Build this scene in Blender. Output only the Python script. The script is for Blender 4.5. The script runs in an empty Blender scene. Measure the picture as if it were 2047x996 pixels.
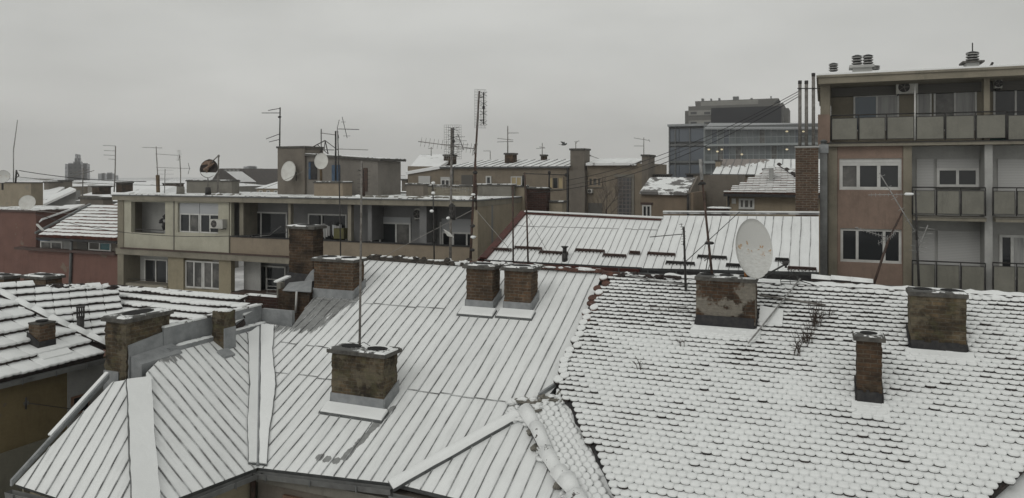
import bpy, math, random
from mathutils import Vector, Matrix, noise
random.seed(7)
SC = bpy.context.scene
COL = SC.collection
# ---------------------------------------------------------------- camera, sky, sun, exposure
F = 1478.0; H = 348.0; CX = 1023.5
cam_d = bpy.data.cameras.new("camera"); cam = bpy.data.objects.new("camera", cam_d); COL.objects.link(cam)
cam_d.sensor_width = 36; cam_d.lens = 36 * F / 2047; cam_d.shift_y = -(498 - H) / 2047
cam_d.clip_start = 0.1; cam_d.clip_end = 6000
cam.location = (0, 0, 0); cam.rotation_euler = (math.radians(90), 0, 0)
SC.camera = cam
w = bpy.data.worlds.new("World"); SC.world = w; w.use_nodes = True
nt = w.node_tree; N = nt.nodes; L = nt.links; N.clear()
def nd(N, t, **kw):
    n = N.new(t)
    for k, v in kw.items(): setattr(n, k, v)
    return n
SUN_EL, SUN_AZ = math.radians(38), math.radians(215)
sky = nd(N, 'ShaderNodeTexSky', sky_type='NISHITA', sun_disc=False, sun_elevation=SUN_EL, sun_rotation=SUN_AZ, dust_density=6)
hs = nd(N, 'ShaderNodeHueSaturation'); hs.inputs['Saturation'].default_value = 0.1; hs.inputs['Value'].default_value = 1.0
tc = nd(N, 'ShaderNodeTexCoord'); mp = nd(N, 'ShaderNodeMapping'); mp.inputs['Scale'].default_value = (1, 1, 3.2)
ns = nd(N, 'ShaderNodeTexNoise'); ns.inputs['Scale'].default_value = 2.2; ns.inputs['Detail'].default_value = 5; ns.inputs['Roughness'].default_value = .5
cr = nd(N, 'ShaderNodeValToRGB')
cr.color_ramp.elements[0].position = .3; cr.color_ramp.elements[0].color = (5.2, 5.22, 5.03, 1)
cr.color_ramp.elements[1].position = .7; cr.color_ramp.elements[1].color = (6.95, 6.97, 6.74, 1)
sx = nd(N, 'ShaderNodeSeparateXYZ')
gr = nd(N, 'ShaderNodeValToRGB'); e = gr.color_ramp.elements
e[0].position = 0.0; e[0].color = (1.3, 1.29, 1.27, 1); e[1].position = .16; e[1].color = (1.0, 1.005, 1.0, 1)
ml = nd(N, 'ShaderNodeMix', data_type='RGBA', blend_type='MULTIPLY'); ml.inputs[0].default_value = 1
mx = nd(N, 'ShaderNodeMix', data_type='RGBA'); mx.inputs[0].default_value = .93
bg = nd(N, 'ShaderNodeBackground'); bg.inputs['Strength'].default_value = .1
wo = nd(N, 'ShaderNodeOutputWorld')
L.new(tc.outputs['Generated'], mp.inputs['Vector']); L.new(mp.outputs[0], ns.inputs['Vector']); L.new(ns.outputs['Fac'], cr.inputs[0])
L.new(tc.outputs['Generated'], sx.inputs[0]); L.new(sx.outputs['Z'], gr.inputs[0])
L.new(cr.outputs[0], ml.inputs[6]); L.new(gr.outputs[0], ml.inputs[7])
L.new(sky.outputs[0], hs.inputs['Color']); L.new(hs.outputs[0], mx.inputs[6]); L.new(ml.outputs[2], mx.inputs[7])
L.new(mx.outputs[2], bg.inputs['Color']); L.new(bg.outputs[0], wo.inputs[0])
sd = bpy.data.lights.new("sun", 'SUN'); sd.energy = .5; sd.angle = math.radians(25); sd.color = (1, .98, .94)
so = bpy.data.objects.new("sun", sd); COL.objects.link(so)
so.rotation_euler = (math.radians(90) - SUN_EL, 0, math.radians(180) - SUN_AZ)   # same direction as the sky's sun
SC.view_settings.view_transform = 'Standard'; SC.view_settings.look = 'None'
SC.view_settings.exposure = 0; SC.view_settings.gamma = 1; SC.view_settings.use_curve_mapping = False
# ---------------------------------------------------------------- frame of the street grid
U = Vector((.922, -.387, 0)).normalized(); V = Vector((-U.y, U.x, 0)); Z = Vector((0, 0, 1))
TH = math.atan2(U.y, U.x)
GZ = -16.0
def ray(px, py): return Vector(((px - CX) / F, 1, -(py - H) / F))
def at(px, py, Y): return ray(px, py) * Y
def onT(px, py, T):
    r = ray(px, py); return r * (T / r.dot(V))
def sT(px, T): return onT(px, 400, T).dot(U)
def W(s, t, z): return U * s + V * t + Z * z
def ST(p): return p.dot(U), p.dot(V), p.z
class Plane:
    def __init__(self, p, n):
        self.p = p; self.n = n.normalized()
        if self.n.z < 0: self.n = -self.n
        self.a = Z.cross(self.n)                      # contour direction
        self.a = self.a.normalized(); self.b = self.n.cross(self.a)   # up the slope
        if self.b.z < 0: self.b = -self.b
        if self.a.x < 0: self.a = -self.a
    def hit(self, px, py):
        r = ray(px, py); return r * (self.p.dot(self.n) / r.dot(self.n))
    def z(self, x, y): return self.p.z - (self.n.x * (x - self.p.x) + self.n.y * (y - self.p.y)) / self.n.z
    def zst(self, s, t): q = W(s, t, 0); return self.z(q.x, q.y)
    def uv(self, q): d = q - self.p; return d.dot(self.a), d.dot(self.b)
    def pt(self, a, b, h=0): return self.p + self.a * a + self.b * b + self.n * h
    def off(self, h): return Plane(self.p + self.n * h, self.n)
def plane3(p, q, d): return Plane(p, (q - p).cross(d))
# ---------------------------------------------------------------- mesh builder
WM = {}
class MB:
    def __init__(self): self.v = []; self.f = []; self.m = []; self.uv = []; self.sm = []
    def face(self, pts, mat=0, uv=None, smooth=False):
        n = len(self.v); self.v += [Vector(p) for p in pts]; self.f.append(tuple(range(n, n + len(pts))))
        self.m.append(mat); self.sm.append(smooth)
        if uv is None:
            a = self.v[n]; nn = Vector((0, 0, 0))
            for i in range(len(pts)): nn += (self.v[n + i] - a).cross(self.v[n + (i + 1) % len(pts)] - a)
            if nn.length > 1e-12: nn.normalize()
            if abs(nn.z) > .75: uv = [(p.dot(U), p.dot(V)) for p in self.v[n:]]
            elif abs(nn.dot(V)) > abs(nn.dot(U)): uv = [(p.dot(U), p.z) for p in self.v[n:]]
            else: uv = [(p.dot(V), p.z) for p in self.v[n:]]
        self.uv += list(uv)
        return self
    def hexa(self, b, t, mat=0, mtop=None):           # b, t: four bottom and four top points in order
        self.face(list(reversed(b)), mat); self.face(t, mat if mtop is None else mtop)
        for i in range(4):
            j = (i + 1) % 4; self.face([b[i], b[j], t[j], t[i]], mat)
        return self
    def box(self, s0, s1, t0, t1, z0, z1, mat=0, mtop=None):
        if s0 > s1: s0, s1 = s1, s0
        if t0 > t1: t0, t1 = t1, t0
        if z0 > z1: z0, z1 = z1, z0
        c = [(s0, t0), (s1, t0), (s1, t1), (s0, t1)]
        return self.hexa([W(a, b, z0) for a, b in c], [W(a, b, z1) for a, b in c], mat, mtop)
    def prism(self, pts, off, mat=0, mside=None):     # pts = top outline, off = vector to the other side
        k = len(pts); ms = mat if mside is None else mside
        self.face(pts, mat); self.face([p + off for p in reversed(pts)], ms)
        for i in range(k):
            j = (i + 1) % k; self.face([pts[i], pts[i] + off, pts[j] + off, pts[j]], ms)
        return self
    def tube(self, p0, p1, r, r1=None, n=8, mat=0, cap=True):
        p0 = Vector(p0); p1 = Vector(p1); d = p1 - p0
        if d.length < 1e-6: return self
        d.normalize(); r1 = r if r1 is None else r1
        a = d.cross(Z) if abs(d.z) < .95 else d.cross(Vector((1, 0, 0))); a.normalize(); b = d.cross(a)
        c0 = [p0 + (a * math.cos(x) + b * math.sin(x)) * r for x in [2 * math.pi * i / n for i in range(n)]]
        c1 = [p1 + (a * math.cos(x) + b * math.sin(x)) * r1 for x in [2 * math.pi * i / n for i in range(n)]]
        for i in range(n):
            j = (i + 1) % n; self.face([c0[i], c0[j], c1[j], c1[i]], mat, smooth=n > 5)
        if cap: self.face(list(reversed(c0)), mat); self.face(c1, mat)
        return self
    def path(self, pts, r, n=6, mat=0):
        for a, b in zip(pts, pts[1:]): self.tube(a, b, r, n=n, mat=mat)
        return self
    def bar(self, p0, p1, wdt, hgt, up=Z, mat=0):     # box along p0-p1; top is raised by hgt along up
        d = (p1 - p0).normalized(); x = d.cross(up).normalized() * (wdt / 2)
        b = [p0 - x, p0 + x, p1 + x, p1 - x]
        return self.hexa(b, [q + up * hgt for q in b], mat)
    def lump(self, c, rx, ry, rz, seed=0, mat=0, n=8, m=5, jit=.25):
        g = []
        for i in range(m + 1):
            ph = math.pi * i / m - math.pi / 2; row = []
            for j in range(n):
                a = 2 * math.pi * j / n
                q = Vector((math.cos(ph) * math.cos(a), math.cos(ph) * math.sin(a), math.sin(ph)))
                k = 1 + jit * noise.noise(q * 1.7 + Vector((seed * 3.1, 0, 0)))
                row.append(Vector(c) + U * (q.x * rx * k) + V * (q.y * ry * k) + Z * (q.z * rz * k))
            g.append(row)
        for i in range(m):
            for j in range(n):
                k = (j + 1) % n; self.face([g[i][j], g[i][k], g[i + 1][k], g[i + 1][j]], mat, smooth=True)
        return self
    def build(self, name, mats, parent=None):
        if not isinstance(mats, (list, tuple)): mats = [mats]
        me = bpy.data.meshes.new(name)
        inv = WM[parent.name].inverted() if parent is not None else None
        o = bpy.data.objects.new(name, me)
        if inv is not None:
            vs = [inv @ p for p in self.v]; o.parent = parent; WM[o.name] = WM[parent.name]
        else:
            c = sum(self.v, Vector((0, 0, 0))) / max(1, len(self.v)); c.z = min(p.z for p in self.v)
            vs = [p - c for p in self.v]; o.location = c; WM[o.name] = Matrix.Translation(c)
        me.from_pydata(vs, [], self.f)
        for m in mats: me.materials.append(m)
        me.polygons.foreach_set('material_index', self.m)
        me.polygons.foreach_set('use_smooth', self.sm)
        ul = me.uv_layers.new(name='UVMap'); ul.data.foreach_set('uv', [c for q in self.uv for c in q])
        if any(self.sm):
            import bmesh
            b = bmesh.new(); b.from_mesh(me); bmesh.ops.remove_doubles(b, verts=b.verts, dist=1e-5); b.to_mesh(me); b.free()
        me.update(); COL.objects.link(o)
        return o
def tag(o, label, cat, group=None, kind=None):
    if label: o['label'] = label
    if cat: o['category'] = cat
    if group: o['group'] = group
    if kind: o['kind'] = kind
    return o
def thing(name, label, cat, loc, group=None, rz=TH):
    o = bpy.data.objects.new(name, None); COL.objects.link(o); o.empty_display_size = .3
    o.location = loc; o.rotation_euler = (0, 0, rz)
    WM[o.name] = Matrix.Translation(Vector(loc)) @ Matrix.Rotation(rz, 4, 'Z')
    return tag(o, label, cat, group)
# ---------------------------------------------------------------- materials
def mat(name, col, rough=.8, metal=0, spec=.3):
    m = bpy.data.materials.new(name); m.use_nodes = True
    b = m.node_tree.nodes['Principled BSDF']
    b.inputs['Base Color'].default_value = (*col, 1); b.inputs['Roughness'].default_value = rough
    b.inputs['Metallic'].default_value = metal; b.inputs['Specular IOR Level'].default_value = spec
    return m
class G:
    """small node-graph helper"""
    def __init__(s, m): s.N = m.node_tree.nodes; s.L = m.node_tree.links; s.b = s.N['Principled BSDF']
    def n(s, t, **kw): return nd(s.N, t, **kw)
    def put(s, sock, v):
        if isinstance(v, bpy.types.NodeSocket): s.L.new(v, sock)
        else: sock.default_value = v if not (isinstance(v, tuple) and len(v) == 3 and sock.type == 'RGBA') else (*v, 1)
    def uv(s, sx=1, sy=1, kind='UV'):
        t = s.n('ShaderNodeTexCoord'); m = s.n('ShaderNodeMapping'); m.inputs['Scale'].default_value = (sx, sy, 1)
        s.L.new(t.outputs[kind], m.inputs[0]); return m.outputs[0]
    def noise(s, vec, scale, detail=3, rough=.55):
        t = s.n('ShaderNodeTexNoise'); s.L.new(vec, t.inputs['Vector'])
        t.inputs['Scale'].default_value = scale; t.inputs['Detail'].default_value = detail; t.inputs['Roughness'].default_value = rough
        return t.outputs['Fac']
    def ramp(s, f, a, b, ca=(0, 0, 0), cb=(1, 1, 1)):
        r = s.n('ShaderNodeValToRGB'); e = r.color_ramp.elements
        e[0].position = a; e[0].color = (*ca, 1); e[1].position = b; e[1].color = (*cb, 1); s.L.new(f, r.inputs[0]); return r.outputs[0]
    def mix(s, f, a, b, mode='MIX'):
        m = s.n('ShaderNodeMix', data_type='RGBA', blend_type=mode)
        s.put(m.inputs[0], f); s.put(m.inputs[6], a); s.put(m.inputs[7], b); return m.outputs[2]
    def math(s, op, a, b=0, c=0):
        m = s.n('ShaderNodeMath', operation=op); s.put(m.inputs[0], a); s.put(m.inputs[1], b); s.put(m.inputs[2], c); return m.outputs[0]
    def bump(s, h, strength=.3, dist=.02):
        b = s.n('ShaderNodeBump'); b.inputs['Strength'].default_value = strength; b.inputs['Distance'].default_value = dist
        s.L.new(h, b.inputs['Height']); s.L.new(b.outputs[0], s.b.inputs['Normal'])
def plaster(name, col, dirt=.45, col2=None, patch=None, rough=.92):
    m = mat(name, col, rough); g = G(m); v = g.uv(); col2 = col2 or tuple(c * .62 for c in col)
    n1 = g.noise(v, .9, 5, .65); c = g.mix(g.ramp(n1, .42, .68), col, tuple(a * .5 + b * .5 for a, b in zip(col, col2)))
    st = g.noise(g.uv(2.6, .35), 1.1, 6, .8); bl = g.noise(g.uv(.9, .7), .8, 4, .7)
    c = g.mix(g.math('MULTIPLY', g.math('MULTIPLY', g.ramp(st, .5, .78), g.ramp(bl, .4, .62)), min(1, dirt * 1.3)), c, tuple(x * .42 for x in col2))
    c = g.mix(g.math('MULTIPLY', g.ramp(g.noise(v, .55, 6, .75), .5, .72), dirt * .7), c, tuple(x * .5 for x in col2))
    if patch:
        pn = g.noise(v, .75, 4, .6); c = g.mix(g.ramp(pn, .63, .65), c, patch)
    f = g.noise(v, 14, 4, .7); c = g.mix(g.math('MULTIPLY', g.ramp(f, .35, .75), .28), c, tuple(x * .55 for x in col))
    g.put(g.b.inputs['Base Color'], c); g.bump(f, .35, .01); return m
def brick(name, c1, c2, mortar, soot=.5, pl=0, plcol=(.26, .24, .2), bw=.27, rh=.092, th=.48, moss=0):
    m = mat(name, c1, .95, spec=.15); g = G(m); v = g.uv()
    wob = g.n('ShaderNodeVectorMath', operation='ADD'); nz = g.n('ShaderNodeTexNoise'); nz.inputs['Scale'].default_value = 5; g.L.new(v, nz.inputs['Vector'])
    sc = g.n('ShaderNodeVectorMath', operation='SCALE'); g.L.new(nz.outputs['Color'], sc.inputs[0]); sc.inputs['Scale'].default_value = .03
    g.L.new(v, wob.inputs[0]); g.L.new(sc.outputs[0], wob.inputs[1])
    b = g.n('ShaderNodeTexBrick'); g.L.new(wob.outputs[0], b.inputs['Vector'])
    for k, x in (('Color1', c1), ('Color2', c2), ('Mortar', mortar)): b.inputs[k].default_value = (*x, 1)
    b.inputs['Scale'].default_value = 1; b.inputs['Brick Width'].default_value = bw; b.inputs['Row Height'].default_value = rh
    b.inputs['Mortar Size'].default_value = .013; b.inputs['Mortar Smooth'].default_value = .4; b.inputs['Bias'].default_value = 0
    c = b.outputs['Color']
    f = g.noise(v, 9, 4, .75); c = g.mix(g.math('MULTIPLY', g.ramp(f, .38, .7), .5), c, tuple(x * .3 for x in c2))
    so_ = g.noise(v, 1.6, 5, .7); c = g.mix(g.math('MULTIPLY', g.ramp(so_, .37, .62), min(1, soot * 1.15)), c, (.022, .019, .016)); c = g.mix(.22, c, (.02, .018, .015))
    h = b.outputs['Fac']
    if pl > 0:
        pn = g.noise(v, 1.9, 5, .62); k = g.ramp(pn, th, th + .05); pc = g.mix(g.ramp(f, .3, .7), plcol, tuple(x * .6 for x in plcol))
        c = g.mix(g.math('MULTIPLY', k, pl), c, pc)
    if moss:
        mn = g.noise(v, 3.1, 4, .6); c = g.mix(g.math('MULTIPLY', g.ramp(mn, .5, .65), moss), c, (.1, .095, .05))
    g.put(g.b.inputs['Base Color'], c)
    hh = g.math('ADD', g.math('MULTIPLY', h, -1.0), g.math('MULTIPLY', f, .8)); g.bump(hh, .8, .02); return m
def snow(name='snow', col=(.80, .815, .81), bare=None, thr=.66, sc=1.6, bump=.35):
    m = mat(name, col, .75, spec=.25); g = G(m); v = g.uv(kind='Object')
    a = g.noise(v, .7, 4, .6); c = g.mix(g.ramp(a, .35, .7), col, tuple(x * .93 for x in col)); f = g.noise(v, 22, 4, .65)
    c = g.mix(g.math('MULTIPLY', g.ramp(f, .4, .75), .12), c, tuple(x * .8 for x in col))
    if bare:
        bn = g.noise(v, sc, 5, .65); c = g.mix(g.ramp(bn, thr, thr + .03), c, bare)
    g.put(g.b.inputs['Base Color'], c)
    mid = g.noise(v, 5, 3, .5); g.bump(g.math('ADD', g.math('MULTIPLY', f, .25), mid), bump, .04); return m
def seam_snow(name, bare=(.27, .275, .27), melt=.93, spots=(), thr=.7, col=(.79, .805, .80)):
    """snow on sheet metal; UV x counts the panels between seams, y is metres up the slope"""
    m = mat(name, col, .7, spec=.3); g = G(m); t = g.n('ShaderNodeTexCoord'); s = g.n('ShaderNodeSeparateXYZ'); g.L.new(t.outputs['UV'], s.inputs[0])
    fr = g.math('FRACT', s.outputs[0]); d = g.math('MULTIPLY', g.math('ABSOLUTE', g.math('SUBTRACT', fr, .5)), 2)
    vo = g.uv(kind='Object')
    nz = g.noise(g.uv(1.1, .55), 1.6, 5, .65); lev = g.math('ADD', g.math('MULTIPLY', nz, .26), d)          # > melt+.13: bare
    k = g.ramp(lev, min(melt + .13, .97), min(melt + .16, 1.0)) if False else None
    mm = g.n('ShaderNodeMapRange'); g.L.new(lev, mm.inputs[0]); mm.inputs[1].default_value = melt + .15; mm.inputs[2].default_value = melt + .2
    k = mm.outputs[0]
    big = g.noise(vo, .9, 6, .68); kk = g.math('MAXIMUM', k, g.ramp(big, thr, thr + .02))
    geo = g.n('ShaderNodeNewGeometry')
    for (c0, r0) in spots:
        dv = g.n('ShaderNodeVectorMath', operation='DISTANCE'); g.L.new(geo.outputs['Position'], dv.inputs[0]); dv.inputs[1].default_value = tuple(c0)
        w2 = g.noise(g.uv(1.0, .35), 2.2, 5, .7)
        q = g.math('ADD', g.math('DIVIDE', dv.outputs['Value'], r0), g.math('MULTIPLY', g.math('SUBTRACT', w2, .5), 2.6))
        m2 = g.n('ShaderNodeMapRange'); g.L.new(q, m2.inputs[0]); m2.inputs[1].default_value = 1.0; m2.inputs[2].default_value = .9
        kk = g.math('MAXIMUM', kk, m2.outputs[0])
    a = g.noise(vo, .8, 4, .6); f = g.noise(vo, 24, 4, .65)
    c = g.mix(g.ramp(a, .35, .7), col, tuple(x * .92 for x in col)); c = g.mix(g.math('MULTIPLY', g.ramp(f, .4, .75), .12), c, tuple(x * .8 for x in col))
    thin = g.noise(g.uv(.9, .45), 1.5, 6, .75); c = g.mix(g.math('MULTIPLY', g.ramp(thin, .48, .72), .38), c, (.47, .48, .475))
    bc = g.mix(g.ramp(g.noise(vo, 6, 4), .35, .7), bare, tuple(x * .7 for x in bare))
    g.put(g.b.inputs['Base Color'], g.mix(kk, c, bc))
    hgt = g.math('ADD', g.math('MULTIPLY', g.math('SUBTRACT', 1, kk), .8), g.math('ADD', g.math('MULTIPLY', f, .12), g.math('MULTIPLY', g.math('POWER', d, 8), -.25)))
    g.bump(hgt, .6, .03); return m
def noisy(name, col, col2, sc=3, rough=.8, lo=.4, hi=.65, metal=0, spec=.3, bump=.2):
    m = mat(name, col, rough, metal, spec); g = G(m); v = g.uv(kind='Object'); f = g.noise(v, sc, 5, .65)
    g.put(g.b.inputs['Base Color'], g.mix(g.ramp(f, lo, hi), col, col2)); g.bump(f, bump, .01); return m
def streaked(name, col, col2, rough=.6):
    m = mat(name, col, rough, 0, .4); g = G(m); f = g.noise(g.uv(6, .4), 1.2, 4, .6)
    g.put(g.b.inputs['Base Color'], g.mix(g.ramp(f, .4, .7), col, col2)); return m
def shutter_mat(name, col):
    m = mat(name, col, .6); g = G(m); t = g.n('ShaderNodeTexCoord'); s = g.n('ShaderNodeSeparateXYZ'); g.L.new(t.outputs['UV'], s.inputs[0])
    fr = g.math('FRACT', g.math('MULTIPLY', s.outputs[1], 18)); k = g.ramp(fr, .0, .22, (.55, .55, .55), (1, 1, 1))
    g.put(g.b.inputs['Base Color'], g.mix(1.0, k, col, 'MULTIPLY')); g.bump(fr, .4, .01); return m
M = {}
M['snow'] = snow(); M['snow_ridge'] = snow('snow_ridge', bare=(.07, .06, .055), thr=.61, sc=3.5, bump=.8)
M['snow_thin'] = snow('snow_thin', bare=(.1, .095, .085), thr=.56, sc=2.4)
M['snow_far'] = snow('snow_far', col=(.78, .79, .79), bare=(.24, .23, .22), thr=.62, sc=.35)
M['snow_cap'] = snow('snow_cap', bare=(.1, .1, .095), thr=.48, sc=1.3)
M['zinc'] = noisy('zinc', (.27, .28, .285), (.19, .2, .205), 3, .5, spec=.4)
M['zinc_dark'] = noisy('zinc_dark', (.13, .135, .135), (.08, .085, .085), 4, .5)
M['rib'] = noisy('rib', (.15, .15, .15), (.46, .47, .47), 2.5, .6, .42, .62)
M['rib_red'] = noisy('rib_red', (.3, .3, .3), (.5, .5, .5), 2, .6)
M['gutter'] = noisy('gutter', (.17, .175, .17), (.1, .1, .098), 1.5, .5, spec=.45)
M['tar'] = noisy('tar', (.022, .022, .024), (.045, .043, .042), 6, .7)
M['cement'] = plaster('cement', (.2, .19, .165), .6)
M['cap'] = noisy('cap', (.105, .1, .09), (.05, .048, .045), 7, .95)
M['dark'] = mat('dark', (.012, .012, .012), .95)
M['tile_dark'] = noisy('tile_dark', (.045, .034, .03), (.02, .018, .018), 7, .9)
M['tile_red'] = noisy('tile_red', (.17, .055, .035), (.07, .035, .028), 3, .85)
M['clay'] = noisy('clay', (.12, .058, .042), (.06, .04, .035), 6, .85)
M['brick'] = brick('brick', (.215, .13, .075), (.115, .075, .05), (.24, .205, .16), soot=.55, pl=.35, th=.56, plcol=(.17, .14, .1))
M['brick_old'] = brick('brick_old', (.2, .145, .085), (.1, .075, .05), (.2, .175, .13), soot=.8, pl=.5, th=.5, plcol=(.2, .175, .125), moss=.5)
M['brick_dark'] = brick('brick_dark', (.15, .09, .052), (.085, .055, .037), (.17, .135, .1), soot=.75, pl=.4, th=.55, plcol=(.13, .1, .07))
M['brick_plaster'] = brick('brick_plaster', (.15, .085, .05), (.1, .06, .038), (.17, .15, .12), soot=.7, pl=.95, th=.5, plcol=(.24, .22, .185))
M['brick_pillar'] = brick('brick_pillar', (.19, .12, .08), (.12, .082, .06), (.26, .235, .2), soot=.25, bw=.25, rh=.085)
M['brick_red'] = brick('brick_red', (.10, .045, .035), (.07, .035, .03), (.12, .1, .09), soot=.5)
M['cream'] = plaster('cream', (.43, .415, .335), .25)
M['olive'] = plaster('olive', (.225, .205, .158), .55)
M['beige'] = plaster('beige', (.27, .225, .17), .35)
M['ochre'] = plaster('ochre', (.29, .255, .18), .5)
M['slab'] = plaster('slab', (.25, .23, .185), .8)
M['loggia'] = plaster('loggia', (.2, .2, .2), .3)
M['side'] = plaster('side', (.3, .26, .195), .45, patch=(.22, .2, .165))
M['terracotta'] = plaster('terracotta', (.26, .19, .152), .6)
M['rfront'] = plaster('rfront', (.25, .225, .175), .5)
M['rwhite'] = plaster('rwhite', (.4, .4, .385), .35)
M['redwall'] = plaster('redwall', (.165, .09, .073), .5, patch=(.17, .135, .105))
M['qwall'] = plaster('qwall', (.185, .145, .075), .55, patch=(.15, .125, .09))
M['qgrey'] = plaster('qgrey', (.2, .19, .15), .5)
M['mwall'] = plaster('mwall', (.225, .19, .145), .55)
M['mwall2'] = plaster('mwall2', (.18, .16, .135), .6)
M['nwall'] = plaster('nwall', (.235, .185, .135), .4)
M['owall'] = plaster('owall', (.3, .25, .18), .5)
M['greywall'] = plaster('greywall', (.33, .33, .32), .3)
M['house'] = plaster('house', (.24, .225, .2), .4)
M['wood'] = noisy('wood', (.14, .1, .06), (.08, .06, .04), 5, .8)
M['white'] = noisy('white_frame', (.55, .55, .53), (.44, .44, .42), 2, .5)
M['frame_brown'] = noisy('frame_brown', (.2, .12, .08), (.12, .08, .06), 2, .6)
M['pane'] = mat('pane', (.022, .024, .026), .08, spec=.45)
M['pane_curtain'] = noisy('pane_curtain', (.05, .05, .048), (.15, .145, .135), 1.3, .15, spec=.4, bump=0)
M['pane_blue'] = mat('pane_blue', (.05, .075, .1), .12, spec=.6)
M['pane_teal'] = mat('pane_teal', (.02, .11, .12), .2, spec=.5)
M['curtain'] = streaked('curtain', (.36, .36, .35), (.2, .2, .2))
M['shutter'] = shutter_mat('shutter', (.46, .46, .45)); M['shutter_grey'] = shutter_mat('shutter_grey', (.38, .39, .4))
M['shutter_yellow'] = shutter_mat('shutter_yellow', (.42, .34, .2)); M['shutter_dark'] = shutter_mat('shutter_dark', (.1, .095, .085))
M['blue'] = noisy('blue', (.06, .1, .16), (.035, .06, .1), 3, .6)
M['frosted'] = plaster('frosted', (.2, .195, .165), .55, rough=.3)
M['green'] = noisy('green', (.02, .085, .07), (.05, .16, .14), 3, .6)
M['iron'] = noisy('iron', (.045, .042, .04), (.02, .02, .02), 6, .6)
M['rust'] = noisy('rust', (.085, .052, .04), (.045, .036, .032), 9, .8)
M['rust_orange'] = noisy('rust_orange', (.3, .12, .03), (.12, .06, .03), 9, .8)
M['steel'] = noisy('steel', (.2, .19, .175), (.1, .09, .08), 9, .6)
M['alu'] = noisy('alu', (.3, .3, .29), (.16, .155, .15), 9, .5)
M['dish'] = noisy('dish', (.58, .58, .55), (.5, .49, .46), 3, .5)
M['ac'] = noisy('ac', (.46, .455, .42), (.36, .355, .33), 2, .5)
M['wire'] = mat('wire', (.03, .03, .03), .7); M['wire_pale'] = mat('wire_pale', (.28, .27, .25), .6)
M['twig'] = mat('twig', (.055, .042, .035), .9); M['twig_pale'] = mat('twig_pale', (.13, .11, .095), .9)
M['brown_metal'] = noisy('brown_metal', (.075, .045, .038), (.05, .035, .03), 5, .6)
M['red_metal'] = noisy('red_metal', (.085, .026, .02), (.055, .022, .018), 3, .6)
M['concrete_far'] = mat('concrete_far', (.16, .16, .17), .9); M['concrete_far2'] = mat('concrete_far2', (.25, .26, .27), .9)
M['panel_light'] = plaster('panel_light', (.25, .245, .225), .2); M['panel_mid'] = plaster('panel_mid', (.125, .122, .112), .2)
M['black_glass'] = mat('black_glass', (.008, .009, .012), .8, spec=.1)
M['mullion'] = mat('mullion', (.26, .28, .28), .5); M['glass_grey'] = noisy('glass_grey', (.1, .115, .12), (.16, .175, .18), .4, .15, spec=.4, bump=0)
M['glass_slate'] = mat('glass_slate', (.085, .1, .12), .2, spec=.5)
m = mat('lamp_glow', (1, .85, .6), .5); m.node_tree.nodes['Principled BSDF'].inputs['Emission Color'].default_value = (1, .85, .55, 1)
m.node_tree.nodes['Principled BSDF'].inputs['Emission Strength'].default_value = .4; M['glow'] = m
m = mat('tower_face', (.2, .2, .2), .9); g = G(m); b = g.n('ShaderNodeTexBrick'); g.L.new(g.uv(), b.inputs['Vector']); b.offset = 0
for k, x in (('Color1', (.19, .2, .22)), ('Color2', (.15, .16, .175)), ('Mortar', (.31, .31, .32))): b.inputs[k].default_value = (*x, 1)
b.inputs['Scale'].default_value = 1; b.inputs['Brick Width'].default_value = 3.0; b.inputs['Row Height'].default_value = 2.9; b.inputs['Mortar Size'].default_value = .75
g.put(g.b.inputs['Base Color'], b.outputs['Color']); M['tower'] = m
# glass bricks
m = mat('glass_block', (.1, .1, .1), .4); g = G(m); b = g.n('ShaderNodeTexBrick'); g.L.new(g.uv(), b.inputs['Vector']); b.offset = 0
for k, x in (('Color1', (.05, .05, .055)), ('Color2', (.075, .075, .08)), ('Mortar', (.14, .13, .12))): b.inputs[k].default_value = (*x, 1)
b.inputs['Scale'].default_value = 1; b.inputs['Brick Width'].default_value = .32; b.inputs['Row Height'].default_value = .32; b.inputs['Mortar Size'].default_value = .04
g.put(g.b.inputs['Base Color'], b.outputs['Color']); M['glass_block'] = m
# big rusty dish: rust patches only in the lower half of the reflector (UV y 0..1)
m = mat('dish_rusty', (.5, .5, .47), .55); g = G(m); t = g.n('ShaderNodeTexCoord'); s = g.n('ShaderNodeSeparateXYZ'); g.L.new(t.outputs['UV'], s.inputs[0])
rn = g.noise(g.uv(), 5.5, 5, .75); wn = g.math('ABSOLUTE', g.math('SUBTRACT', s.outputs[1], .47)); thr_ = g.math('SUBTRACT', rn, g.math('MULTIPLY', wn, .55))
c = g.mix(g.ramp(thr_, .53, .56), (.47, .47, .45), (.33, .18, .06))
crest = g.noise(g.uv(5, 16), 1.6, 5, .75); low = g.ramp(s.outputs[1], .46, .6, (1, 1, 1), (0, 0, 0))
c = g.mix(g.math('MULTIPLY', low, g.ramp(crest, .4, .8)), c, (.66, .67, .65)); g.put(g.b.inputs['Base Color'], c); g.bump(crest, .5, .02); M['dish_rusty'] = m
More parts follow.
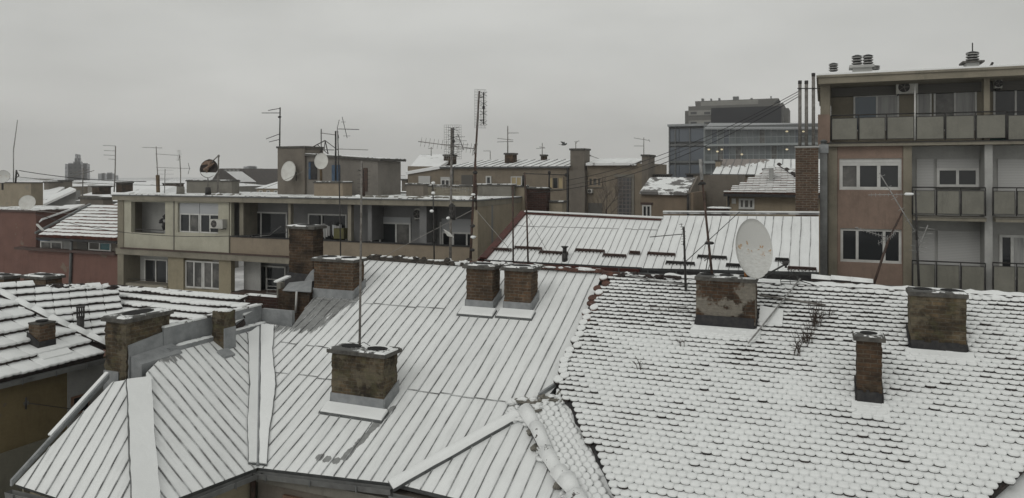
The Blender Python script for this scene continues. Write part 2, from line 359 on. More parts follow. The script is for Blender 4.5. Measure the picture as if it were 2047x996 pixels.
# ---------------------------------------------------------------- generic roof builders
def clip_line(poly, o, d):
    """segments of the line o+x*d inside polygon (2d)"""
    xs = []
    for i in range(len(poly)):
        p, q = poly[i], poly[(i + 1) % len(poly)]
        e = (q[0] - p[0], q[1] - p[1]); den = d[0] * e[1] - d[1] * e[0]
        if abs(den) < 1e-9: continue
        w_ = (p[0] - o[0], p[1] - o[1]); x = (w_[0] * e[1] - w_[1] * e[0]) / den; y = (w_[0] * d[1] - w_[1] * d[0]) / den
        if 0 <= y < 1: xs.append(x)
    xs.sort(); return list(zip(xs[::2], xs[1::2]))
def inside(poly, x, y):
    c = False
    for i in range(len(poly)):
        (x0, y0), (x1, y1) = poly[i], poly[i - 1]
        if (y0 > y) != (y1 > y) and x < (x1 - x0) * (y - y0) / (y1 - y0) + x0: c = not c
    return c
def seam_roof(root, P, px, d, spacing, m_sheet, m_rib, thick=.12, rib_w=.019, rib_h=.03, cross=None, name='roof', seed=1, wob=.35, pts=None, holes=()):
    """sheet-metal roof: P plane, px outline in picture pixels, d seam direction (unit, in plane)"""
    rnd = random.Random(seed)
    pts = pts or [P.hit(*q) for q in px]
    e = P.n.cross(d).normalized(); o = pts[0]
    if e.dot(U) < 0: e = -e
    uvf = lambda q: ((q - o).dot(e) / spacing, (q - o).dot(d))
    mb = MB(); k = len(pts)
    mb.face(pts, 0, [uvf(q) for q in pts]); off = P.n * -thick
    nn = (pts[1] - pts[0]).cross(pts[2] - pts[1])
    mb.face([p + off for p in reversed(pts)], 1, [uvf(q) for q in reversed(pts)])
    for i in range(k):
        j = (i + 1) % k; mb.face([pts[i], pts[i] + off, pts[j] + off, pts[j]], 1)
    sheet = mb.build(name, [m_sheet, M['zinc_dark']], root)
    poly = [((q - o).dot(e), (q - o).dot(d)) for q in pts]
    a0 = min(p[0] for p in poly); a1 = max(p[0] for p in poly)
    mb = MB(); i = math.ceil(a0 / spacing)
    while i * spacing < a1:
        a = i * spacing + 1e-4
        for x0, x1 in clip_line(poly, (a, 0), (0, 1)):
            if x1 - x0 < .05: continue
            n = max(1, int((x1 - x0) / .9)); prev = None
            for q in range(n + 1):
                x = x0 + (x1 - x0) * q / n; c = o + e * (a + rnd.uniform(-.02, .02)) + d * x
                hh = rib_h * rnd.uniform(1 - wob, 1 + wob * .3); ww = rib_w * rnd.uniform(1 - wob, 1 + wob * .5)
                ring = [c - e * ww / 2, c + e * ww / 2, c + e * ww / 2 + P.n * hh, c - e * ww / 2 + P.n * hh]
                if prev:
                    for z_ in range(4):
                        y_ = (z_ + 1) % 4; mb.face([prev[z_], prev[y_], ring[y_], ring[z_]])
                else: mb.face(list(reversed(ring)))
                prev = ring
            mb.face(prev)
        i += 1
    if cross:                                          # low cross joints, staggered panel by panel
        i = math.floor(a0 / spacing)
        while i * spacing < a1:
            a = (i + .5) * spacing
            for x0, x1 in clip_line(poly, (a, 0), (0, 1)):
                for cx in cross:
                    b0, i0, i1, pr = cx
                    b = b0 + rnd.uniform(-.03, .03)
                    if i0 <= i < i1 and x0 + .1 < b < x1 - .1 and rnd.random() < pr:
                        c = o + e * a + d * b; mb.bar(c - e * spacing * .48, c + e * spacing * .48, .02, .022, P.n)
            i += 1
    if mb.f: mb.build('standing_seams', m_rib, root if not name == 'x' else sheet)
    return sheet
def tile_roof(root, P, px, exposure, width, m_tile, m_snow, hgt=.05, snowf=None, name='tiles', seed=1, arc=.09, pts=None, base=True, lobes=1, skip=None, thick=.15, stagger=.5):
    """individual tiles with rounded lower edges, snow lying on each; snowf(u,v)->(dark part of the front edge, snow thickness)"""
    rnd = random.Random(seed)
    pts = pts or [P.hit(*q) for q in px]; o = pts[0]; A = P.a; B = P.b; n = P.n
    poly = [((q - o).dot(A), (q - o).dot(B)) for q in pts]
    if base:
        mb = MB(); mb.prism([p - n * .012 for p in pts], n * -thick); mb.build('roof_base', m_tile, root)
    a0 = min(p[0] for p in poly); a1 = max(p[0] for p in poly); b0 = min(p[1] for p in poly); b1 = max(p[1] for p in poly)
    mb = MB(); r = 0; b = b0
    while b < b1:
        a = a0 + (stagger * width if r % 2 else 0) - width
        bw = 0
        while a < a1:
            ac, bc = a + width / 2, b + exposure / 2
            if inside(poly, ac, bc) and not (skip and skip(ac, bc)):
                dk, sn = snowf(ac, bc, rnd) if snowf else (.5, .03)
                jb = rnd.uniform(-.017, .017); ja = rnd.uniform(-.006, .006); top = hgt * rnd.uniform(.85, 1.15)
                k = 7 if lobes == 1 else 3 * lobes + 1; ed = []; rot = rnd.uniform(-.06, .06) if lobes == 1 else 0
                for i in range(k):
                    x = i / (k - 1); xx = 2 * x - 1
                    dy = arc * (1 - math.sqrt(max(0, 1 - abs(xx) ** 2.3))) if lobes == 1 else arc * abs(math.cos(math.pi * lobes * x))
                    ed.append((a + ja + width * (-.04 + 1.08 * x), b + jb + dy + rot * width * xx * .5, 1 - .5 * abs(xx) ** 3 if lobes == 1 else 1, 1 - .15 * abs(xx) ** 3 if lobes == 1 else 1))
                w0 = [o + A * x + B * y for x, y, _, _2 in ed]
                full = top * max(.55, min(1, .6 + .5 * dk)) + sn
                low = [q + n * .0 for q in w0]; mid = [q + n * min(full * .86 * e_[3], (.26 * full if dk > .02 else 0) + .8 * top * dk * e_[2]) for q, e_ in zip(w0, ed)]; hi = [q + n * (full * .88 * e_[3]) - B * .01 for q, e_ in zip(w0, ed)]
                ins = [o + A * (a + width * .5 + (x - a - width * .5) * .88) + B * (y + .04) + n * (full * h3) for x, y, _, h3 in ed]
                bl = b + exposure + arc
                bk0 = o + A * (a + width * .04) + B * bl + n * .004; bk1 = o + A * (a + width * .96) + B * bl + n * .004
                for i in range(k - 1):
                    mb.face([low[i], low[i + 1], mid[i + 1], mid[i]], 0)
                    mb.face([mid[i], mid[i + 1], hi[i + 1], hi[i]], 1, smooth=True); mb.face([hi[i], hi[i + 1], ins[i + 1], ins[i]], 1, smooth=True)
                mb.face([hi[0], ins[0], bk0], 1, smooth=True); mb.face([ins[-1], hi[-1], bk1], 1, smooth=True)
                mb.face(ins + [bk1, bk0], 1, smooth=True)
                mb.face([mid[0], hi[0], bk0], 1); mb.face([hi[-1], mid[-1], bk1], 1)
            a += width
        b += exposure; r += 1
    return mb.build(name, [m_tile, m_snow], root)
def ridge_tiles(root, pts, r, m_t, m_s, name='ridge_tiles', ln=.38, snowy=.8, seed=3, up=Z, rough=.15):
    rnd = random.Random(seed); mt = MB(); ms = MB()
    for a, b in zip(pts, pts[1:]):
        d = b - a; n = max(1, int(d.length / ln)); d = d / n
        for i in range(n):
            p = a + d * i + Z * rnd.uniform(-.1 * rough, .1 * rough); q = p + d * 1.08
            x = d.normalized().cross(up).normalized(); u_ = x.cross(d.normalized())
            if u_.z < 0: u_ = -u_
            for (mm, rr, sc) in ((mt, r, 1), (ms, r * 1.05, 1)):
                if mm is ms and rnd.random() > snowy: continue
                lim = math.pi * (.5 if mm is mt else .38); K = 8
                r0, r1 = rr * 1.12, rr
                if mm is ms: r0 = rr * 1.12 * rnd.uniform(1.0, 1 + rough)
                c0 = [p + x * (math.sin(-lim + 2 * lim * j / K) * r0) + u_ * (math.cos(-lim + 2 * lim * j / K) * r0 * (1.15 if mm is ms else 1)) for j in range(K + 1)]
                c1 = [q + x * (math.sin(-lim + 2 * lim * j / K) * r1) + u_ * (math.cos(-lim + 2 * lim * j / K) * r1 * (1.15 if mm is ms else 1)) for j in range(K + 1)]
                for j in range(K): mm.face([c0[j], c1[j], c1[j + 1], c0[j + 1]], smooth=True)
                mm.face(c0); mm.face(list(reversed(c1)))
    o = mt.build(name, m_t, root)
    if ms.f: ms.build('snow', m_s, o)
    return o
def chimney(label, P, pxl, pxr, ytop, ybase, dep, mbrick, cap=.07, over=.07, flash=.28, shelf=.35, m_flash=None, flues=1, group='chimneys on the near roofs', snowcap='snow_cap', T=None, cap_h=.09, tarband=0, name='chimney', Y=None, zb=None, rag=1.5):
    m_flash = m_flash or M['zinc']
    if P is not None:
        base = P.hit(pxl, ybase); s0, t0, zb_ = ST(base)
    else:
        base = onT(pxl, ybase, T); s0, t0, zb_ = ST(base)
    s1 = sT(pxr, t0); t1 = t0 + dep; zt = onT(pxl, ytop, t0).z
    zlow = (min(P.zst(s0, t0), P.zst(s1, t0), P.zst(s0, t1)) if P else zb_) - .5
    if zb is not None: zlow = zb
    root = thing(name, label, 'chimney', W((s0 + s1) / 2, (t0 + t1) / 2, zb_), group)
    # slightly irregular brick body
    mb = MB(); rows = max(4, int((zt - cap_h - zlow) / .08)); rnd = random.Random(int(pxl))
    z0 = zlow; prev = None
    for i in range(rows + 1):
        z_ = zlow + (zt - cap_h - zlow) * i / rows; q = rnd.uniform(-.008, .008); q2 = rnd.uniform(-.008, .008)
        q = q * rag; q2 = q2 * rag; ring = [W(s0 + q, t0 + q * .5, z_), W(s1 + q2, t0 + q * .5, z_), W(s1 + q2, t1 + q, z_), W(s0 + q, t1 + q, z_)]
        if prev:
            for k in range(4):
                j = (k + 1) % 4; mb.face([prev[k], prev[j], ring[j], ring[k]])
        prev = ring
    mb.face(prev)
    st_ = mb.build('stack', mbrick, root)
    if cap_h:
        mb = MB(); mb.box(s0 - over, s1 + over, t0 - over, t1 + over, zt - cap_h + .002, zt); cp = mb.build('cap', M['cap'], root)
        ms = MB(); o2 = over - .02; z1 = zt + .035
        c = [(s0 - o2, t0 - o2), (s1 + o2, t0 - o2), (s1 + o2, t1 + o2), (s0 - o2, t1 + o2)]; c2 = [(a + (.03 if a < (s0 + s1) / 2 else -.03), b + (.03 if b < (t0 + t1) / 2 else -.03)) for a, b in c]
        if snowcap: ms.hexa([W(a, b, zt + .002) for a, b in c], [W(a, b, z1) for a, b in c2]); ms.build('snow', M[snowcap], cp)
        mf = MB()
        for k in range(flues):
            ww = (s1 - s0) / flues; cs = s0 + ww * (k + .5)
            n = 14; R1 = ww * .36; R2 = (t1 - t0) * .33
            ring = [W(cs + math.cos(2 * math.pi * j / n) * R1, (t0 + t1) / 2 + math.sin(2 * math.pi * j / n) * R2, z1 + .012) for j in range(n)]
            mf.prism(ring, Z * -.02)
        mf.build('flue_opening', M['dark'], cp)
    if P is not None and flash:
        g_ = .035; mb = MB(); f = lambda s, t, h: W(s, t, P.zst(s, t) + h)
        mb.hexa([f(s0 - g_, t0 - g_, -.05), f(s1 + g_, t0 - g_, -.05), f(s1 + g_, t0 - .001, -.05), f(s0 - g_, t0 - .001, -.05)], [f(s0 - .01, t0 - .012, flash), f(s1 + .01, t0 - .012, flash), f(s1 + .01, t0 - .001, flash), f(s0 - .01, t0 - .001, flash)])
        for (sa, sb) in ((s1 + .001, s1 + g_), (s0 - g_, s0 - .001)):
            tt = t1 + .05
            mb.hexa([f(sa, t0 - g_, -.05), f(sb, t0 - g_, -.05), f(sb, tt, -.05), f(sa, tt, -.05)], [f(sa, t0 - .012, flash), f(sb, t0 - .012, flash), f(sb, tt, flash), f(sa, tt, flash)])
        fl = mb.build('flashing', m_flash, root)
        if shelf:
            mb = MB(); a = s0 - .14; b = s1 + .16; q = t0 - g_; r_ = t0 - shelf
            mb.hexa([f(a, r_, .0), f(b, r_, .0), f(b, q, .0), f(a, q, .0)], [f(a, r_, .05), f(b, r_, .05), f(b, q, .05), f(a, q, .05)])
            mb.build('apron', M['zinc_dark'], root)
            mb = MB(); a += .02; b -= .02; r_ += .03
            mb.hexa([f(a, r_, .051), f(b, r_, .051), f(b, q, .051), f(a, q, .051)], [f(a + .02, r_ + .03, .085), f(b - .02, r_ + .03, .085), f(b - .02, q, .1), f(a + .02, q, .1)]); mb.build('apron_snow', M['snow'], root)
    return root, (s0, s1, t0, t1, zt)
# ---------------------------------------------------------------- ground
mb = MB(); mb.face([(-3000, -200, GZ), (3000, -200, GZ), (3000, 3000, GZ), (-3000, 3000, GZ)])
tag(mb.build('ground', noisy('ground_snow', (.7, .7, .7), (.35, .35, .35), .2, .9)), None, None, kind='structure')
# ---------------------------------------------------------------- metal-roofed house with its two wings
E0 = at(515, 935, 17); PA = Plane(E0, U.cross((V + Z * .466)))
V0 = PA.hit(515, 935); V1 = PA.hit(520, 645)
PB = plane3(V0, V1, V); hip_top = PB.hit(285, 748); hip_bot = PB.hit(290, 996); PC = plane3(hip_top, hip_bot, U)
RA = PA.hit(735, 515); RT = RA.dot(V); RZ = RA.z                     # main ridge
house = thing('metal_roofed_house', 'long house under snowy standing seam metal, its wing meeting it at a straight valley', 'house', W(-12, 17, GZ))
dA = PA.b
spots = [(PA.hit(640, 612), .95), (PA.hit(585, 640), .6), (PA.hit(680, 600), .65), (PA.hit(625, 645), .5), (PA.hit(640, 914), .1), (PA.hit(655, 918), .11), (PA.hit(672, 921), .11)] + [(PA.hit(690 + 5.5 * i, 915 - 5.8 * i), .10 + .02 * math.sin(i * 1.3)) for i in range(18)]
pxA = [(731, 514), (1205, 547), (1165, 640), (1112, 772), (1062, 832), (1170, 1030), (1000, 1018), (790, 967), (515, 935), (520, 645), (583, 654), (624, 598), (708, 548)]
M['seam_a'] = seam_snow('seam_a', melt=1.0, spots=spots, thr=.73)
seam_roof(house, PA, pxA, dA, .31, M['seam_a'], M['rib'], cross=[((PA.hit(700, 600) - PA.hit(731, 514)).dot(dA) - .1, -9, 14, .9), ((PA.hit(560, 685) - PA.hit(731, 514)).dot(dA), -9, 8, .8), ((PA.hit(900, 790) - PA.hit(731, 514)).dot(dA), -3, 40, .85)])
# wing roofs
M['seam_b'] = seam_snow('seam_b', melt=1.01, thr=.76, spots=[(PB.hit(335, 712), .3), (PB.hit(430, 672), .2)])
b0 = PB.hit(330, 720); dB = (PB.hit(330, 720) - PB.hit(455, 866)).normalized()
pxB = [(520, 643), (345, 692), (292, 746), (300, 1012), (350, 998), (515, 935)]
seam_roof(house, PB, pxB, dB, .28, M['seam_b'], M['rib'], name='wing_roof', seed=2, cross=[(-3.2, -30, 30, .1)])
dC = (PC.hit(253, 800) - PC.hit(165, 955)).normalized()
pxC = [(275, 756), (224, 764), (30, 968), (140, 1004), (300, 1030)]
seam_roof(house, PC, pxC, dC, .32, M['seam_b'], M['rib'], name='wing_end_roof', seed=4)
# the broad flat hip band and the valley sheets: snow-covered strips with a raised edge
def strip(root, P, q, h, m, name, over=0, snowm='snow', inset=.02):
    raw = [P.hit(*a) for a in q]; pts = []; rj = random.Random(len(q) + int(q[0][0]))
    for a, b in zip(raw, raw[1:] + raw[:1]):
        nn = max(1, int((b - a).length / .22)); pts += [a + (b - a) * (i / nn) + (P.a * rj.uniform(-.014, .014) if i else P.a * 0) for i in range(nn)]
    mb = MB(); mb.prism([p + P.n * h for p in pts], P.n * -(h + .02)); o = mb.build(name, m, root)
    c = sum(pts, Vector((0, 0, 0))) / len(pts); pt2 = [p + (c - p).normalized() * inset + P.n * (h + .03) for p in pts]
    mb = MB(); mb.prism(pt2, P.n * -.028); mb.build('snow', M[snowm], o); return o
strip(house, PB.off(.02), [(252, 762), (300, 756), (318, 1004), (262, 1010)], .05, M['zinc_dark'], 'hip_band')
strip(house, PA.off(.01), [(523, 650), (549, 652), (545, 700), (553, 770), (541, 850), (534, 932), (520, 930)], .035, M['zinc_dark'], 'valley_sheet')
strip(house, PB.off(.01), [(495, 668), (518, 652), (519, 930), (496, 928), (494, 850), (498, 760)], .03, M['zinc_dark'], 'valley_sheet')
mb = MB(); mb.tube(V1 + Z * .06, V0 + Z * .06, .035, n=8); mb.build('valley_fold', M['zinc'], house)
# diagonal snow-covered coping of the front wing
c0, c1 = PA.hit(1035, 832), PA.hit(795, 968); dd = (c1 - c0).normalized()
mb = MB(); mb.bar(c0, c1 + dd * .15, .30, .09, PA.n); cop = mb.build('coping', M['zinc_dark'], house)
mb = MB(); n = 26
for i in range(n):
    a = c0 + (c1 + dd * .15 - c0) * (i / n); b = c0 + (c1 + dd * .15 - c0) * ((i + 1) / n)
    k0 = .3 + .03 * noise.noise(a * 3); k1 = .3 + .03 * noise.noise(b * 3); x = dd.cross(PA.n).normalized()
    for (w0, w1, h0, h1) in ((-.5, -.3, .092, .15), (-.3, .3, .15, .155), (.3, .5, .155, .092)):
        mb.face([a + x * k0 * w0 + PA.n * h0, a + x * k0 * w1 + PA.n * h1, b + x * k1 * w1 + PA.n * h1, b + x * k1 * w0 + PA.n * h0], smooth=True)
mb.face([c1 + dd * .15 - x * .15 + PA.n * .092, c1 + dd * .15 + x * .15 + PA.n * .092, c1 + dd * .15 + x * .09 + PA.n * .15, c1 + dd * .15 - x * .09 + PA.n * .15])
mb.build('snow', M['snow'], cop)
# wing parapet with grey cladding (far side of the wing) and the short piece along the ridge
pr = PB.hit(345, 697); s_par = pr.dot(U) - .12
def par(sa, ta, tb, z0, z1, wd=.16, m='zinc', nm='parapet'):
    mb = MB(); mb.box(sa - wd, sa, ta, tb, z0, z1); o = mb.build(nm, M[m], house)
    mb = MB(); mb.box(sa - wd - .03, sa + .03, ta, tb, z1 + .001, z1 + .05); mb.build('snow', M['snow_thin'], o); return o
tA = PB.hit(334, 700).dot(V); tB = V1.dot(V) + .1
zr = pr.z
def zpx(s, t, py):                                                   # height seen at picture row py at ground position s, t
    q = W(s, t, 0); return -(py - H) / F * q.y
par(s_par, tA, tB, zr - .3, zpx(s_par, tA, 656))
mb = MB(); tq = tB
mb.box(s_par + .002, sT(584, tq), tq, tq + .12, zr - .3, zpx(s_par, tq, 617)); mb.build('parapet', M['zinc'], house)
# ridge capping of the wing with lumpy snow
mb = MB(); mb.box(s_par + .002, s_par + .24, tA, tB - .02, zr - .2, zr + .05); rc = mb.build('ridge_cap', M['zinc'], house)
mb = MB(); rnd = random.Random(5)
for i in range(16):
    t = tA + .5 + (tB - tA - .5) * i / 16; mb.lump(W(s_par + .13, t, zr + .05), .12, rnd.uniform(.12, .26), rnd.uniform(.02, .06), i, n=8, m=4)
mb.build('snow', M['snow'], rc)
# bare sheets beside the upper chimney
def raised(px, P, h, m, nm, thick=.04):
    pts = [P.hit(*q) + P.n * h for q in px]; mb = MB(); mb.prism(pts, P.n * -thick); return mb.build(nm, M[m], house)
# verge of the wing end (sloping board, snow on top)
vg0, vg1 = PC.hit(217, 757), PC.hit(22, 972)
mb = MB(); mb.bar(vg0 + Z * .0, vg1, .06, .13, Z); vb = mb.build('verge_board', M['zinc'], house)
vx = (vg1 - vg0); a = vg0 - U * .06 + Z * .13; b = vg0 + vx * .62 - U * .06 + Z * .13
mb = MB(); mb.bar(a, b, .1, .03, Z); mb.build('snow', M['snow'], vb)
# gutters
def gutter(root, a, b, r=.075, nm='gutter', out=None, m='gutter'):
    d = (b - a).normalized(); x = d.cross(Z).normalized()
    if x.y > 0: x = -x
    if out is not None and x.dot(out) < 0: x = -x
    mb = MB(); K = 6; prev = None
    prof = [x * (.0) , x * 0 - Z * r * 1.5, x * r * .8 - Z * r * 2.0, x * r * 1.9 - Z * r * 1.7, x * r * 2.2 - Z * 0.0, x * (r * 2.2 - .012) + Z * 0, x * r * 1.8 - Z * r * 1.5, x * .012 - Z * r * 1.3]
    k = len(prof)
    for i in range(k):
        j = (i + 1) % k; mb.face([a + prof[i], a + prof[j], b + prof[j], b + prof[i]])
    mb.face([a + p for p in prof[:5]]); mb.face([b + p for p in prof[:5]])
    o = mb.build(nm, M[m], root)
    mb = MB(); n = max(2, int((b - a).length / .9))
    for i in range(n):
        p = a + (b - a) * ((i + .3) / n); mb.bar(p + x * r * 2.3 - Z * r * 1.9, p + x * r * 2.3 + Z * .01, .03, .012, x)
    mb.build('gutter_brackets', M['zinc_dark'], o)
    return o
gutter(house, V0 - Z * .07, PA.hit(787, 967) - Z * .07)
gutter(house, PA.hit(790, 970) - Z * .13 - V * .1, PA.hit(1000, 1022) - Z * .1)
gutter(house, PB.hit(348, 1000) - Z * .07, V0 - Z * .07 - V * .02, out=U)
gutter(house, PC.hit(24, 973) - Z * .06, PC.hit(300, 1036) - Z * .06)
# walls below the eaves
sv, tv = V0.dot(U), V0.dot(V)
mb = MB(); mb.box(sv - .25, sT(1130, tv) + .5, tv + .28, tv + .6, GZ, V0.z - .12); wl = mb.build('wall', M['mwall2'], house)
mb = MB(); mb.box(sv - .24, sT(790, tv), tv + .16, tv + .278, V0.z - .42, V0.z - .2); mb.build('cornice', M['cement'], house)
for (x0, x1) in ((565, 640), (690, 790)):
    q0 = sT(x0, tv + .2); q1 = sT(x1, tv + .2); mb = MB(); mb.box(q0, q1, tv + .2, tv + .277, V0.z - 2.4, V0.z - .62); wn = mb.build('window', M['frame_brown'], house)
    mb = MB(); mb.box(q0 + .08, q1 - .08, tv + .18, tv + .198, V0.z - 2.3, V0.z - .7); mb.build('pane', M['pane'], wn)
mb = MB(); mb.box(s_par - .1, sv - .3, PC.hit(140, 1004).dot(V) + .5, tv + .27, GZ, hip_bot.z - .25); mb.build('wing_wall', M['ochre'], house)
mb = MB(); mb.box(s_par - .16, s_par - .101, PC.hit(30, 968).dot(V) + .3, tB + .2, GZ, hip_bot.z - .2); mb.build('party_wall', M['qgrey'], house)
mb = MB(); tt = tv - .1; mb.tube(W(sv - .18, tv + .05, GZ), W(sv - .18, tv + .05, V0.z - .2), .06, n=10); mb.build('downpipe', M['rust'], house)
# gable/back walls and rear slopes of the long house so that it is closed from the side
sL = PA.hit(600, 640).dot(U) - .6; sR = PA.hit(2200, 602).dot(U)
rb = Plane(W(0, RT, RZ - .02), U.cross(V - Z * .466))
mb = MB(); mb.prism([W(sL, RT + .02, RZ - .03), W(sR, RT + .02, RZ - .03), W(sR, RT + 2.3, RZ - 1.1), W(sL, RT + 2.3, RZ - 1.1)], Z * -.1); mb.build('rear_roof', M['zinc_dark'], house)
mb = MB(); mb.box(sL + .2, sR, RT + 1.9, RT + 2.2, GZ, RZ - 1.1); mb.build('rear_wall', M['mwall2'], house)
# crumbling ridge of the metal roof: clay ridge tiles, mortar lumps, snow
r0 = PA.hit(738, 515) + PA.n * .02; r1 = PA.hit(1205, 547) + PA.n * .02
q = lambda f: r0 + (r1 - r0) * f
ridge_tiles(house, [q(.47), q(1.0)], .1, M['clay'], M['snow_thin'], snowy=.45, ln=.36)
mb = MB(); ms = MB(); rnd = random.Random(11)
for i in range(46):
    f = rnd.uniform(0, .5); c = q(f) + V * rnd.uniform(-.1, .15) + Z * rnd.uniform(-.02, .06)
    (mb if rnd.random() < .55 else ms).lump(c, rnd.uniform(.08, .2), rnd.uniform(.06, .14), rnd.uniform(.03, .09), i, n=7, m=4, jit=.8)
for i in range(22):
    c = q(rnd.uniform(.5, 1)) + Z * .08 + V * rnd.uniform(-.1, .1); ms.lump(c, rnd.uniform(.08, .18), .08, .03, i + 70, n=7, m=4, jit=.6)
mb.bar(q(0) - Z * .08, q(.5) - Z * .08, .3, .12, Z)
rm = mb.build('ridge_mortar', noisy('ridge_mortar', (.075, .065, .055), (.03, .028, .025), 9, .95), house); ms.build('snow', M['snow'], rm)

# ---------------------------------------------------------------- tiled house on the right
PE = PA.off(.10)
thouse = thing('tiled_house', 'house under a wide roof of rounded clay tiles buried in snow, filling the right foreground', 'house', W(2, 17, GZ))
pxE = [(1232, 550), (1300, 551), (2230, 604), (2230, 880), (2052, 932), (1985, 990), (1930, 1060), (1262, 1060), (1232, 990), (1196, 920), (1160, 850), (1132, 798), (1113, 768), (1150, 680), (1165, 640), (1195, 580)]
ptsE = [PE.hit(*p) for p in pxE]
oE = ptsE[0]
cE = [PE.uv(PE.hit(*p))for p in ((1395, 600), (1450, 600))]
holes = []
def snowE(u, v, rnd):
    q = oE + PE.a * u + PE.b * v; py = H - F * q.z / q.y; px = CX + F * q.x / q.y
    near_top = max(0, min(1, (690 - py) / 110)); left = max(0, min(1, (1260 - px) / 120))
    nz = noise.noise(Vector((u * .55, v * .8, 3.1))); nz2 = noise.noise(Vector((u * 1.7, v * 2.2, 9.1)))
    low = max(0, min(1, (py - 760) / 180)); dk = .42 + .6 * near_top + .3 * left + .6 * nz + .45 * nz2 - .2 * low
    cd = math.exp(-(((px - 1560) / 120) ** 2 + ((py - 620) / 60) ** 2)) + .8 * math.exp(-(((px - 1330) / 100) ** 2 + ((py - 590) / 40) ** 2)); dk += .45 * cd
    if rnd.random() < .06: dk += .5
    return max(.0, min(1.15, dk)), .018 + .018 * (1 - near_top) + rnd.uniform(0, .008)
tile_roof(thouse, PE, None, .172, .195, M['tile_dark'], M['snow'], hgt=.07, snowf=snowE, pts=ptsE, name='roof_tiles', arc=.072, thick=.1, seed=12)
# snowy ridge
rE0 = PE.hit(1330, 553); rE1 = PE.hit(2230, 603)
mb = MB(); mb.bar(PE.hit(1240, 550) - V * .02 - Z * .06, rE1 - V * .02 - Z * .06, .3, .09, Z); rg = mb.build('ridge', M['tile_dark'], thouse)
mb = MB(); rnd = random.Random(21); n = 90; prev = None
for i in range(n + 1):
    f = i / n; c = rE0 + (rE1 - rE0) * f; h_ = .09 + .05 * noise.noise(Vector((i * .31, 0, 0))) + .03 * noise.noise(Vector((i * .9, 5, 0))); fr = .30 + .10 * noise.noise(Vector((i * .37, 9, 0)))
    ring = [c - V * fr - Z * (fr * .43), c - V * (fr - .05) - Z * (fr * .4 - .045), c - V * .12 + Z * (h_ * .8), c + Z * h_, c + V * .14 + Z * (h_ * .6), c + V * .2 - Z * .06]
    if prev:
        for k in range(5): mb.face([prev[k], ring[k], ring[k + 1], prev[k + 1]], smooth=True)
    prev = ring
mb.build('snow', M['snow'], rg)
ridge_tiles(thouse, [PE.hit(1622, 562) + Z * .03, PE.hit(1742, 570) + Z * .03], .12, M['tile_dark'], M['snow'], snowy=1, ln=.45)
ridge_tiles(thouse, [PE.hit(1205, 548), PE.hit(1240, 552)], .11, M['clay'], M['snow'], snowy=0, ln=.3)
mb = MB(); ms = MB()
for i in range(26):
    f = rnd.uniform(0, 1); c = PE.hit(1240 + 120 * f, 551 + 6 * f) + Z * rnd.uniform(0, .06) - V * rnd.uniform(-.1, .2)
    (mb if i % 5 else ms).lump(c, rnd.uniform(.1, .2), .1, rnd.uniform(.03, .07), i, n=7, m=4, jit=.9)
o = mb.build('ridge_rubble', M['tile_dark'], thouse); ms.build('snow', M['snow'], o)
# verge tiles down the left edge, bare red near the top, snow heaped further down
mt = MB(); ms = MB(); vp = [(1212, 556), (1196, 585), (1182, 615), (1168, 645), (1156, 680), (1142, 712), (1128, 742), (1116, 770)]
vps = [PE.hit(*a) for a in vp]; rnd = random.Random(8); red = MB()
for a, b, i in zip(vps, vps[1:], range(9)):
    for k in range(3):
        c = a + (b - a) * ((k + .5) / 3) + PE.a * rnd.uniform(-.08, .12); x = PE.a; y = PE.b
        ww, ll, tk = .12, .15, .05
        top = [c + x * (ww * math.cos(t)) * 1.05 + y * (ll * math.sin(t)) + PE.n * (.075 + .03 * (math.sin(t) < 0)) for t in [2 * math.pi * j / 10 for j in range(10)]]
        (red if i < 3 else mt).prism(top, PE.n * -tk)
        if i >= 2 or k == 0: ms.prism([p + PE.n * .045 + (c - p) * .1 for p in top], PE.n * -.04)
vt = mt.build('verge_tiles', M['tile_dark'], thouse); ms.build('snow', M['snow'], vt); red.build('verge_tiles', M['clay'], thouse)
mb = MB(); mb.bar(PA.hit(1112, 772) + PA.n * .02, PA.hit(1078, 794) + PA.n * .02, .05, .09, PA.n); mb.build('flashing', M['zinc'], thouse)
# small hip slope of tiles with big snow-covered ridge tiles and a valley sheet
g0, g1 = PA.hit(1062, 834), PA.hit(1165, 1020); PG = plane3(g0, g1, V)
PG = Plane(g0 + PA.n * .05, (PA.n * .8 + PG.n * .2))
pxG = [(1085, 800), (1130, 800), (1150, 850), (1178, 900), (1196, 950), (1225, 1010), (1170, 1020), (1100, 900), (1066, 838)]
def snowG(u, v, rnd): return max(.05, min(1.1, .6 + .9 * noise.noise(Vector((u * 2.1, v * 2.3, 1))) + rnd.uniform(-.2, .3))), .03
PGr = Plane(PG.p, PG.n); PGr.a = (PG.a * .42 - PG.b * .9).normalized() ; PGr.b = PGr.n.cross(PGr.a); PGr.b = PGr.b if PGr.b.dot(U) < 0 else -PGr.b
tile_roof(thouse, PGr, None, .15, .19, M['tile_dark'], M['snow'], hgt=.065, snowf=snowG, pts=[PG.hit(*p) for p in pxG], name='hip_tiles', arc=.07, thick=.05)
hp = [PA.hit(*p) + PA.n * .10 for p in [(1052, 826), (1072, 862), (1092, 905), (1118, 950), (1150, 1000), (1180, 1050)]]
ridge_tiles(thouse, hp, .135, M['tile_dark'], M['snow_ridge'], name='hip_ridge_tiles', ln=.36, snowy=1, up=PA.n, rough=.7)
mb = MB(); vpx = [(1110, 803), (1124, 806), (1138, 824), (1150, 852), (1163, 876), (1180, 896), (1190, 925), (1208, 955), (1194, 956), (1174, 938), (1152, 905), (1132, 860), (1120, 828)]
mb.prism([PG.hit(*p) + PG.n * .06 for p in vpx], PG.n * -.05); mb.build('valley_sheet', M['snow'], thouse)
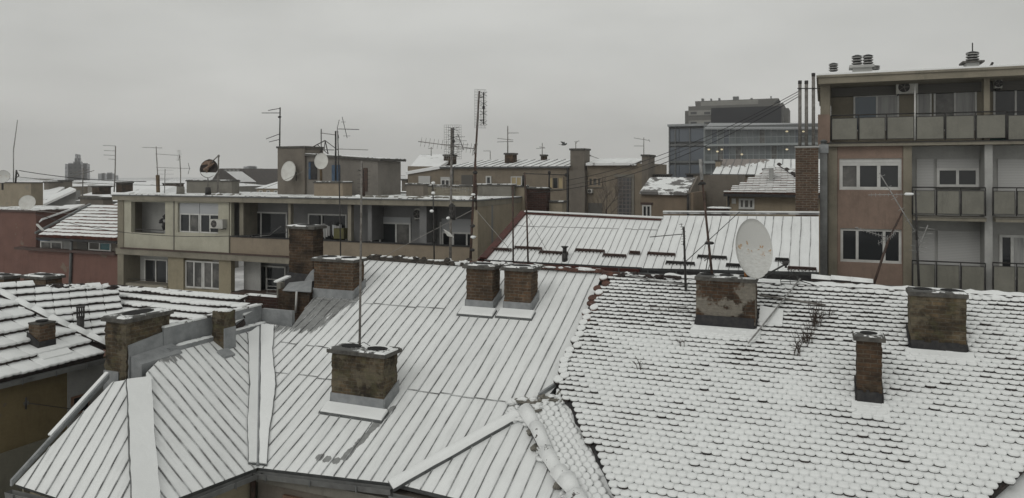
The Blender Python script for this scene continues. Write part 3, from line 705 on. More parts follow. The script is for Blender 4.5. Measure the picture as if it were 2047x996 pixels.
mb = MB(); mb.prism([PE.hit(*p) - PE.n * .01 for p in [(1112, 772), (1126, 800), (1143, 815), (1148, 838), (1164, 856), (1170, 880), (1186, 896), (1190, 918), (1206, 940), (1216, 965), (1236, 1000), (1262, 1060), (1300, 1060), (1235, 930), (1195, 850), (1150, 790)]], PE.n * -.3); mb.build('dark_edge_sheet', M['tar'], thouse)  # black sheet: the gap's shade beside the tile edge, put into the colour
mb = MB(); rnd = random.Random(4); ms = MB()
for i in range(26):
    c = PA.hit(rnd.uniform(1018, 1075), rnd.uniform(800, 846)) + PA.n * rnd.uniform(.02, .1); (ms if i % 3 else mb).lump(c, rnd.uniform(.07, .17), rnd.uniform(.07, .15), rnd.uniform(.04, .08), i, n=8, m=5, jit=.9)
for i in range(16):
    c = PA.hit(rnd.uniform(1080, 1128), rnd.uniform(788, 808)) + PA.n * rnd.uniform(.02, .08); (ms if i % 2 else mb).lump(c, rnd.uniform(.05, .12), rnd.uniform(.05, .1), rnd.uniform(.03, .07), i, n=8, m=5, jit=.9)
for i in range(34):
    f = rnd.uniform(0, 1); k_ = f * (len(hp) - 2); a_ = hp[int(k_)].lerp(hp[int(k_) + 1], k_ % 1); sd__ = rnd.choice((-1, 1)); c = a_ + PA.a * sd__ * rnd.uniform(.15, .24) - PA.n * .05
    (ms if i % 3 else mb).lump(c, rnd.uniform(.05, .13), rnd.uniform(.06, .16), rnd.uniform(.03, .07), i + 40, n=8, m=5, jit=.8)
o = mb.build('mortar_lumps', M['cement'], thouse); ms.build('snow', M['snow'], o)
mb = MB(); mb.prism([PA.hit(*p) - PA.n * .02 for p in [(1050, 820), (1130, 780), (1300, 1060), (1150, 1060)]], PA.n * -.05); mb.build('roof_boards', M['snow'], thouse)
# lower metal roof at the right corner
PL = PE.off(-.28); mb = MB()
seam_roof(thouse, PL, [(2230, 850), (2230, 1120), (1900, 1120), (1930, 1040), (1975, 985), (2050, 918)], (PL.hit(2047, 945) - PL.hit(1990, 1000)).normalized(), .55, M['seam_b'], M['rib'], name='lower_roof', thick=.06)
mb = MB(); mb.prism([PE.hit(*p) - PE.n * .01 for p in [(2230, 872), (2052, 926), (1985, 984), (1930, 1050), (1900, 1050), (1960, 970), (2030, 905), (2230, 850)]], PE.n * -.2); mb.build('dark_edge_sheet', M['tar'], thouse)
mb = MB(); mb.box(sT(1300, 12.5), sR, 12.6, 12.9, GZ, -7.2); mb.build('wall', M['mwall2'], thouse)
mb = MB(); mb.box(sR - .3, sR, 12.9, RT + 2, GZ, RZ - 3.5); mb.build('side_wall', M['mwall2'], thouse)

# ---------------------------------------------------------------- chimneys on the near roofs
_, C1 = chimney('broad weathered brick chimney carrying a tall thin mast, alone amid the near metal roof', PA, 663, 767, 697, 808, .62, M['brick_old'], flues=2, over=.09, flash=.30, rag=1.8)
_, C2 = chimney('left one of the pair of brick chimneys near the metal roof ridge', PA, 932, 984, 530, 617, .55, M['brick'], over=.09, flash=.27)
_, C3 = chimney('right one of the pair of brick chimneys near the metal roof ridge', PA, 1008, 1061, 534, 621, .55, M['brick'], over=.09, flash=.27)
_, C4 = chimney('wide brick chimney with curved grey skirt, upper left of the metal roof', PA, 628, 706, 516, 592, .6, M['brick'], flues=2, over=.08, flash=.26, shelf=0)
_, C5 = chimney('tall narrow brick chimney with black tarred foot behind the wide one', None, 578, 626, 452, 570, .55, M['brick_dark'], T=20.6, over=.09, zb=-4.8)
_, C6 = chimney('big crumbling chimney with bare masonry and grey skirt on the left wing gable', None, 210, 252, 634, 760, 1.35, M['brick_old'], T=13.35, over=.07, zb=-6.2, cap_h=.1, rag=3.2)
_, C7 = chimney('short uncapped brick chimney stub at the wing parapet', None, 424, 448, 622, 672, .42, M['brick_old'], T=PB.hit(424, 680).dot(V), cap_h=0, zb=-5)
_, C8 = chimney('wide dark brick chimney carrying the large rusty dish on the tiled roof', PE, 1391, 1510, 553, 655, .6, M['brick_plaster'], flues=3, flash=.16, shelf=.4, m_flash=M['tar'], over=.03)
_, C9 = chimney('small slender brick chimney low on the tiled roof', PE, 1713, 1763, 672, 808, .5, M['brick_dark'], flash=.22, shelf=.42, m_flash=M['tar'], over=.07)
_, C10 = chimney('wide square brick chimney high on the right of the tiled roof', PE, 1820, 1932, 583, 702, .6, M['brick_old'], flues=2, flash=.2, shelf=.35, m_flash=M['tar'], over=.04)
def snow_box(root, s0, s1, t0, t1, z0, z1, nm='snow', m='snow'):
    mb = MB(); c = [(s0, t0), (s1, t0), (s1, t1), (s0, t1)]; e = .02
    mb.hexa([W(a, b, z0) for a, b in c], [W(a + (e if a < (s0 + s1) / 2 else -e), b + (e if b < (t0 + t1) / 2 else -e), z1) for a, b in c]); return mb.build(nm, M[m], root)
# details of single chimneys
def obj_by_label(frag):
    for o in bpy.data.objects:
        if o.get('label') and frag in o['label']: return o
r6 = obj_by_label('big crumbling'); s0, s1, t0, t1, zt = C6
mb = MB(); mb.hexa([W(s1 + .002, t0 + .05, zr - .7), W(s1 + .05, t0 + .05, zr - .7), W(s1 + .05, t1 + .02, zr - .1), W(s1 + .002, t1 + .02, zr - .1)], [W(s1 + .002, t0 + .05, zr + .33), W(s1 + .03, t0 + .05, zr + .33), W(s1 + .03, t1 + .02, zr + .5), W(s1 + .002, t1 + .02, zr + .5)]); mb.build('flashing', M['zinc'], r6)
mb = MB(); mb.hexa([W(s1 + .05, t0 + .1, zr - .5), W(s1 + .42, t0 + .1, zr - .55), W(s1 + .42, t1 + .02, zr - .3), W(s1 + .05, t1 + .02, zr - .3)], [W(s1 + .05, t0 + .1, zr + .05), W(s1 + .42, t0 + .1, zr - .12), W(s1 + .42, t1 + .02, zr - .08), W(s1 + .05, t1 + .02, zr + .12)]); mb.build('ridge_flashing', M['zinc'], r6)
mb = MB(); mb.box(s0 - .02, s0 + .5, t0 - .03, t0 - .002, -6.2, zr - .35); mb.build('front_flashing', M['zinc'], r6)
r7 = obj_by_label('uncapped'); s0, s1, t0, t1, zt = C7
mb = MB(); mb.box(s1 + .002, s1 + .03, t0 - .02, t1, zr - .3, zr + .32); mb.build('flashing', M['zinc'], r7)
ms = MB(); [ms.lump(W(s0 + (s1 - s0) * f, t0 + .2, zt + .01), .1, .2, .05, i) for i, f in enumerate((.2, .5, .85))]; ms.build('snow', M['snow'], r7)
mb = MB(); f = lambda s, t, h: W(s, t, PB.z(*W(s, t, 0).xy) + h); mb.hexa([f(s1 + .03, t0 - .3, 0), f(s1 + .3, t0 - .3, 0), f(s1 + .3, t0 + .1, 0), f(s1 + .03, t0 + .1, 0)], [f(s1 + .03, t0 - .3, .06), f(s1 + .3, t0 - .3, .06), f(s1 + .3, t0 + .1, .06), f(s1 + .03, t0 + .1, .06)]); mb.build('apron', M['zinc'], r7)
r5 = obj_by_label('tarred foot'); s0, s1, t0, t1, zt = C5
za = zpx(s0, t0, 545); mb = MB(); mb.hexa([W(s0 - .15, t0 - .2, za - .5), W(s1 + .1, t0 - .2, za - .5), W(s1 + .1, t1, za - .4), W(s0 - .15, t1, za - .4)], [W(s0 - .02, t0 - .02, za + .0), W(s1 + .02, t0 - .02, za - .05), W(s1 + .02, t1, za + .5), W(s0 - .02, t1, za + .5)]); mb.build('tarred_foot', M['tar'], r5)
# dark pots on the base of c8: plaster patch band and snow-covered board beside it
r8 = obj_by_label('rusty dish on the tiled'); s0, s1, t0, t1, zt = C8
mb = MB(); f = lambda s, t, h: W(s, t, PE.zst(s, t) + h)
mb.hexa([f(s1 + .06, t0 + .25, .05), f(s1 + .62, t0 + .15, .1), f(s1 + .62, t0 + .7, .1), f(s1 + .06, t0 + .75, .1)], [f(s1 + .06, t0 + .25, .12), f(s1 + .62, t0 + .15, .16), f(s1 + .62, t0 + .7, .16), f(s1 + .06, t0 + .75, .2)]); mb.build('snowy_board', M['snow'], r8)
mb = MB(); z0 = PE.zst(s0, t0); mb.box(s0 + .01, s1 - .03, t0 - .045, t0 - .03, z0 + .0, z0 + .34); mb.build('tarred_foot', M['tar'], r8)
for C_, h_, lb in ((C9, .3, 'slender'), (C10, .26, 'wide square')):
    s0, s1, t0, t1, zt = C_; rr = obj_by_label(lb); z0 = PE.zst(s0, t0); mb = MB(); rnd = random.Random(3); n = 8
    for i in range(n): mb.box(s0 + (s1 - s0) * i / n, s0 + (s1 - s0) * (i + 1) / n - .001, t0 - .048, t0 - .03 - rnd.uniform(0, .004), z0, z0 + h_ + rnd.uniform(-.03, .04))
    mb.build('tarred_foot', M['tar'], rr)
# brick lean-to and little roof in front of the tall chimney
lt = thing('brick_lean_to', 'low brick lean-to with a bent tin roof beside the tarred chimney foot', 'shed', W(sT(560, 21), 20.0, -5))
tq = 19.0
a, b = onT(490, 590, tq + .5), onT(556, 590, tq + .5)
mb = MB(); mb.box(a.dot(U), b.dot(U), tq + .5, tq + .75, -7, a.z); bw = mb.build('wall', M['brick_red'], lt); snow_box(bw, a.dot(U) - .02, b.dot(U), tq + .48, tq + .77, a.z + .002, a.z + .03, m='snow_thin')
a, b = onT(556, 578, tq + .3), onT(618, 585, tq + .3)
mb = MB(); mb.box(a.dot(U), b.dot(U), tq + .3, tq + .7, -7, a.z); mb.build('front_wall', M['brick_dark'], lt)
pts = [onT(565, 580, tq + .2), onT(622, 583, tq + .2), onT(624, 560, tq + .9), onT(578, 565, tq + .9)]
mb = MB(); mb.prism(pts, Z * -.03); mb.build('tin_roof', M['zinc'], lt)
pts = [onT(606, 566, 20.4), onT(627, 562, 20.3), onT(627, 538, 20.4), onT(618, 545, 20.7)]
mb = MB(); mb.prism(pts, V * .05); mb.build('tin_side', M['zinc'], lt)
a = onT(593, 583, tq + .2); mb = MB(); mb.tube(a, onT(591, 625, tq + .2), .035, n=8); mb.build('drainpipe', M['white'], lt)
a = onT(553, 565, tq + .4); mb = MB(); mb.box(a.dot(U), a.dot(U) + .16, tq + .4, tq + .6, a.z - .5, a.z); mb.build('post', M['cement'], lt)
mb = MB(); mb.bar(onT(552, 565, tq + .5), onT(577, 554, tq + 1.1), .2, .05); mb.build('snowy_rail', M['snow'], lt)

# ---------------------------------------------------------------- ochre neighbour house on the left with big interlocking tiles
e0 = at(205, 712, 22); SQ = e0.dot(U); PQ1 = plane3(e0, e0 + V, (-U + Z * .5))
h0 = PQ1.hit(-60, 558); h1 = PQ1.hit(207, 691)
nb = thing('ochre_house', 'ochre rendered house at the left edge under thick snow in long tile courses', 'house', W(SQ - 3, e0.dot(V) - 2, GZ))
def snowQ(u, v, rnd): return .5, .045 + rnd.uniform(0, .012)
ptsQ1 = [PQ1.hit(*p) for p in [(-60, 558), (0, 591), (100, 640), (207, 691), (207, 713), (-60, 778)]]
M['tileq'] = M['tile_dark']
tile_roof(nb, PQ1, None, .62, .62, M['tile_dark'], M['snow'], hgt=.13, snowf=snowQ, pts=ptsQ1, name='roof_tiles', arc=.05, lobes=3, stagger=0)
PQ2 = plane3(PQ1.hit(0, 591), h1, Vector((.8, .6, 0)))
ptsQ2 = [PQ2.hit(*p) for p in [(0, 591), (-40, 572), (60, 568), (170, 572), (224, 578), (228, 610), (244, 660), (240, 700), (207, 691), (100, 640)]]
def snowQ2(u, v, rnd): return .6 + .3 * noise.noise(Vector((u, v, 0))) + (.2 if v > 1 else 0), .03 + rnd.uniform(0, .01)
tile_roof(nb, PQ2, None, .33, .46, M['tile_dark'], M['snow'], hgt=.11, snowf=snowQ2, pts=ptsQ2, name='rear_roof_tiles', arc=.04, lobes=2, stagger=0, seed=5)
PQ3 = Plane(PQ2.hit(232, 640) , U.cross(V + Z * .42))
ptsQ3 = [PQ3.hit(*p) for p in [(224, 576), (330, 580), (488, 600), (488, 640), (420, 700), (244, 700), (234, 650), (228, 610)]]
def snowQ3(u, v, rnd): return .6 + .4 * noise.noise(Vector((u * .8, v, 4))), .035 + rnd.uniform(0, .012)
tile_roof(nb, PQ3, None, .40, .42, M['tile_dark'], M['snow'], hgt=.13, snowf=snowQ3, pts=ptsQ3, name='side_roof_tiles', arc=.055, lobes=2, stagger=0, seed=6)
mb = MB(); ms = MB(); rnd = random.Random(31)                         # broken ridge of the rear slopes
for i in range(120):
    f = rnd.uniform(0, 1); x = 100 + 388 * f; y = 570 + (4 if x < 230 else 4 + (x - 230) * .09) + rnd.uniform(-3, 4); P_ = PQ3 if x > 226 else PQ2
    c = P_.hit(x, y); (mb if rnd.random() < .6 else ms).lump(c, rnd.uniform(.1, .24), .12, rnd.uniform(.03, .08), i, n=7, m=4, jit=.9)
o = mb.build('ridge_rubble', M['tile_dark'], nb); ms.build('snow', M['snow'], o)
ridge_tiles(nb, [PQ1.hit(-60, 558) + Z * .06, PQ1.hit(0, 591) + Z * .06, PQ1.hit(100, 642) + Z * .06, PQ1.hit(215, 695) + Z * .06], .12, M['tile_dark'], M['snow'], snowy=1, ln=.55, name='hip_ridge_tiles')
tq0 = PQ1.hit(-60, 778).dot(V); tq1 = e0.dot(V)
gutter(nb, PQ1.hit(-60, 776) - Z * .05, PQ1.hit(207, 713) - Z * .05, out=U)
zq = e0.z - .18
mb = MB()
sw = SQ - .3; wz = zpx(sw, tq1 - 1.1, 793); wz1 = zpx(sw, tq1 - 1.1, 822)
mb.box(sw - .3, sw, tq0 - 3, tq1 + 3.2, GZ, zq); mb.build('wall', M['qwall'], nb)
mb = MB(); mb.box(sw + .002, sw + .05, tq0 - 3, tq1 + 3.2, GZ, zpx(sw, tq0 + 1, 905)); mb.build('plinth', M['qgrey'], nb)
mb = MB(); mb.box(sw + .002, sw + .03, tq1 - .9, tq1 + 3.2, zpx(sw, tq1, 905), zq); mb.build('wall_patch', M['greywall'], nb)
def on_s(px, py, s):
    r = ray(px, py); return r * (s / r.dot(U))
wa, wb = on_s(140, 800, sw), on_s(176, 786, sw)
mb = MB(); mb.box(sw + .032, sw + .06, wa.dot(V), wb.dot(V), on_s(158, 826, sw).z, on_s(158, 789, sw).z); wn = mb.build('window', M['frame_brown'], nb)
mb = MB(); mb.box(sw + .062, sw + .068, wa.dot(V) + .08, wb.dot(V) - .05, on_s(158, 822, sw).z, on_s(158, 793, sw).z); mb.build('pane', M['dark'], wn)
for (x, y, nm) in ((52, 806, 'plate'),):
    c = on_s(x, y, sw + .03); mb = MB(); mb.tube(c, c + U * .03, .07, n=10); mb.build('wall_fixture', M['cement'], nb)
br = tag(MB().tube(on_s(52, 803, sw + .05), on_s(52, 806, sw + .9), .02).path([on_s(57, 806, sw + .5), on_s(100, 812, sw + .5), on_s(145, 818, sw + .25)], .012).tube(on_s(52, 795, sw + .5), on_s(52, 818, sw + .5), .025).build('wire_bracket', M['iron']), 'iron wire bracket sticking out of the ochre wall', 'bracket')
q11 = PQ1.hit(79, 704)
_, C11 = chimney('squat brick chimney with tarred foot on the left snowy tile roof', None, 57, 79, 645, 702, .47, M['brick'], T=q11.dot(V), cap_h=.05, over=.01, zb=q11.z - .05, snowcap=None, flues=1)
s0, s1, t0, t1, zt = C11; r11 = obj_by_label('squat brick'); z_ = lambda s, t, h: W(s, t, PQ1.zst(s, t) + h)
mb = MB(); mb.hexa([z_(s0 - .06, t0 - .04, -.05), z_(s1 + .03, t0 - .04, -.05), z_(s1 + .03, t0 - .012, -.05), z_(s0 - .06, t0 - .012, -.05)], [z_(s0 - .02, t0 - .03, .3), z_(s1 + .03, t0 - .03, .3), z_(s1 + .03, t0 - .012, .3), z_(s0 - .02, t0 - .012, .3)])
mb.hexa([z_(s1 + .012, t0 - .011, -.05), z_(s1 + .04, t0 - .011, -.05), z_(s1 + .04, t1, -.05), z_(s1 + .012, t1, -.05)], [z_(s1 + .012, t0 - .011, .3), z_(s1 + .03, t0 - .011, .3), z_(s1 + .03, t1, .3), z_(s1 + .012, t1, .3)]); mb.build('tarred_foot', M['tar'], r11)
mb = MB(); mb.hexa([z_(s1 + .05, t0 - .2, 0), z_(s1 + .45, t0 - .2, 0), z_(s1 + .45, t1 + .2, 0), z_(s1 + .05, t1 + .2, 0)], [z_(s1 + .05, t0 - .2, .15), z_(s1 + .45, t0 - .2, .12), z_(s1 + .45, t1 + .2, .12), z_(s1 + .05, t1 + .2, .15)]); mb.build('apron_snow', M['snow'], r11)
_, C12 = chimney('brick chimney stump in front of the brick-red wall, left of the broken ridge', None, 48, 92, 551, 592, .6, M['brick'], T=17.6, over=.08, zb=-5.4)
_, C13 = chimney('chimney stump cut by the left picture edge', None, -30, 8, 551, 592, .6, M['brick_dark'], T=17.8, over=.05, zb=-5.4)
pv = PQ2.hit(161, 662)
vt = thing('vent_pipe', 'black slotted vent pipe standing in the left snowy tiles', 'vent', pv)
mb = MB(); mb.tube(pv - Z * .2, pv + Z * .45, .1, n=12); mb.build('pipe', M['iron'], vt)
mb = MB(); [mb.tube(pv + Z * .4 + Vector((math.cos(a) * .1, math.sin(a) * .1, 0)), pv + Z * .72 + Vector((math.cos(a) * .1, math.sin(a) * .1, 0)), .014, n=5) for a in [i * math.pi / 5 for i in range(10)]]; mb.build('slots', M['iron'], vt)
mb = MB(); mb.tube(pv + Z * .72, pv + Z * .76, .12, n=12); mb.build('lid', M['iron'], vt)
# ---------------------------------------------------------------- facade helpers
def fz(px, py, T): return onT(px, py, T).z
def rect(T, x0, x1, y0, y1, xr=None):
    xr = (x0 + x1) / 2 if xr is None else xr
    return sT(x0, T), sT(x1, T), fz(xr, y1, T), fz(xr, y0, T)
def window(root, T, r, cols=2, fr=.05, m_f='white', m_p='pane', shut=0, m_s='shutter', sill=True, name='window', proud=.06, cuts=None, sill_m='cement'):
    s0, s1, z0, z1 = r; t1 = T - .002; t0 = T - proud
    zs = z1 - (z1 - z0) * shut
    mb = MB(); top = zs if shut else z1
    mb.box(s0, s1, t0, t1, z0, z0 + fr); mb.box(s0, s1, t0, t1, top - fr, top); zi0, zi1 = z0 + fr + .0005, top - fr - .0005
    cuts = cuts or [i / cols for i in range(cols + 1)]; ed = [s0 + (s1 - s0) * c for c in cuts]
    for i, e in enumerate(ed):
        a = e if i == 0 else e - fr * (.5 if i < len(ed) - 1 else 1); b = a + fr
        mb.box(a, b, t0, t1, zi0, zi1)
    o = mb.build(name, M[m_f], root)
    ps = m_p if isinstance(m_p, (list, tuple)) else [m_p] * (len(ed) - 1)
    for i in range(len(ed) - 1):
        a = ed[i] + (fr if i == 0 else fr * .5) + .001; b = ed[i + 1] - (fr if i == len(ed) - 2 else fr * .5) - .001
        mb = MB(); mb.box(a, b, T - proud * .45, T - .004, zi0 + .001, zi1 - .001); mb.build('pane', M[ps[i]], o)
    if shut > 0:
        mb = MB(); mb.box(s0, s1, T - proud - .01, t1, zs + .001, z1); mb.build('roller_shutter', M[m_s], o)
    if sill:
        mb = MB(); mb.box(s0 - .06, s1 + .06, T - .12, t1, z0 - .05, z0 - .002); mb.build('sill', M[sill_m], o)
    return o
def ac_unit(label, T, r, dep=.32, fan=.33, parent=None, name='air_conditioner'):
    s0, s1, z0, z1 = r
    root = thing(name, label, 'air conditioner', W((s0 + s1) / 2, T - dep / 2, z0), 'air conditioners')
    mb = MB(); mb.box(s0, s1, T - dep, T - .01, z0, z1); mb.build('casing', M['ac'], root)
    c = W(s0 + (s1 - s0) * fan, T - dep, (z0 + z1) / 2); R = (z1 - z0) * .4
    mb = MB(); mb.tube(c - V * .012, c + V * .002, R, n=20); fo = mb.build('fan', M['iron'], root)
    mb = MB(); mb.tube(c - V * .02, c - V * .013, R * .18, n=10)
    for k in range(5):
        a = k * 2 * math.pi / 5; d = U * math.cos(a) + Z * math.sin(a); mb.bar(c + d * R * .18 - V * .016, c + d * R * .92 - V * .016, R * .12, .002, -V)
    mb.build('blades', M['steel'], fo)
    mb = MB(); mb.box(s0 + .05, s0 + .09, T - dep, T - .01, z0 - .05, z0 - .002); mb.box(s1 - .09, s1 - .05, T - dep, T - .01, z0 - .05, z0 - .002); mb.build('bracket', M['iron'], root)
    return root
def holes_wall(mb, T, th, s0, s1, z0, z1, holes, mat=0):
    ss = sorted({s0, s1, *[h[0] for h in holes], *[h[1] for h in holes]}); zz = sorted({z0, z1, *[h[2] for h in holes], *[h[3] for h in holes]})
    for a, b in zip(ss, ss[1:]):
        run = None
        for c, d in zip(zz, zz[1:]):
            ms_, mz = (a + b) / 2, (c + d) / 2
            solid = s0 <= ms_ <= s1 and z0 <= mz <= z1 and not any(h[0] < ms_ < h[1] and h[2] < mz < h[3] for h in holes)
            if solid: run = (run[0] if run else c, d)
            if (not solid or d == zz[-1]) and run: mb.box(a, b, T, T + th, run[0], run[1], mat); run = None
    return mb
# ---------------------------------------------------------------- long low apartment block (left)
TL = 29.3; TB = TL + 1.35
lb = thing('apartment_block', 'long flat-roofed block of flats with cream corner flat and deep grey loggias, left of centre', 'apartment block', W(-22, TL + 3, GZ))
sl0, sl1 = sT(238, TL), sT(957, TL)
zt = fz(300, 390, TL); zf = fz(300, 401, TL)                       # roof slab
mb = MB(); mb.box(sl0 - .25, sl1 + .02, TL - .25, TL + 6.8, zf, zt - .05); rs = mb.build('roof_slab', M['slab'], lb)
mb = MB(); mb.box(sl0 - .3, sl1 + .05, TL - .3, TL + 6.85, zt - .049, zt); mb.build('roof_edge', M['zinc_dark'], rs)
mb = MB(); mb.box(sl0 - .2, sl1, TL - .22, TL + 6.7, zt + .001, zt + .03); mb.build('snow', M['snow_thin'], rs)
zfl = fz(300, 497, TL); zfb = fz(300, 511, TL)                      # floor slab between the storeys
mb = MB(); mb.box(sl0 - .1, sl1, TL - .14, TB + .2, zfb, zfl - .06); fs = mb.build('floor_slab', M['slab'], lb)
mb = MB(); mb.box(sl0 + .3, sl1, TL - .2, TB, zfl - .059, zfl); mb.build('slab_edge', M['brown_metal'], fs)
# cream corner flat
s_c0, s_c1 = sT(250, TL), sT(459, TL)
hole1 = rect(TL, 264, 332, 404, 466); hole2 = rect(TL, 357, 438, 406, 466)
mb = MB(); holes_wall(mb, TL - .06, .25, s_c0, s_c1, zfl + .002, zf - .002, [hole1, hole2]); mb.build('cream_wall', M['cream'], lb)
mb = MB(); mb.box(sl0, s_c0 - .002, TL - .1, TB + 5, GZ, zf - .002); mb.build('end_wall', M['olive'], lb)
mb = MB(); mb.box(sT(349, TL), sT(350.6, TL), TL - .09, TL - .062, zfl + .01, zf - .01); mb.build('joint', M['cement'], lb)
mb = MB(); mb.box(s_c0, s_c1, TL + 1.1, TL + 1.2, zfl, zf - .002); mb.build('inner_wall', M['rwhite'], lb)
rr = rect(TL, 270, 328, 456, 466); mb = MB(); mb.box(rr[0], rr[1], TL - .03, TL, rr[2], rr[2] + .04); mb.box(rr[0], rr[1], TL - .03, TL, rr[2] + .16, rr[2] + .2); mb.build('balcony_rail', M['iron'], lb)
mb = MB(); rnd = random.Random(2)
for i in range(7): c = onT(326 + rnd.uniform(-4, 4), 432 + i * 4, TL + .3); mb.lump(c, .12, .1, .1, i, n=6, m=4, jit=.9)
mb.build('laundry', M['tar'], lb)
window(lb, TL + .12, (hole2[0] + .01, sT(397, TL), hole2[2], hole2[3]), 2, .07, shut=.36, m_p=['pane', 'pane_curtain'], m_s='shutter_grey', sill=False)
window(lb, TL + .12, (sT(398, TL), hole2[1] - .01, hole2[2], hole2[3]), 2, .07, shut=.36, m_s='shutter_grey', sill=False)
ac_unit('air conditioner beside the double window of the cream corner flat', TL - .06, rect(TL, 430, 456, 438, 456))
# loggias of the upper floor
s_e = sl1
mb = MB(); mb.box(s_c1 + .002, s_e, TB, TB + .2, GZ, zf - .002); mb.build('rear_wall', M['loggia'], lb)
mb = MB(); mb.box(sT(462, TL), s_e - .3, TL - .05, TL + .1, zfl + .002, fz(520, 476, TL)); mb.build('parapet', M['beige'], lb)
mb = MB(); mb.box(sT(462, TL), s_e - .3, TL - .09, TL + .13, fz(520, 476, TL) + .001, fz(520, 476, TL) + .05); mb.build('parapet_cap', M['tar'], lb)
for a, b, m_ in ((576, 581, 'slab'), (695, 702, 'slab'), (459.5, 462, 'cream')):
    mb = MB(); mb.box(sT(a, TL), sT(b, TL), TL, TL + .22, (fz(520, 476, TL) + .052), zf - .002); mb.build('column', M[m_], lb)
for a in (470, 728, 832):
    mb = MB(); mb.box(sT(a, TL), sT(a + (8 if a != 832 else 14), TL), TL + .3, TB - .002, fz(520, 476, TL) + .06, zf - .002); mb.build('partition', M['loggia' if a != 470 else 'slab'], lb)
wq = dict(m_f='white', sill=False)
window(lb, TB, rect(TB, 498, 575, 424, 492), 2, .07, cuts=[0, .33, 1], **wq)
window(lb, TB, rect(TB, 617, 694, 428, 492), 2, .07, cuts=[0, .36, 1], **wq)
window(lb, TB, rect(TB, 742, 822, 434, 500), 3, .08, cuts=[0, .24, .64, 1], shut=.16, m_s='shutter_grey', m_p=['pane', 'pane', 'pane_curtain'], **wq)
window(lb, TB, rect(TB, 884, 952, 438, 500), 3, .08, cuts=[0, .34, .74, 1], shut=.42, m_s='shutter_grey', **wq)
window(lb, TB, rect(TB, 880, 906, 444, 500), 1, .07, **wq)
ac_unit('air conditioner high on the grey loggia wall under the roof slab', TB, rect(TB, 835, 850, 417, 438), dep=.3)
# things on the loggia: drying rack, hanging washing, green cupboard
mb = MB(); a0 = onT(500, 474, TL + .6); a1 = onT(562, 452, TL + .7)
mb.path([a0, onT(540, 470, TL + .6), a1], .015); mb.path([onT(497, 470, TL + .8), onT(520, 478, TL + .5), onT(560, 476, TL + .6)], .015)
for i in range(5): mb.tube(onT(535 + i * 6, 468 - i * 3, TL + .4), onT(540 + i * 6, 466 - i * 3, TL + 1), .008)
tag(mb.build('drying_rack', M['alu']), 'folded wire drying rack leaning in the open dark loggia', 'drying rack')
wsh = thing('washing', 'washing in black and white hanging in the loggia behind the tall chimney', 'laundry', onT(655, 476, TL + .7))
rnd = random.Random(12)
for i in range(9):
    x = 641 + i * 4.6; mb = MB(); y0 = rnd.uniform(444, 452); mb.prism([onT(x, y0, TL + .7), onT(x + 4.2, y0 + 1, TL + .7), onT(x + 4.0, rnd.uniform(468, 478), TL + .72), onT(x + .5, rnd.uniform(468, 478), TL + .72)], V * .03); mb.build('cloth', M[rnd.choice(['shutter_grey', 'curtain', 'tar', 'curtain'])], wsh)
mb = MB(); mb.box(*rect(TL + .7, 672, 692, 459, 480)[:2], TL + .5, TL + .9, *rect(TL, 672, 692, 459, 480)[2:]); tag(mb.build('cupboard', noisy('moss_green', (.12, .115, .05), (.09, .085, .04), 4)), 'olive green cupboard at the end of the loggia with the washing', 'cupboard')
# lower storey
zl = zfb - .002
for (a, b, m_) in ((335, 366, 'ochre'), (437, 461, 'ochre')):
    mb = MB(); mb.box(sT(a, TL), sT(b, TL), TL + .02, TL + .3, GZ, zl); mb.build('lower_wall', M[m_], lb)
mb = MB(); mb.box(sT(366, TL) + .002, sT(437, TL) - .002, TL + .08, TL + .3, GZ, fz(400, 578, TL)); mb.build('lower_wall', M['ochre'], lb)
window(lb, TL + .2, rect(TL, 366, 401, 522, 577), 2, .08, m_p='pane_curtain', cuts=[0, .5, 1]); window(lb, TL + .2, rect(TL, 402, 437, 524, 579), 2, .08, m_p='pane_curtain')
mb = MB(); mb.box(s_c0 + .1, sT(335, TL) - .002, TL + .9, TL + 1, GZ, zl); mb.build('inner_wall', M['rwhite'], lb)
window(lb, TL + .9, rect(TL + .9, 290, 336, 518, 572), 2, .08, m_p='pane')
mb = MB(); [mb.tube(onT(256, y, TL), onT(336, y + 5, TL), .012) for y in (557, 563)]; mb.build('balcony_rail', M['iron'], lb)
mb = MB(); mb.box(s_c0 + .1, sT(335, TL), TL - .05, TL + .9, fz(300, 575, TL) - .15, fz(300, 569, TL)); mb.build('balcony_slab', M['slab'], lb)
window(lb, TB, rect(TB, 496, 572, 531, 600), 2, .07, **wq)
mb = MB(); mb.box(sT(462, TL), sT(496, TL), TL + .9, TL + .95, fz(480, 592, TL), zl); mb.build('inner_wall', M['rwhite'], lb)
mb = MB(); mb.box(sT(461, TL), s_e, TL, TB, fz(500, 592, TL) - .2, fz(500, 587, TL)); mb.build('balcony_slab', M['rust'], lb)
for y in (558, 572, 582):
    pass
rk = MB(); [rk.tube(onT(532, y, TL + .3), onT(560, y + 1, TL + .3), .02, n=5) for y in (558, 572, 579, 586)]; [rk.tube(onT(x, 556, TL + .3), onT(x, 592, TL + .3), .015, n=5) for x in (534, 558)]
tag(rk.build('shelf_rack', M['alu']), 'metal rack standing on the lower dark balcony of the long block', 'rack')
# plain end wall at the right of the block
mb = MB(); mb.box(sl1 - .28, sl1 - .002, TL - .1, TL + 6.6, GZ, zf - .003); mb.build('side_wall', M['side'], lb)
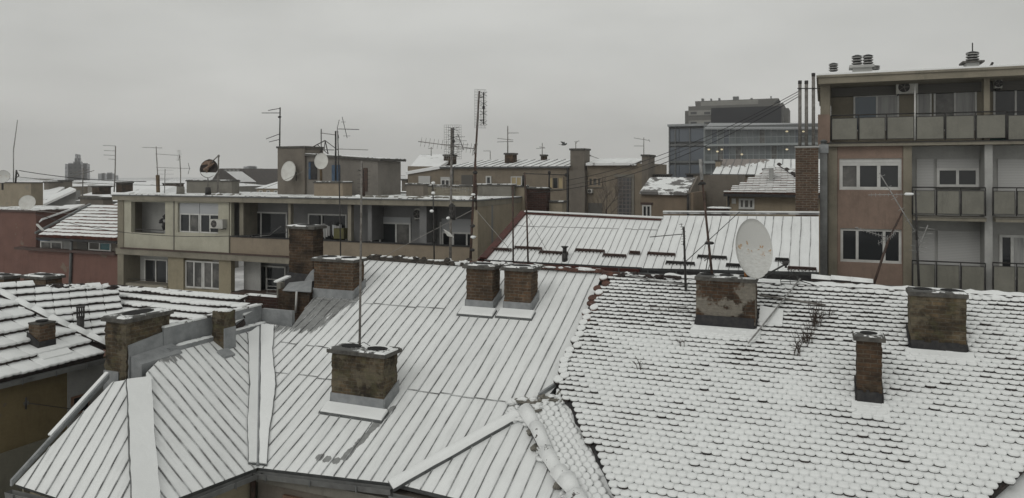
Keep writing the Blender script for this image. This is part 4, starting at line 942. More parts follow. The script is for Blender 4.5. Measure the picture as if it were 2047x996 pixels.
# rubble strip and low roof walls on top
mb = MB(); ms = MB(); rnd = random.Random(77)
for i in range(60):
    x = rnd.choice([rnd.uniform(430, 480), rnd.uniform(690, 800), rnd.uniform(820, 950)]); t = TL + rnd.uniform(.3, 1.2); s = sT(x, t)
    (ms if rnd.random() < .6 else mb).lump(W(s, t, zt + .04), rnd.uniform(.1, .3), .2, rnd.uniform(.04, .09), i, n=7, m=4, jit=.8)
o = mb.build('roof_rubble', M['cement'], lb); ms.build('snow', M['snow'], o)
def roof_wall(x0, x1, yt, T, m_='slab', dep=.3, label='low wall', snowy=True, cap=True, zb=None, nm='roof_parapet'):
    s0, s1, z1 = sT(x0, T), sT(x1, T), fz((x0 + x1) / 2, yt, T)
    r = thing(nm, label, 'parapet', W((s0 + s1) / 2, T, zb if zb is not None else zt), 'low masonry blocks on the flat roof')
    mb = MB(); mb.box(s0, s1, T, T + dep, zt + .03 if zb is None else zb, z1 - .06); b_ = mb.build('wall', M[m_], r)
    if cap: mb = MB(); mb.box(s0 - .05, s1 + .05, T - .05, T + dep + .05, z1 - .059, z1); mb.build('coping', M['cap'], r)
    if snowy: mb = MB(); mb.box(s0 - .03, s1 + .03, T - .03, T + dep + .03, z1 + .001, z1 + .04); mb.build('snow', M['snow_cap'], r)
    return r
roof_wall(373, 463, 361, TL + 3.2, 'cement', .6, 'low grey masonry block with snow behind the dark rusty dish on the roof')
roof_wall(628, 685, 364, TL + 1.4, 'beige', .8, 'squat chimney block with a snow cap in front of the stair house door')
roof_wall(812, 946, 371, TL + 4.2, 'slab', .5, 'low rendered wall with capping behind the group of thin masts')
roof_wall(955, 1022, 369, TL + 4.4, 'cement', .5, 'low grey rendered wall between the tallest mast and the brick end')
roof_wall(812, 846, 368, TL + 2.8, 'mwall2', .5, 'small rendered roof block left of the thin masts')
roof_wall(1024, 1048, 372, TL + 5.0, 'side', .5, 'narrow rendered pier beside the dark red brickwork', zb=-3)
roof_wall(1048, 1092, 376, TL + 5.2, 'brick_red', .6, 'dark red brick pier above the red edged roof', zb=-3.5)
roof_wall(1080, 1124, 403, TL + 5.6, 'side', .6, 'short rendered wall right of the dark red brick pier', zb=-4)
# stair house on the roof
TS = TL + 3.0
st = thing('stair_house', 'grey rendered stair house with blue shutter on top of the long block', 'roof hut', W(sT(650, TS), TS + 1, zt))
z1 = fz(590, 296, TS); sa, sb = sT(555, TS), sT(609, TS); zr0, zr1 = fz(600, 312, TS), fz(752, 322, TS)
mb = MB(); mb.box(sa, sb, TS, TS + 1.6, zt + .03, z1); mb.build('tower', M['mwall2'], st)
mb = MB(); mb.box(sa - .06, sb + .06, TS - .06, TS + 1.66, z1 + .001, z1 + .1); mb.build('tower_cap', M['cap'], st)
sc, sd_ = sb + .002, sT(752, TS)
mb = MB(); bt = [(sc, TS + .15), (sd_, TS + .15), (sd_, TS + 2.4), (sc, TS + 2.4)]; hz = {sc: zr0, sd_: zr1}
mb.hexa([W(a, b, zt + .03) for a, b in bt], [W(a, b, hz[a] - (.0)) for a, b in bt]); mb.build('hut_wall', M['greywall'] if False else plaster('hut', (.2, .185, .165), .5), st)
mb = MB(); bt2 = [(sc - .0, TS + .0), (sd_ + .22, TS + .0), (sd_ + .22, TS + 2.6), (sc, TS + 2.6)]
mb.hexa([W(a, b, (zr0 if a < sc + .1 else zr1) + .002) for a, b in bt2], [W(a, b, (zr0 if a < sc + .1 else zr1) + .12) for a, b in bt2]); mb.build('hut_roof', M['frame_brown'] if False else M['cap'], st)
mb = MB(); mb.hexa([W(a + .03, b, (zr0 if a < sc + .1 else zr1) + .122) for a, b in bt2], [W(a + .03, b, (zr0 if a < sc + .1 else zr1) + .15) for a, b in bt2]); mb.build('snow', M['snow_thin'], st)
def panel(root, T, x0, x1, y0, y1, m_, nm, th=.04):
    a = rect(T, x0, x1, y0, y1); mb = MB(); mb.box(a[0], a[1], T - th, T - .002, a[2], a[3]); return mb.build(nm, M[m_], root)
panel(st, TS + .15, 618, 634, 323, 359, 'tar', 'opening'); panel(st, TS + .15, 664, 680, 330, 363, 'blue', 'blue_shutter'); panel(st, TS + .15, 618, 622, 325, 358, 'blue', 'blue_shutter', .06)
panel(st, TS + .15, 727, 735, 336, 383, 'rust', 'door'); 

# ---------------------------------------------------------------- right apartment building
TR = 29.5; TRb = TR + 1.3
rbg = thing('apartment_building', 'four storey flats with terracotta panels, glass balconies and white roller shutters, at the right', 'apartment building', W(sT(1850, TR), TR + 4, GZ))
sr0, sr1 = sT(1655, TR), sT(2300, TR)
rz1, rz0 = fz(1640, 151, TR - .5), fz(1640, 168, TR - .5)
mb = MB(); mb.box(sT(1636, TR - .5), sr1, TR - .5, TR + 9, rz0, rz1 - .08); rs = mb.build('roof_slab', M['rfront'], rbg)
mb = MB(); mb.box(sT(1632, TR - .5), sr1, TR - .56, TR + 9, rz1 - .079, rz1); mb.build('roof_edge', M['slab'], rs)
mb = MB(); mb.box(sT(1634, TR - .5), sr1, TR - .52, TR + 8.9, rz1 + .001, rz1 + .06); mb.build('snow', M['snow'], rs)
z3 = fz(1850, 283, TR); z3b = fz(1850, 291, TR); z2 = fz(1900, 433, TR); z2b = fz(1900, 441, TR)
# top floor
mb = MB(); mb.box(sT(1662, TR), sr1, TRb, TRb + .2, GZ, rz0 - .002); mb.build('rear_wall', M['rfront'], rbg)
mb = MB(); mb.box(sT(1640, TR), sT(1659, TR), TR + .05, TR + .45, fz(1650, 229, TR), rz0 - .002); mb.build('column', M['rfront'], rbg)
mb = MB(); mb.box(sT(1635, TR), sT(1659, TR), TR - .05, TR + .5, z3b, fz(1650, 229, TR) - .002); mb.build('parapet_end', M['terracotta'], rbg)
mb = MB(); mb.box(sT(1968, TR), sT(1980, TR), TR + .1, TR + .5, z3, rz0 - .002); mb.build('column', M['rfront'], rbg)
mb = MB(); mb.box(sT(1662, TR), sr1, TRb - .25, TRb - .002, fz(1850, 188, TRb), rz0 - .004); mb.build('loggia_lintel', M['shutter_dark'], rbg)
window(rbg, TRb - .01, rect(TRb, 1706, 1797, 190, 262), 2, .06, m_p=['pane_blue', 'curtain'], sill=False, cuts=[0, .52, 1], m_f='white')
window(rbg, TRb - .01, rect(TRb, 1832, 1862, 180, 262), 1, .06, m_p='curtain', sill=False, name='balcony_door')
window(rbg, TRb - .01, rect(TRb, 1866, 1952, 178, 262), 2, .06, m_p=['pane_curtain', 'curtain'], sill=False)
window(rbg, TRb - .01, rect(TRb, 1985, 2075, 175, 262), 2, .06, m_p='pane', sill=False)
ac_unit('air conditioner with a dark round fan under the roof of the top balcony', TRb - .3, rect(TRb - .3, 1790, 1833, 163, 189), fan=.36, dep=.34)
ac_unit('small grilled air conditioner right of the column on the top balcony', TRb - .3, rect(TRb - .3, 1985, 2000, 160, 178), fan=.5, dep=.3)
# glass railing
def railing(root, x0, x1, yt, yb, T, n, m_='frosted', nm='glass_panel', xr=None, rail='iron', gap=.045):
    s0, s1 = sT(x0, T), sT(x1, T); za = fz((x0 + x1) / 2, yt, T); zb = fz((x0 + x1) / 2, yb, T)
    mb = MB(); mb.tube(W(s0, T, za), W(s1, T, za), .025, n=6); mb.build('handrail', M[rail], root)
    w_ = (s1 - s0) / n
    for i in range(n):
        a = s0 + w_ * i; mb = MB(); mb.tube(W(a + .01, T, zb), W(a + .01, T, za), .018, n=6); mb.build('baluster', M[rail], root)
        mm = m_ if isinstance(m_, str) else m_[i]
        if mm:
            mb = MB(); mb.box(a + gap, a + w_ - gap, T - .012, T + .012, zb + .06, za - .12)
            o = mb.build(nm, M[mm], root)
            mb = MB(); e = .018
            for (p, q_, r_, s_) in ((a + gap - e, a + w_ - gap + e, zb + .06 - e, zb + .059), (a + gap - e, a + w_ - gap + e, za - .119, za - .12 + e)): mb.box(p, q_, T - .02, T + .02, r_, s_)
            for (p, q_) in ((a + gap - e, a + gap - .001), (a + w_ - gap + .001, a + w_ - gap + e)): mb.box(p, q_, T - .02, T + .02, zb + .06, za - .12)
            mb.build('panel_frame', M['iron'], o)
    mb = MB(); mb.tube(W(s1, T, zb), W(s1, T, za), .018, n=6); mb.build('baluster', M[rail], root)
railing(rbg, 1661, 1829, 229, 281, TR - .05, 3); railing(rbg, 1830, 2012, 225, 280, TR - .05, 3); railing(rbg, 2013, 2200, 222, 281, TR - .05, 3)
mb = MB(); mb.tube(onT(1829, 168, TR - .05), onT(1829, 281, TR - .05), .03, n=6); mb.build('downpipe', M['white'], rbg)
mb = MB(); mb.lump(onT(1995, 262, TR + .4), .5, .3, .45, 3); mb.lump(onT(2025, 262, TR + .4), .7, .3, .5, 8); tag(mb.build('garden_cover', M['green']), 'dark green cloth heap behind the frosted top balcony glass', 'cover')
mb = MB(); mb.box(sT(1650, TR), sr1, TR - .2, TRb, z3b, z3 - .03); fsl = mb.build('floor_slab', M['slab'], rbg); mb = MB(); mb.box(sT(1650, TR), sr1, TR - .24, TR, z3 - .029, z3); mb.build('slab_edge', M['tar'], fsl)
# front wall bay with two windows
w1 = rect(TR, 1678, 1803, 317, 380); w2 = rect(TR, 1680, 1803, 458, 526)
mb = MB(); holes_wall(mb, TR + .05, .25, sT(1674, TR), sT(1805, TR), GZ, z3b - .002, [w1, w2]); mb.build('terracotta_wall', M['terracotta'], rbg)
mb = MB(); mb.box(sT(1656, TR), sT(1673.5, TR), TR, TR + .5, GZ, z3b - .002); mb.build('pilaster', M['rfront'], rbg)
mb = MB(); mb.box(sT(1805.5, TR), sT(1823, TR), TR, TR + 1.3, GZ, z3b - .002); mb.build('pilaster', M['rfront'], rbg)
window(rbg, TR + .22, w1, 3, .11, m_p=['pane_curtain', 'pane', 'pane'], cuts=[0, .31, .64, 1], proud=.1, shut=.13, m_s='white')
window(rbg, TR + .22, w2, 3, .09, m_p='pane', cuts=[0, .28, .72, 1], proud=.1)
# right bays
def bay(x0, x1):
    pass
mb = MB(); mb.box(sT(1823.5, TR), sr1, TR + .9, TR + 1.0, GZ, z3b - .002); mb.build('bay_wall', M['rwhite'], rbg)
TW = TR + .9
def shutter_panel(x0, x1, y0, y1, m_='shutter'):
    a = rect(TW, x0, x1, y0, y1); mb = MB(); mb.box(a[0], a[1], TW - .05, TW - .002, a[2], a[3]); return mb.build('roller_shutter', M[m_], rbg)
shutter_panel(1832, 1866, 318, 400); window(rbg, TW, rect(TW, 1872, 1956, 318, 374), 2, .09, shut=.32, m_p='pane', sill=True)
shutter_panel(1994, 2090, 318, 400)
shutter_panel(1832, 1868, 462, 560); shutter_panel(1874, 1966, 462, 560)
window(rbg, TW, rect(TW, 1997, 2075, 470, 560), 3, .09, m_p=['pane', 'curtain', 'pane'], sill=False, name='balcony_door')
mb = MB(); mb.box(sT(1969, TR), sT(1985, TR), TR + .05, TR + .9, GZ, z3b - .002); mb.build('pilaster', M['rwhite'], rbg)
for (a, b) in ((1824, 1968), (1986, 2200)):
    mb = MB(); mb.box(sT(a, TR), sT(b, TR), TR - .35, TR + .9, z2b, z2 - .02); fo = mb.build('balcony_slab', M['slab'], rbg); mb = MB(); mb.box(sT(a, TR), sT(b, TR), TR - .39, TR, z2 - .019, z2); mb.build('slab_edge', M['cement'], fo)
railing(rbg, 1823, 1970, 375, 431, TR - .3, 3, m_=['frosted', 'frosted', 'frosted']); railing(rbg, 1984, 2180, 376, 433, TR - .3, 4)
railing(rbg, 1823, 1970, 524, 592, TR - .3, 3); railing(rbg, 1984, 2180, 529, 598, TR - .3, 4)
mb = MB(); mb.box(sr1 - .2, sr1, TR, TR + 9, GZ, rz0 - .01); mb.build('side_wall', M['rfront'], rbg)
mb = MB(); mb.box(sr0 - .06, sr0 + .1, TR + .5, TR + 8.9, GZ, rz0 - .01); mb.build('side_wall', M['rfront'], rbg)
# duct beside the building
dk = thing('flue_duct', 'tall square grey sheet metal duct with a cowl, at the left corner of the flats', 'duct', W(sT(1647, TR - .6), TR - .6, GZ))
a = rect(TR - .7, 1639, 1654, 290, 580); mb = MB(); mb.box(a[0], a[1], TR - .7, TR - .4, GZ, a[3]); mb.build('duct', M['gutter'], dk)
mb = MB(); c = W((a[0] + a[1]) / 2, TR - .55, a[3]); mb.tube(c, c + Z * .12, .1, n=12); mb.tube(c + Z * .12, c + Z * .2, .15, .05, n=12); mb.build('cowl', M['zinc_dark'], dk)
a = rect(TR - .7, 1638, 1655, 289, 306); mb = MB(); mb.box(a[0] - .02, a[1] + .02, TR - .73, TR - .37, a[2], a[3] + .002); mb.build('collar', M['zinc'], dk)
# roof vents
def roof_vent(label, x, yt, yb, T, wpx, base=None, mast=False):
    c = onT(x, yb, T); h = (yb - yt) / F * c.y; r = wpx / 2 / F * c.y
    root = thing('roof_vent', label, 'vent', c, 'ribbed vents on the roof of the flats')
    mb = MB(); mb.tube(c, c + Z * h * .92, r * .72, n=14); mb.build('drum', M['dark'], root)
    for k in range(3):
        z_ = h * (.08 + .28 * k); mb = MB(); mb.tube(c + Z * z_, c + Z * (z_ + h * .12), r * .95, r * 1.0, n=14); mb.build('ring', M['alu'], root)
    mb = MB(); mb.tube(c + Z * h * .86, c + Z * h * 1.0, r, r * .3, n=14); mb.build('lid', M['zinc_dark'], root)
    if mast: mb = MB(); mb.tube(c, c + Z * h * 1.9, .02); mb.build('rod', M['iron'], root)
    return root
zro = fz(1640, 151, TR - .5) + .06
roof_vent('ribbed round vent nearest the left corner of the flat roof', 1666, 126, 143, TR + .8, 18)
roof_vent('left one of the twin ribbed vents on the white plinth', 1713, 110, 130, TR + 1, 20)
roof_vent('right one of the twin ribbed vents on the white plinth', 1735, 109, 129, TR + 1, 20)
roof_vent('low ribbed vent just right of the white plinth', 1750, 131, 140, TR + .9, 17)
roof_vent('ribbed vent on a splayed base with a rod, far right of the roof', 1944, 103, 122, TR + 1, 24, mast=True)
pl = thing('vent_plinth', 'white rendered plinth with a slab carrying the twin ribbed vents', 'plinth', W(sT(1724, TR + 1), TR + 1, zro), None)
a = rect(TR + .8, 1705, 1744, 135, 143); mb = MB(); mb.box(a[0], a[1], TR + .8, TR + 1.4, zro, a[3]); mb.build('block', M['rwhite'], pl)
a = rect(TR + .75, 1698, 1748, 129.5, 135); mb = MB(); mb.box(a[0], a[1], TR + .7, TR + 1.5, a[2] + .002, a[3]); mb.build('slab', M['rwhite'], pl)
pl = thing('vent_plinth', 'pale rendered plinth with splayed snowy slab under the far right roof vent', 'plinth', W(sT(1944, TR + 1), TR + 1, zro), None)
a = rect(TR + .8, 1932, 1958, 124, 134); mb = MB(); mb.box(a[0], a[1], TR + .8, TR + 1.4, zro, a[3]); mb.build('block', M['rwhite'], pl)
a = rect(TR + .75, 1924, 1968, 121.5, 125); mb = MB(); mb.box(a[0], a[1], TR + .7, TR + 1.5, a[2], a[3]); mb.build('slab', M['cap'], pl)
mb = MB(); c = onT(1978, 131, TR + 1); mb.tube(c - Z * .1, c + U * .1 + Z * .1, .04, n=8); tag(mb.build('roof_spout', M['iron']), 'tiny dark spout tilted on the roof edge right of the far vent', 'spout')
# brick pillar with three pipes
TP = 28.4
a = rect(TP, 1590, 1636, 292, 440)
pb = thing('brick_flue_pillar', 'tall plain brick flue pillar with a grey slab beside the flats', 'chimney', W((a[0] + a[1]) / 2, TP + .3, a[2]))
mb = MB(); mb.box(a[0], a[1], TP, TP + .6, a[2] - 2, a[3] - .06); mb.build('shaft', M['brick_pillar'], pb)
mb = MB(); mb.box(a[0] - .03, a[1] + .03, TP - .03, TP + .63, a[3] - .059, a[3]); cp = mb.build('cap', M['rwhite'], pb)
for x, y, lab in ((1599, 168, 'leftmost'), (1612, 168, 'middle'), (1626, 153, 'rightmost and tallest')):
    mb = MB(); c = onT(x, 292, TP + .3); tp = onT(x, y, TP + .3)
    r = thing('flue_pipe', f'{lab} of the three thin flue pipes on top of the brick pillar', 'pipe', c, 'flue pipes on the brick pillar'); mb.tube(c - Z * .0, tp, .058, n=10); mb.build('pipe', M['steel'], r); mb = MB(); mb.tube(tp, tp + Z * .12, .065, n=10); mb.build('end', M['iron'], r)
mb = MB(); mb.tube(onT(1594, 177, TP + .22), onT(1640, 177, TP + .22), .018); tag(mb.build('tie_bar', M['iron']), 'thin dark tie bar across the three flue pipes', 'bar')

# ---------------------------------------------------------------- red-edged snowy sheet roof behind the ridge
fe = at(1300, 537, 24.5); PF = Plane(fe, U.cross(V + Z * .466))
fh = thing('red_edged_house', 'house with dark red verge and finely ribbed snowy sheet roof behind the ridge', 'house', W(fe.dot(U), fe.dot(V) + 2, GZ))
M['seam_f'] = seam_snow('seam_f', melt=.95, bare=(.3, .3, .3), thr=.8)
seam_roof(fh, PF, [(1050, 428), (1326, 441), (1290, 535), (968, 519)], PF.b, .24, M['seam_f'], M['rib_red'], rib_w=.018, rib_h=.02, seed=9, cross=[(-1.0, -60, 60, .9)])
seam_roof(fh, PF.off(.06), [(1326, 431), (1637, 433), (1637, 544), (1283, 536)], PF.b, .30, M['seam_f'], M['rib'], rib_w=.02, rib_h=.02, seed=10, name='upper_roof', wob=.5)
P2 = PF
mb = MB(); mb.bar(PF.hit(966, 519) + Z * .02, PF.hit(1048, 426) + Z * .02, .28, .07, PF.n); mb.build('verge', M['red_metal'], fh)
mb = MB(); mb.bar(PF.hit(966, 519) - U * .2, PF.hit(1048, 426) - U * .2, .06, .3, -Z); mb.build('verge_board', M['red_metal'], fh)
mb = MB(); mb.bar(PF.hit(1046, 428), PF.hit(1326, 441), .12, .05, Z); rc = mb.build('ridge_cap', M['red_metal'], fh); mb = MB(); mb.bar(PF.hit(1050, 426) + Z * .05, PF.hit(1326, 439) + Z * .05, .22, .05, Z); mb.build('snow', M['snow'], rc)
mb = MB(); mb.bar(PF.hit(1326, 430) + Z * .05, PF.hit(1638, 432) + Z * .05, .2, .05, Z); rc = mb.build('ridge_cap', M['rib'], fh); mb = MB(); mb.bar(PF.hit(1326, 429) + Z * .1, PF.hit(1638, 431) + Z * .1, .22, .04, Z); mb.build('snow', M['snow'], rc)
gutter(fh, PF.hit(960, 520) - Z * .02, PF.hit(1280, 537) - Z * .02, m='red_metal'); gutter(fh, PF.hit(1281, 538) - Z * .02, PF.hit(1640, 550) - Z * .02, r=.09, m='tar')
tF = fe.dot(V); mb = MB(); mb.box(sT(975, tF), sT(1637, tF), tF + .3, tF + .6, GZ, fe.z - .15); mb.build('wall', M['mwall2'], fh)
rzF = PF.hit(1200, 435); mb = MB(); mb.box(sT(1052, rzF.dot(V)), sT(1637, rzF.dot(V)), rzF.dot(V) + .02, rzF.dot(V) + 3, GZ, rzF.z - .1); mb.build('rear_wing', M['mwall2'], fh)
for gi, (x0, x1, y, m_) in enumerate(((984, 1023, 499, 'brown_metal'), (1030, 1084, 496, 'brown_metal'), (1079, 1136, 505, 'brown_metal'), (1151, 1209, 501, 'brown_metal'), (1206, 1252, 511, 'brown_metal'), (1259, 1280, 506, 'brown_metal'), (1295, 1350, 508, 'brown_metal'), (1332, 1389, 526, 'iron'), (1395, 1453, 514, 'iron'), (1452, 1480, 531, 'iron'), (1550, 1577, 520, 'iron'), (1575, 1632, 537, 'brown_metal'))):
    P_ = PF.off(.07) if x0 > 1283 else PF.off(.02); a, b = P_.hit(x0, y), P_.hit(x1, y + (x1 - x0) * .055)
    sg = thing('snow_guard', f'{"reddish brown" if m_ == "brown_metal" else "dark"} snow guard bar, {["first", "second", "third", "fourth", "fifth", "sixth", "seventh", "eighth", "ninth", "tenth", "eleventh", "twelfth"][gi]} from the left on the ribbed roof', 'snow guard', (a + b) / 2, 'snow guard bars on the ribbed roof')
    mb = MB(); mb.bar(a, b, .04, .09, PF.n); mb.build('bar', M[m_], sg)
    mb = MB(); n = 8; [mb.bar(a + (b - a) * (k / n), a + (b - a) * (k / n) - PF.b * .1, .02, .05, PF.n) for k in range(n + 1)]; mb.build('feet', M[m_], sg)
c = PF.hit(1129, 521); vp = thing('vent_pipe', 'black flue pipe with a flared cowl on the red edged roof', 'vent', c)
mb = MB(); mb.tube(c - Z * .2, c + Z * .28, .1, n=12); mb.build('pipe', M['iron'], vp); mb = MB(); mb.tube(c + Z * .28, c + Z * .42, .07, n=10); mb.build('neck', M['iron'], vp); mb = MB(); mb.tube(c + Z * .42, c + Z * .5, .07, .14, n=12); mb.build('cowl', M['iron'], vp)
# ---------------------------------------------------------------- middle-distance buildings
def blk(mb, T, x0, x1, y0, zb=GZ, dep=8, mat_=0, xr=None, off=0):
    s0, s1 = sT(x0, T), sT(x1, T); z1 = fz(x0 if xr is None else xr, y0, T); mb.box(s0, s1, T + off, T + dep, zb, z1); return s0, s1, z1
def pslab(root, pts, th, m_, nm): mb = MB(); mb.prism(pts, Z * -th); return mb.build(nm, M[m_] if isinstance(m_, str) else m_, root)
TM = 60.0
mh = thing('brown_house', 'long brown rendered house with scattered small windows and narrow snowy roof in middle distance', 'house', W(sT(1000, TM), TM + 5, GZ))
def zm(x, y): return fz(x, y, TM)
s_a, s_b, s_c, s_d, s_e2 = sT(815, TM), sT(905, TM), sT(1140, TM), sT(1171, TM), sT(1290, TM)
mb = MB(); mb.box(s_a, s_c, TM, TM + 9, GZ, zm(1000, 334)); mb.build('wall', M['mwall'], mh)
ev0, ev1 = W(s_b - 1.2, TM - .3, zm(1000, 333)), W(s_c, TM - .3, zm(1000, 333)); zrm = onT(1000, 320, TM + 4.5).z
d_m = (W(0, 4.8, zrm) - W(0, 0, ev0.z)).normalized(); Pm = Plane(ev0, U.cross(d_m))
M['seam_m'] = seam_snow('seam_m', melt=.95, thr=.64, bare=(.26, .25, .24))
seam_roof(mh, Pm, None, d_m, .75, M['seam_m'], M['zinc_dark'], rib_w=.05, rib_h=.05, thick=.15, pts=[ev0, ev1, W(s_c, TM + 4.5, zrm), W(s_b + 1.2, TM + 4.5, zrm)])
gb = MB(); gb.hexa([W(s_a, TM + .01, zm(1000, 334) + .001), W(s_b + 1, TM + .01, zm(1000, 334) + .001), W(s_b + 1, TM + 8.9, zm(1000, 334) + .001), W(s_a, TM + 8.9, zm(1000, 334) + .001)], [W(s_a, TM + .01, zm(815, 343)+.5), W(s_b - 1.4, TM + .01, zm(900, 333)), W(s_b - 1.4, TM + 8.9, zm(900, 333)), W(s_a, TM + 8.9, zm(815, 343)+.5)])
gb.build('gable', M['mwall'], mh)
pslab(mh, [onT(811, 344, TM - .2), onT(880, 332, TM - .2), onT(905, 316, TM + 4), onT(888, 309, TM + 6), onT(840, 309, TM + 6)], .25, 'snow_far', 'end_roof')
mb = MB(); mb.box(sT(840, TM + 5.9), sT(862, TM + 5.9), TM + 5.9, TM + 6.1, zm(850, 316), onT(850, 309, TM + 5.9).z); mb.build('roof_crest', M['cap'], mh)
# right part, with stair window
mb = MB(); mb.box(s_d + .001, s_e2, TM + .4, TM + 9, GZ, zm(1230, 327)); mb.build('right_wall', M['mwall'], mh)
mb = MB(); mb.box(s_c + .002, s_d, TM - .3, TM + 9, GZ, zm(1155, 341)); mb.build('pier', M['mwall2'], mh)
e0_, e1_ = W(s_d, TM, zm(1230, 326)), W(s_e2 - .8, TM, zm(1230, 326)); zr2 = onT(1230, 317, TM + 4).z
pslab(mh, [e0_, e1_, W(s_e2 - .8, TM + 4, zr2), W(s_d, TM + 4, zr2)], .2, 'seam_m', 'right_roof')
cw = dict(sill=True, proud=.12)
window(mh, TM, rect(TM, 838, 861, 352, 378), 2, .12, shut=.5, **cw)
window(mh, TM, rect(TM, 882, 900, 354, 372), 2, .1, shut=.25, **cw)
panel(mh, TM, 923, 945, 350, 369, 'shutter_dark', 'closed_shutter', .08)
window(mh, TM, rect(TM, 972, 983, 352, 369), 1, .12, **cw)
window(mh, TM, rect(TM, 1022, 1044, 353, 375), 2, .08, m_f='white', m_p=['shutter_yellow', 'shutter_yellow'], **cw)
window(mh, TM, rect(TM, 1095, 1127, 354, 378), 3, .08, m_f='beige', m_p=['shutter_yellow', 'pane', 'shutter_yellow'], **cw)
panel(mh, TM, 1095, 1127, 405, 428, 'mwall2', 'blind_window', .08)
window(mh, TM + .4, rect(TM + .4, 1176, 1204, 354, 374), 3, .14, m_p='pane_curtain', m_f='beige', **cw)
panel(mh, TM + .4, 1176, 1204, 406, 430, 'shutter_dark', 'closed_shutter', .08)
panel(mh, TM + .4, 1235, 1262, 355, 432, 'glass_block', 'glass_block_window', .08)
panel(mh, TM + .4, 1229, 1268, 349, 354, 'cement', 'lintel', .12); panel(mh, TM + .4, 1263, 1268, 355, 432, 'cement', 'jamb', .1)
ac_unit('tiny air conditioner on the brown wall below the six pane window', TM + .4, rect(TM + .4, 1177, 1186, 378, 386), fan=.4)
mb = MB(); mb.tube(W(s_b, TM - .1, GZ), W(s_b, TM - .1, zm(905, 333)), .1, n=8); mb.build('downpipe', M['zinc_dark'], mh)
mb = MB(); mb.tube(W(s_c - .2, TM - .1, GZ), W(s_c - .2, TM - .1, zm(1139, 334)), .1, n=8); mb.build('downpipe', M['iron'], mh)
def far_chim(label, x0, x1, y0, y1, T, m_='mwall2', dep=1.0, cap='cap', name='chimney', grp='chimneys of the middle distance'):
    s0, s1 = sT(x0, T), sT(x1, T); z0, z1 = fz(x0, y1, T), fz(x0, y0, T)
    r = thing(name, label, 'chimney', W((s0 + s1) / 2, T, z0), grp)
    mb = MB(); mb.box(s0, s1, T, T + dep, z0 - .5, z1 - .15); mb.build('stack', M[m_], r); mb = MB(); mb.box(s0 - .08, s1 + .08, T - .08, T + dep + .08, z1 - .149, z1); mb.build('cap', M[cap], r); return r
far_chim('big square brown chimney standing above the pier of the brown house', 1140, 1168, 297, 341, TM + .2, 'mwall2', 1.6)
far_chim('small brown chimney hidden half behind the big square one', 1166, 1172, 309, 322, TM + 4)
far_chim('tall brown end chimney at the right gable of the brown house', 1283, 1296, 309, 400, TM + .3, 'mwall2', 2.5)
far_chim('brown chimney on the left end roof of the brown house', 887, 901, 309, 332, TM + 2.5, 'brick_dark', 1.2)
far_chim('small brown chimney on the sheet roof below the forked aerial', 1009, 1025, 306, 326, TM + 2, 'brick_dark', 1.0)
far_chim('tiny chimney on the sheet roof left of the big square chimney', 1081, 1088, 309, 318, TM + 4, 'brick_dark', .8)
# small house right of it
TN = 52.0
nh = thing('small_house', 'small brown house with a patchy snowy slate roof, right of the tall stair window', 'house', W(sT(1335, TN), TN + 3, GZ))
mb = MB(); mb.box(sT(1282, TN), sT(1386, TN), TN, TN + 6, GZ, fz(1340, 385, TN)); mb.build('wall', M['nwall'], nh)
ns_ = snow('snow_slate', bare=(.14, .135, .13), thr=.5, sc=.8); pslab(nh, [onT(1279, 383, TN - .3), onT(1373, 385, TN - .3), onT(1390, 355, TN + 4), onT(1300, 354, TN + 4)], .2, ns_, 'roof')
mb = MB(); mb.hexa([W(sT(1386, TN) - .01, TN, GZ), W(sT(1386, TN) + .2, TN, GZ), W(sT(1386, TN) + .2, TN + 7, GZ), W(sT(1386, TN) - .01, TN + 7, GZ)], [onT(1375, 386, TN - .1), onT(1379, 386, TN - .1), onT(1396, 352, TN + 4.5), onT(1392, 352, TN + 4.5)]); mb.build('gable', M['mwall2'], nh)
window(nh, TN, rect(TN, 1284, 1302, 410, 436), 2, .1, m_f='white', m_p='pane', sill=False); panel(nh, TN, 1281, 1305, 405, 409, 'brown_metal', 'lintel', .1)
mb = MB(); mb.tube(onT(1375, 388, TN - .15), onT(1375, 440, TN - .15), .07); mb.build('downpipe', M['iron'], nh)
for lab, x0, x1, T in (('left dark ventilator block with open slots behind the small house', 1309, 1336, 62), ('right dark ventilator block with open slots, in front of the glazed office', 1372, 1398, 64)):
    r = thing('roof_ventilator', lab, 'ventilator', onT((x0 + x1) / 2, 356, T)); y = 348 if x0 < 1350 else 347
    a = rect(T, x0, x1, y, y + 2.5); mb = MB(); mb.box(a[0] - .1, a[1] + .1, T - .1, T + 1.6, a[2], a[3]); mb.build('slab', M['cap'], r)
    mb = MB(); b_ = rect(T, x0, x1, y + 2.5, y + 12)
    for k in range(7): q = a[0] + (a[1] - a[0]) * k / 6.6; mb.box(q, q + .12, T, T + 1.4, b_[2], b_[3] - .002)
    mb.build('posts', M['iron'], r); mb = MB(); mb.box(a[0] + .1, a[1] - .1, T + .5, T + 1, b_[2], b_[3] - .01); mb.build('core', M['dark'], r)
wb = thing('grey_backyard_house', 'dark grey-brown house flank between the small slate-roofed house and the hipped roof house', 'house', onT(1410, 430, 58))
mb = MB(); mb.box(sT(1386, 58), sT(1474, 58), 58, 64, GZ, fz(1400, 350, 58)); mb.build('wall', M['mwall2'], wb)
window(wb, 58, rect(58, 1394, 1413, 412, 432), 2, .1, m_f='mwall', sill=False)
mb = MB(); mb.box(sT(1384, 58), sT(1412, 58), 57.9, 60, fz(1400, 350, 58) + .01, fz(1400, 348, 58)); mb.build('coping', M['cap'], wb)
lw = thing('low_brick_wall', 'low dark brick wall with snow patches just above the right end of the ribbed roof', 'wall', onT(1440, 430, 33))
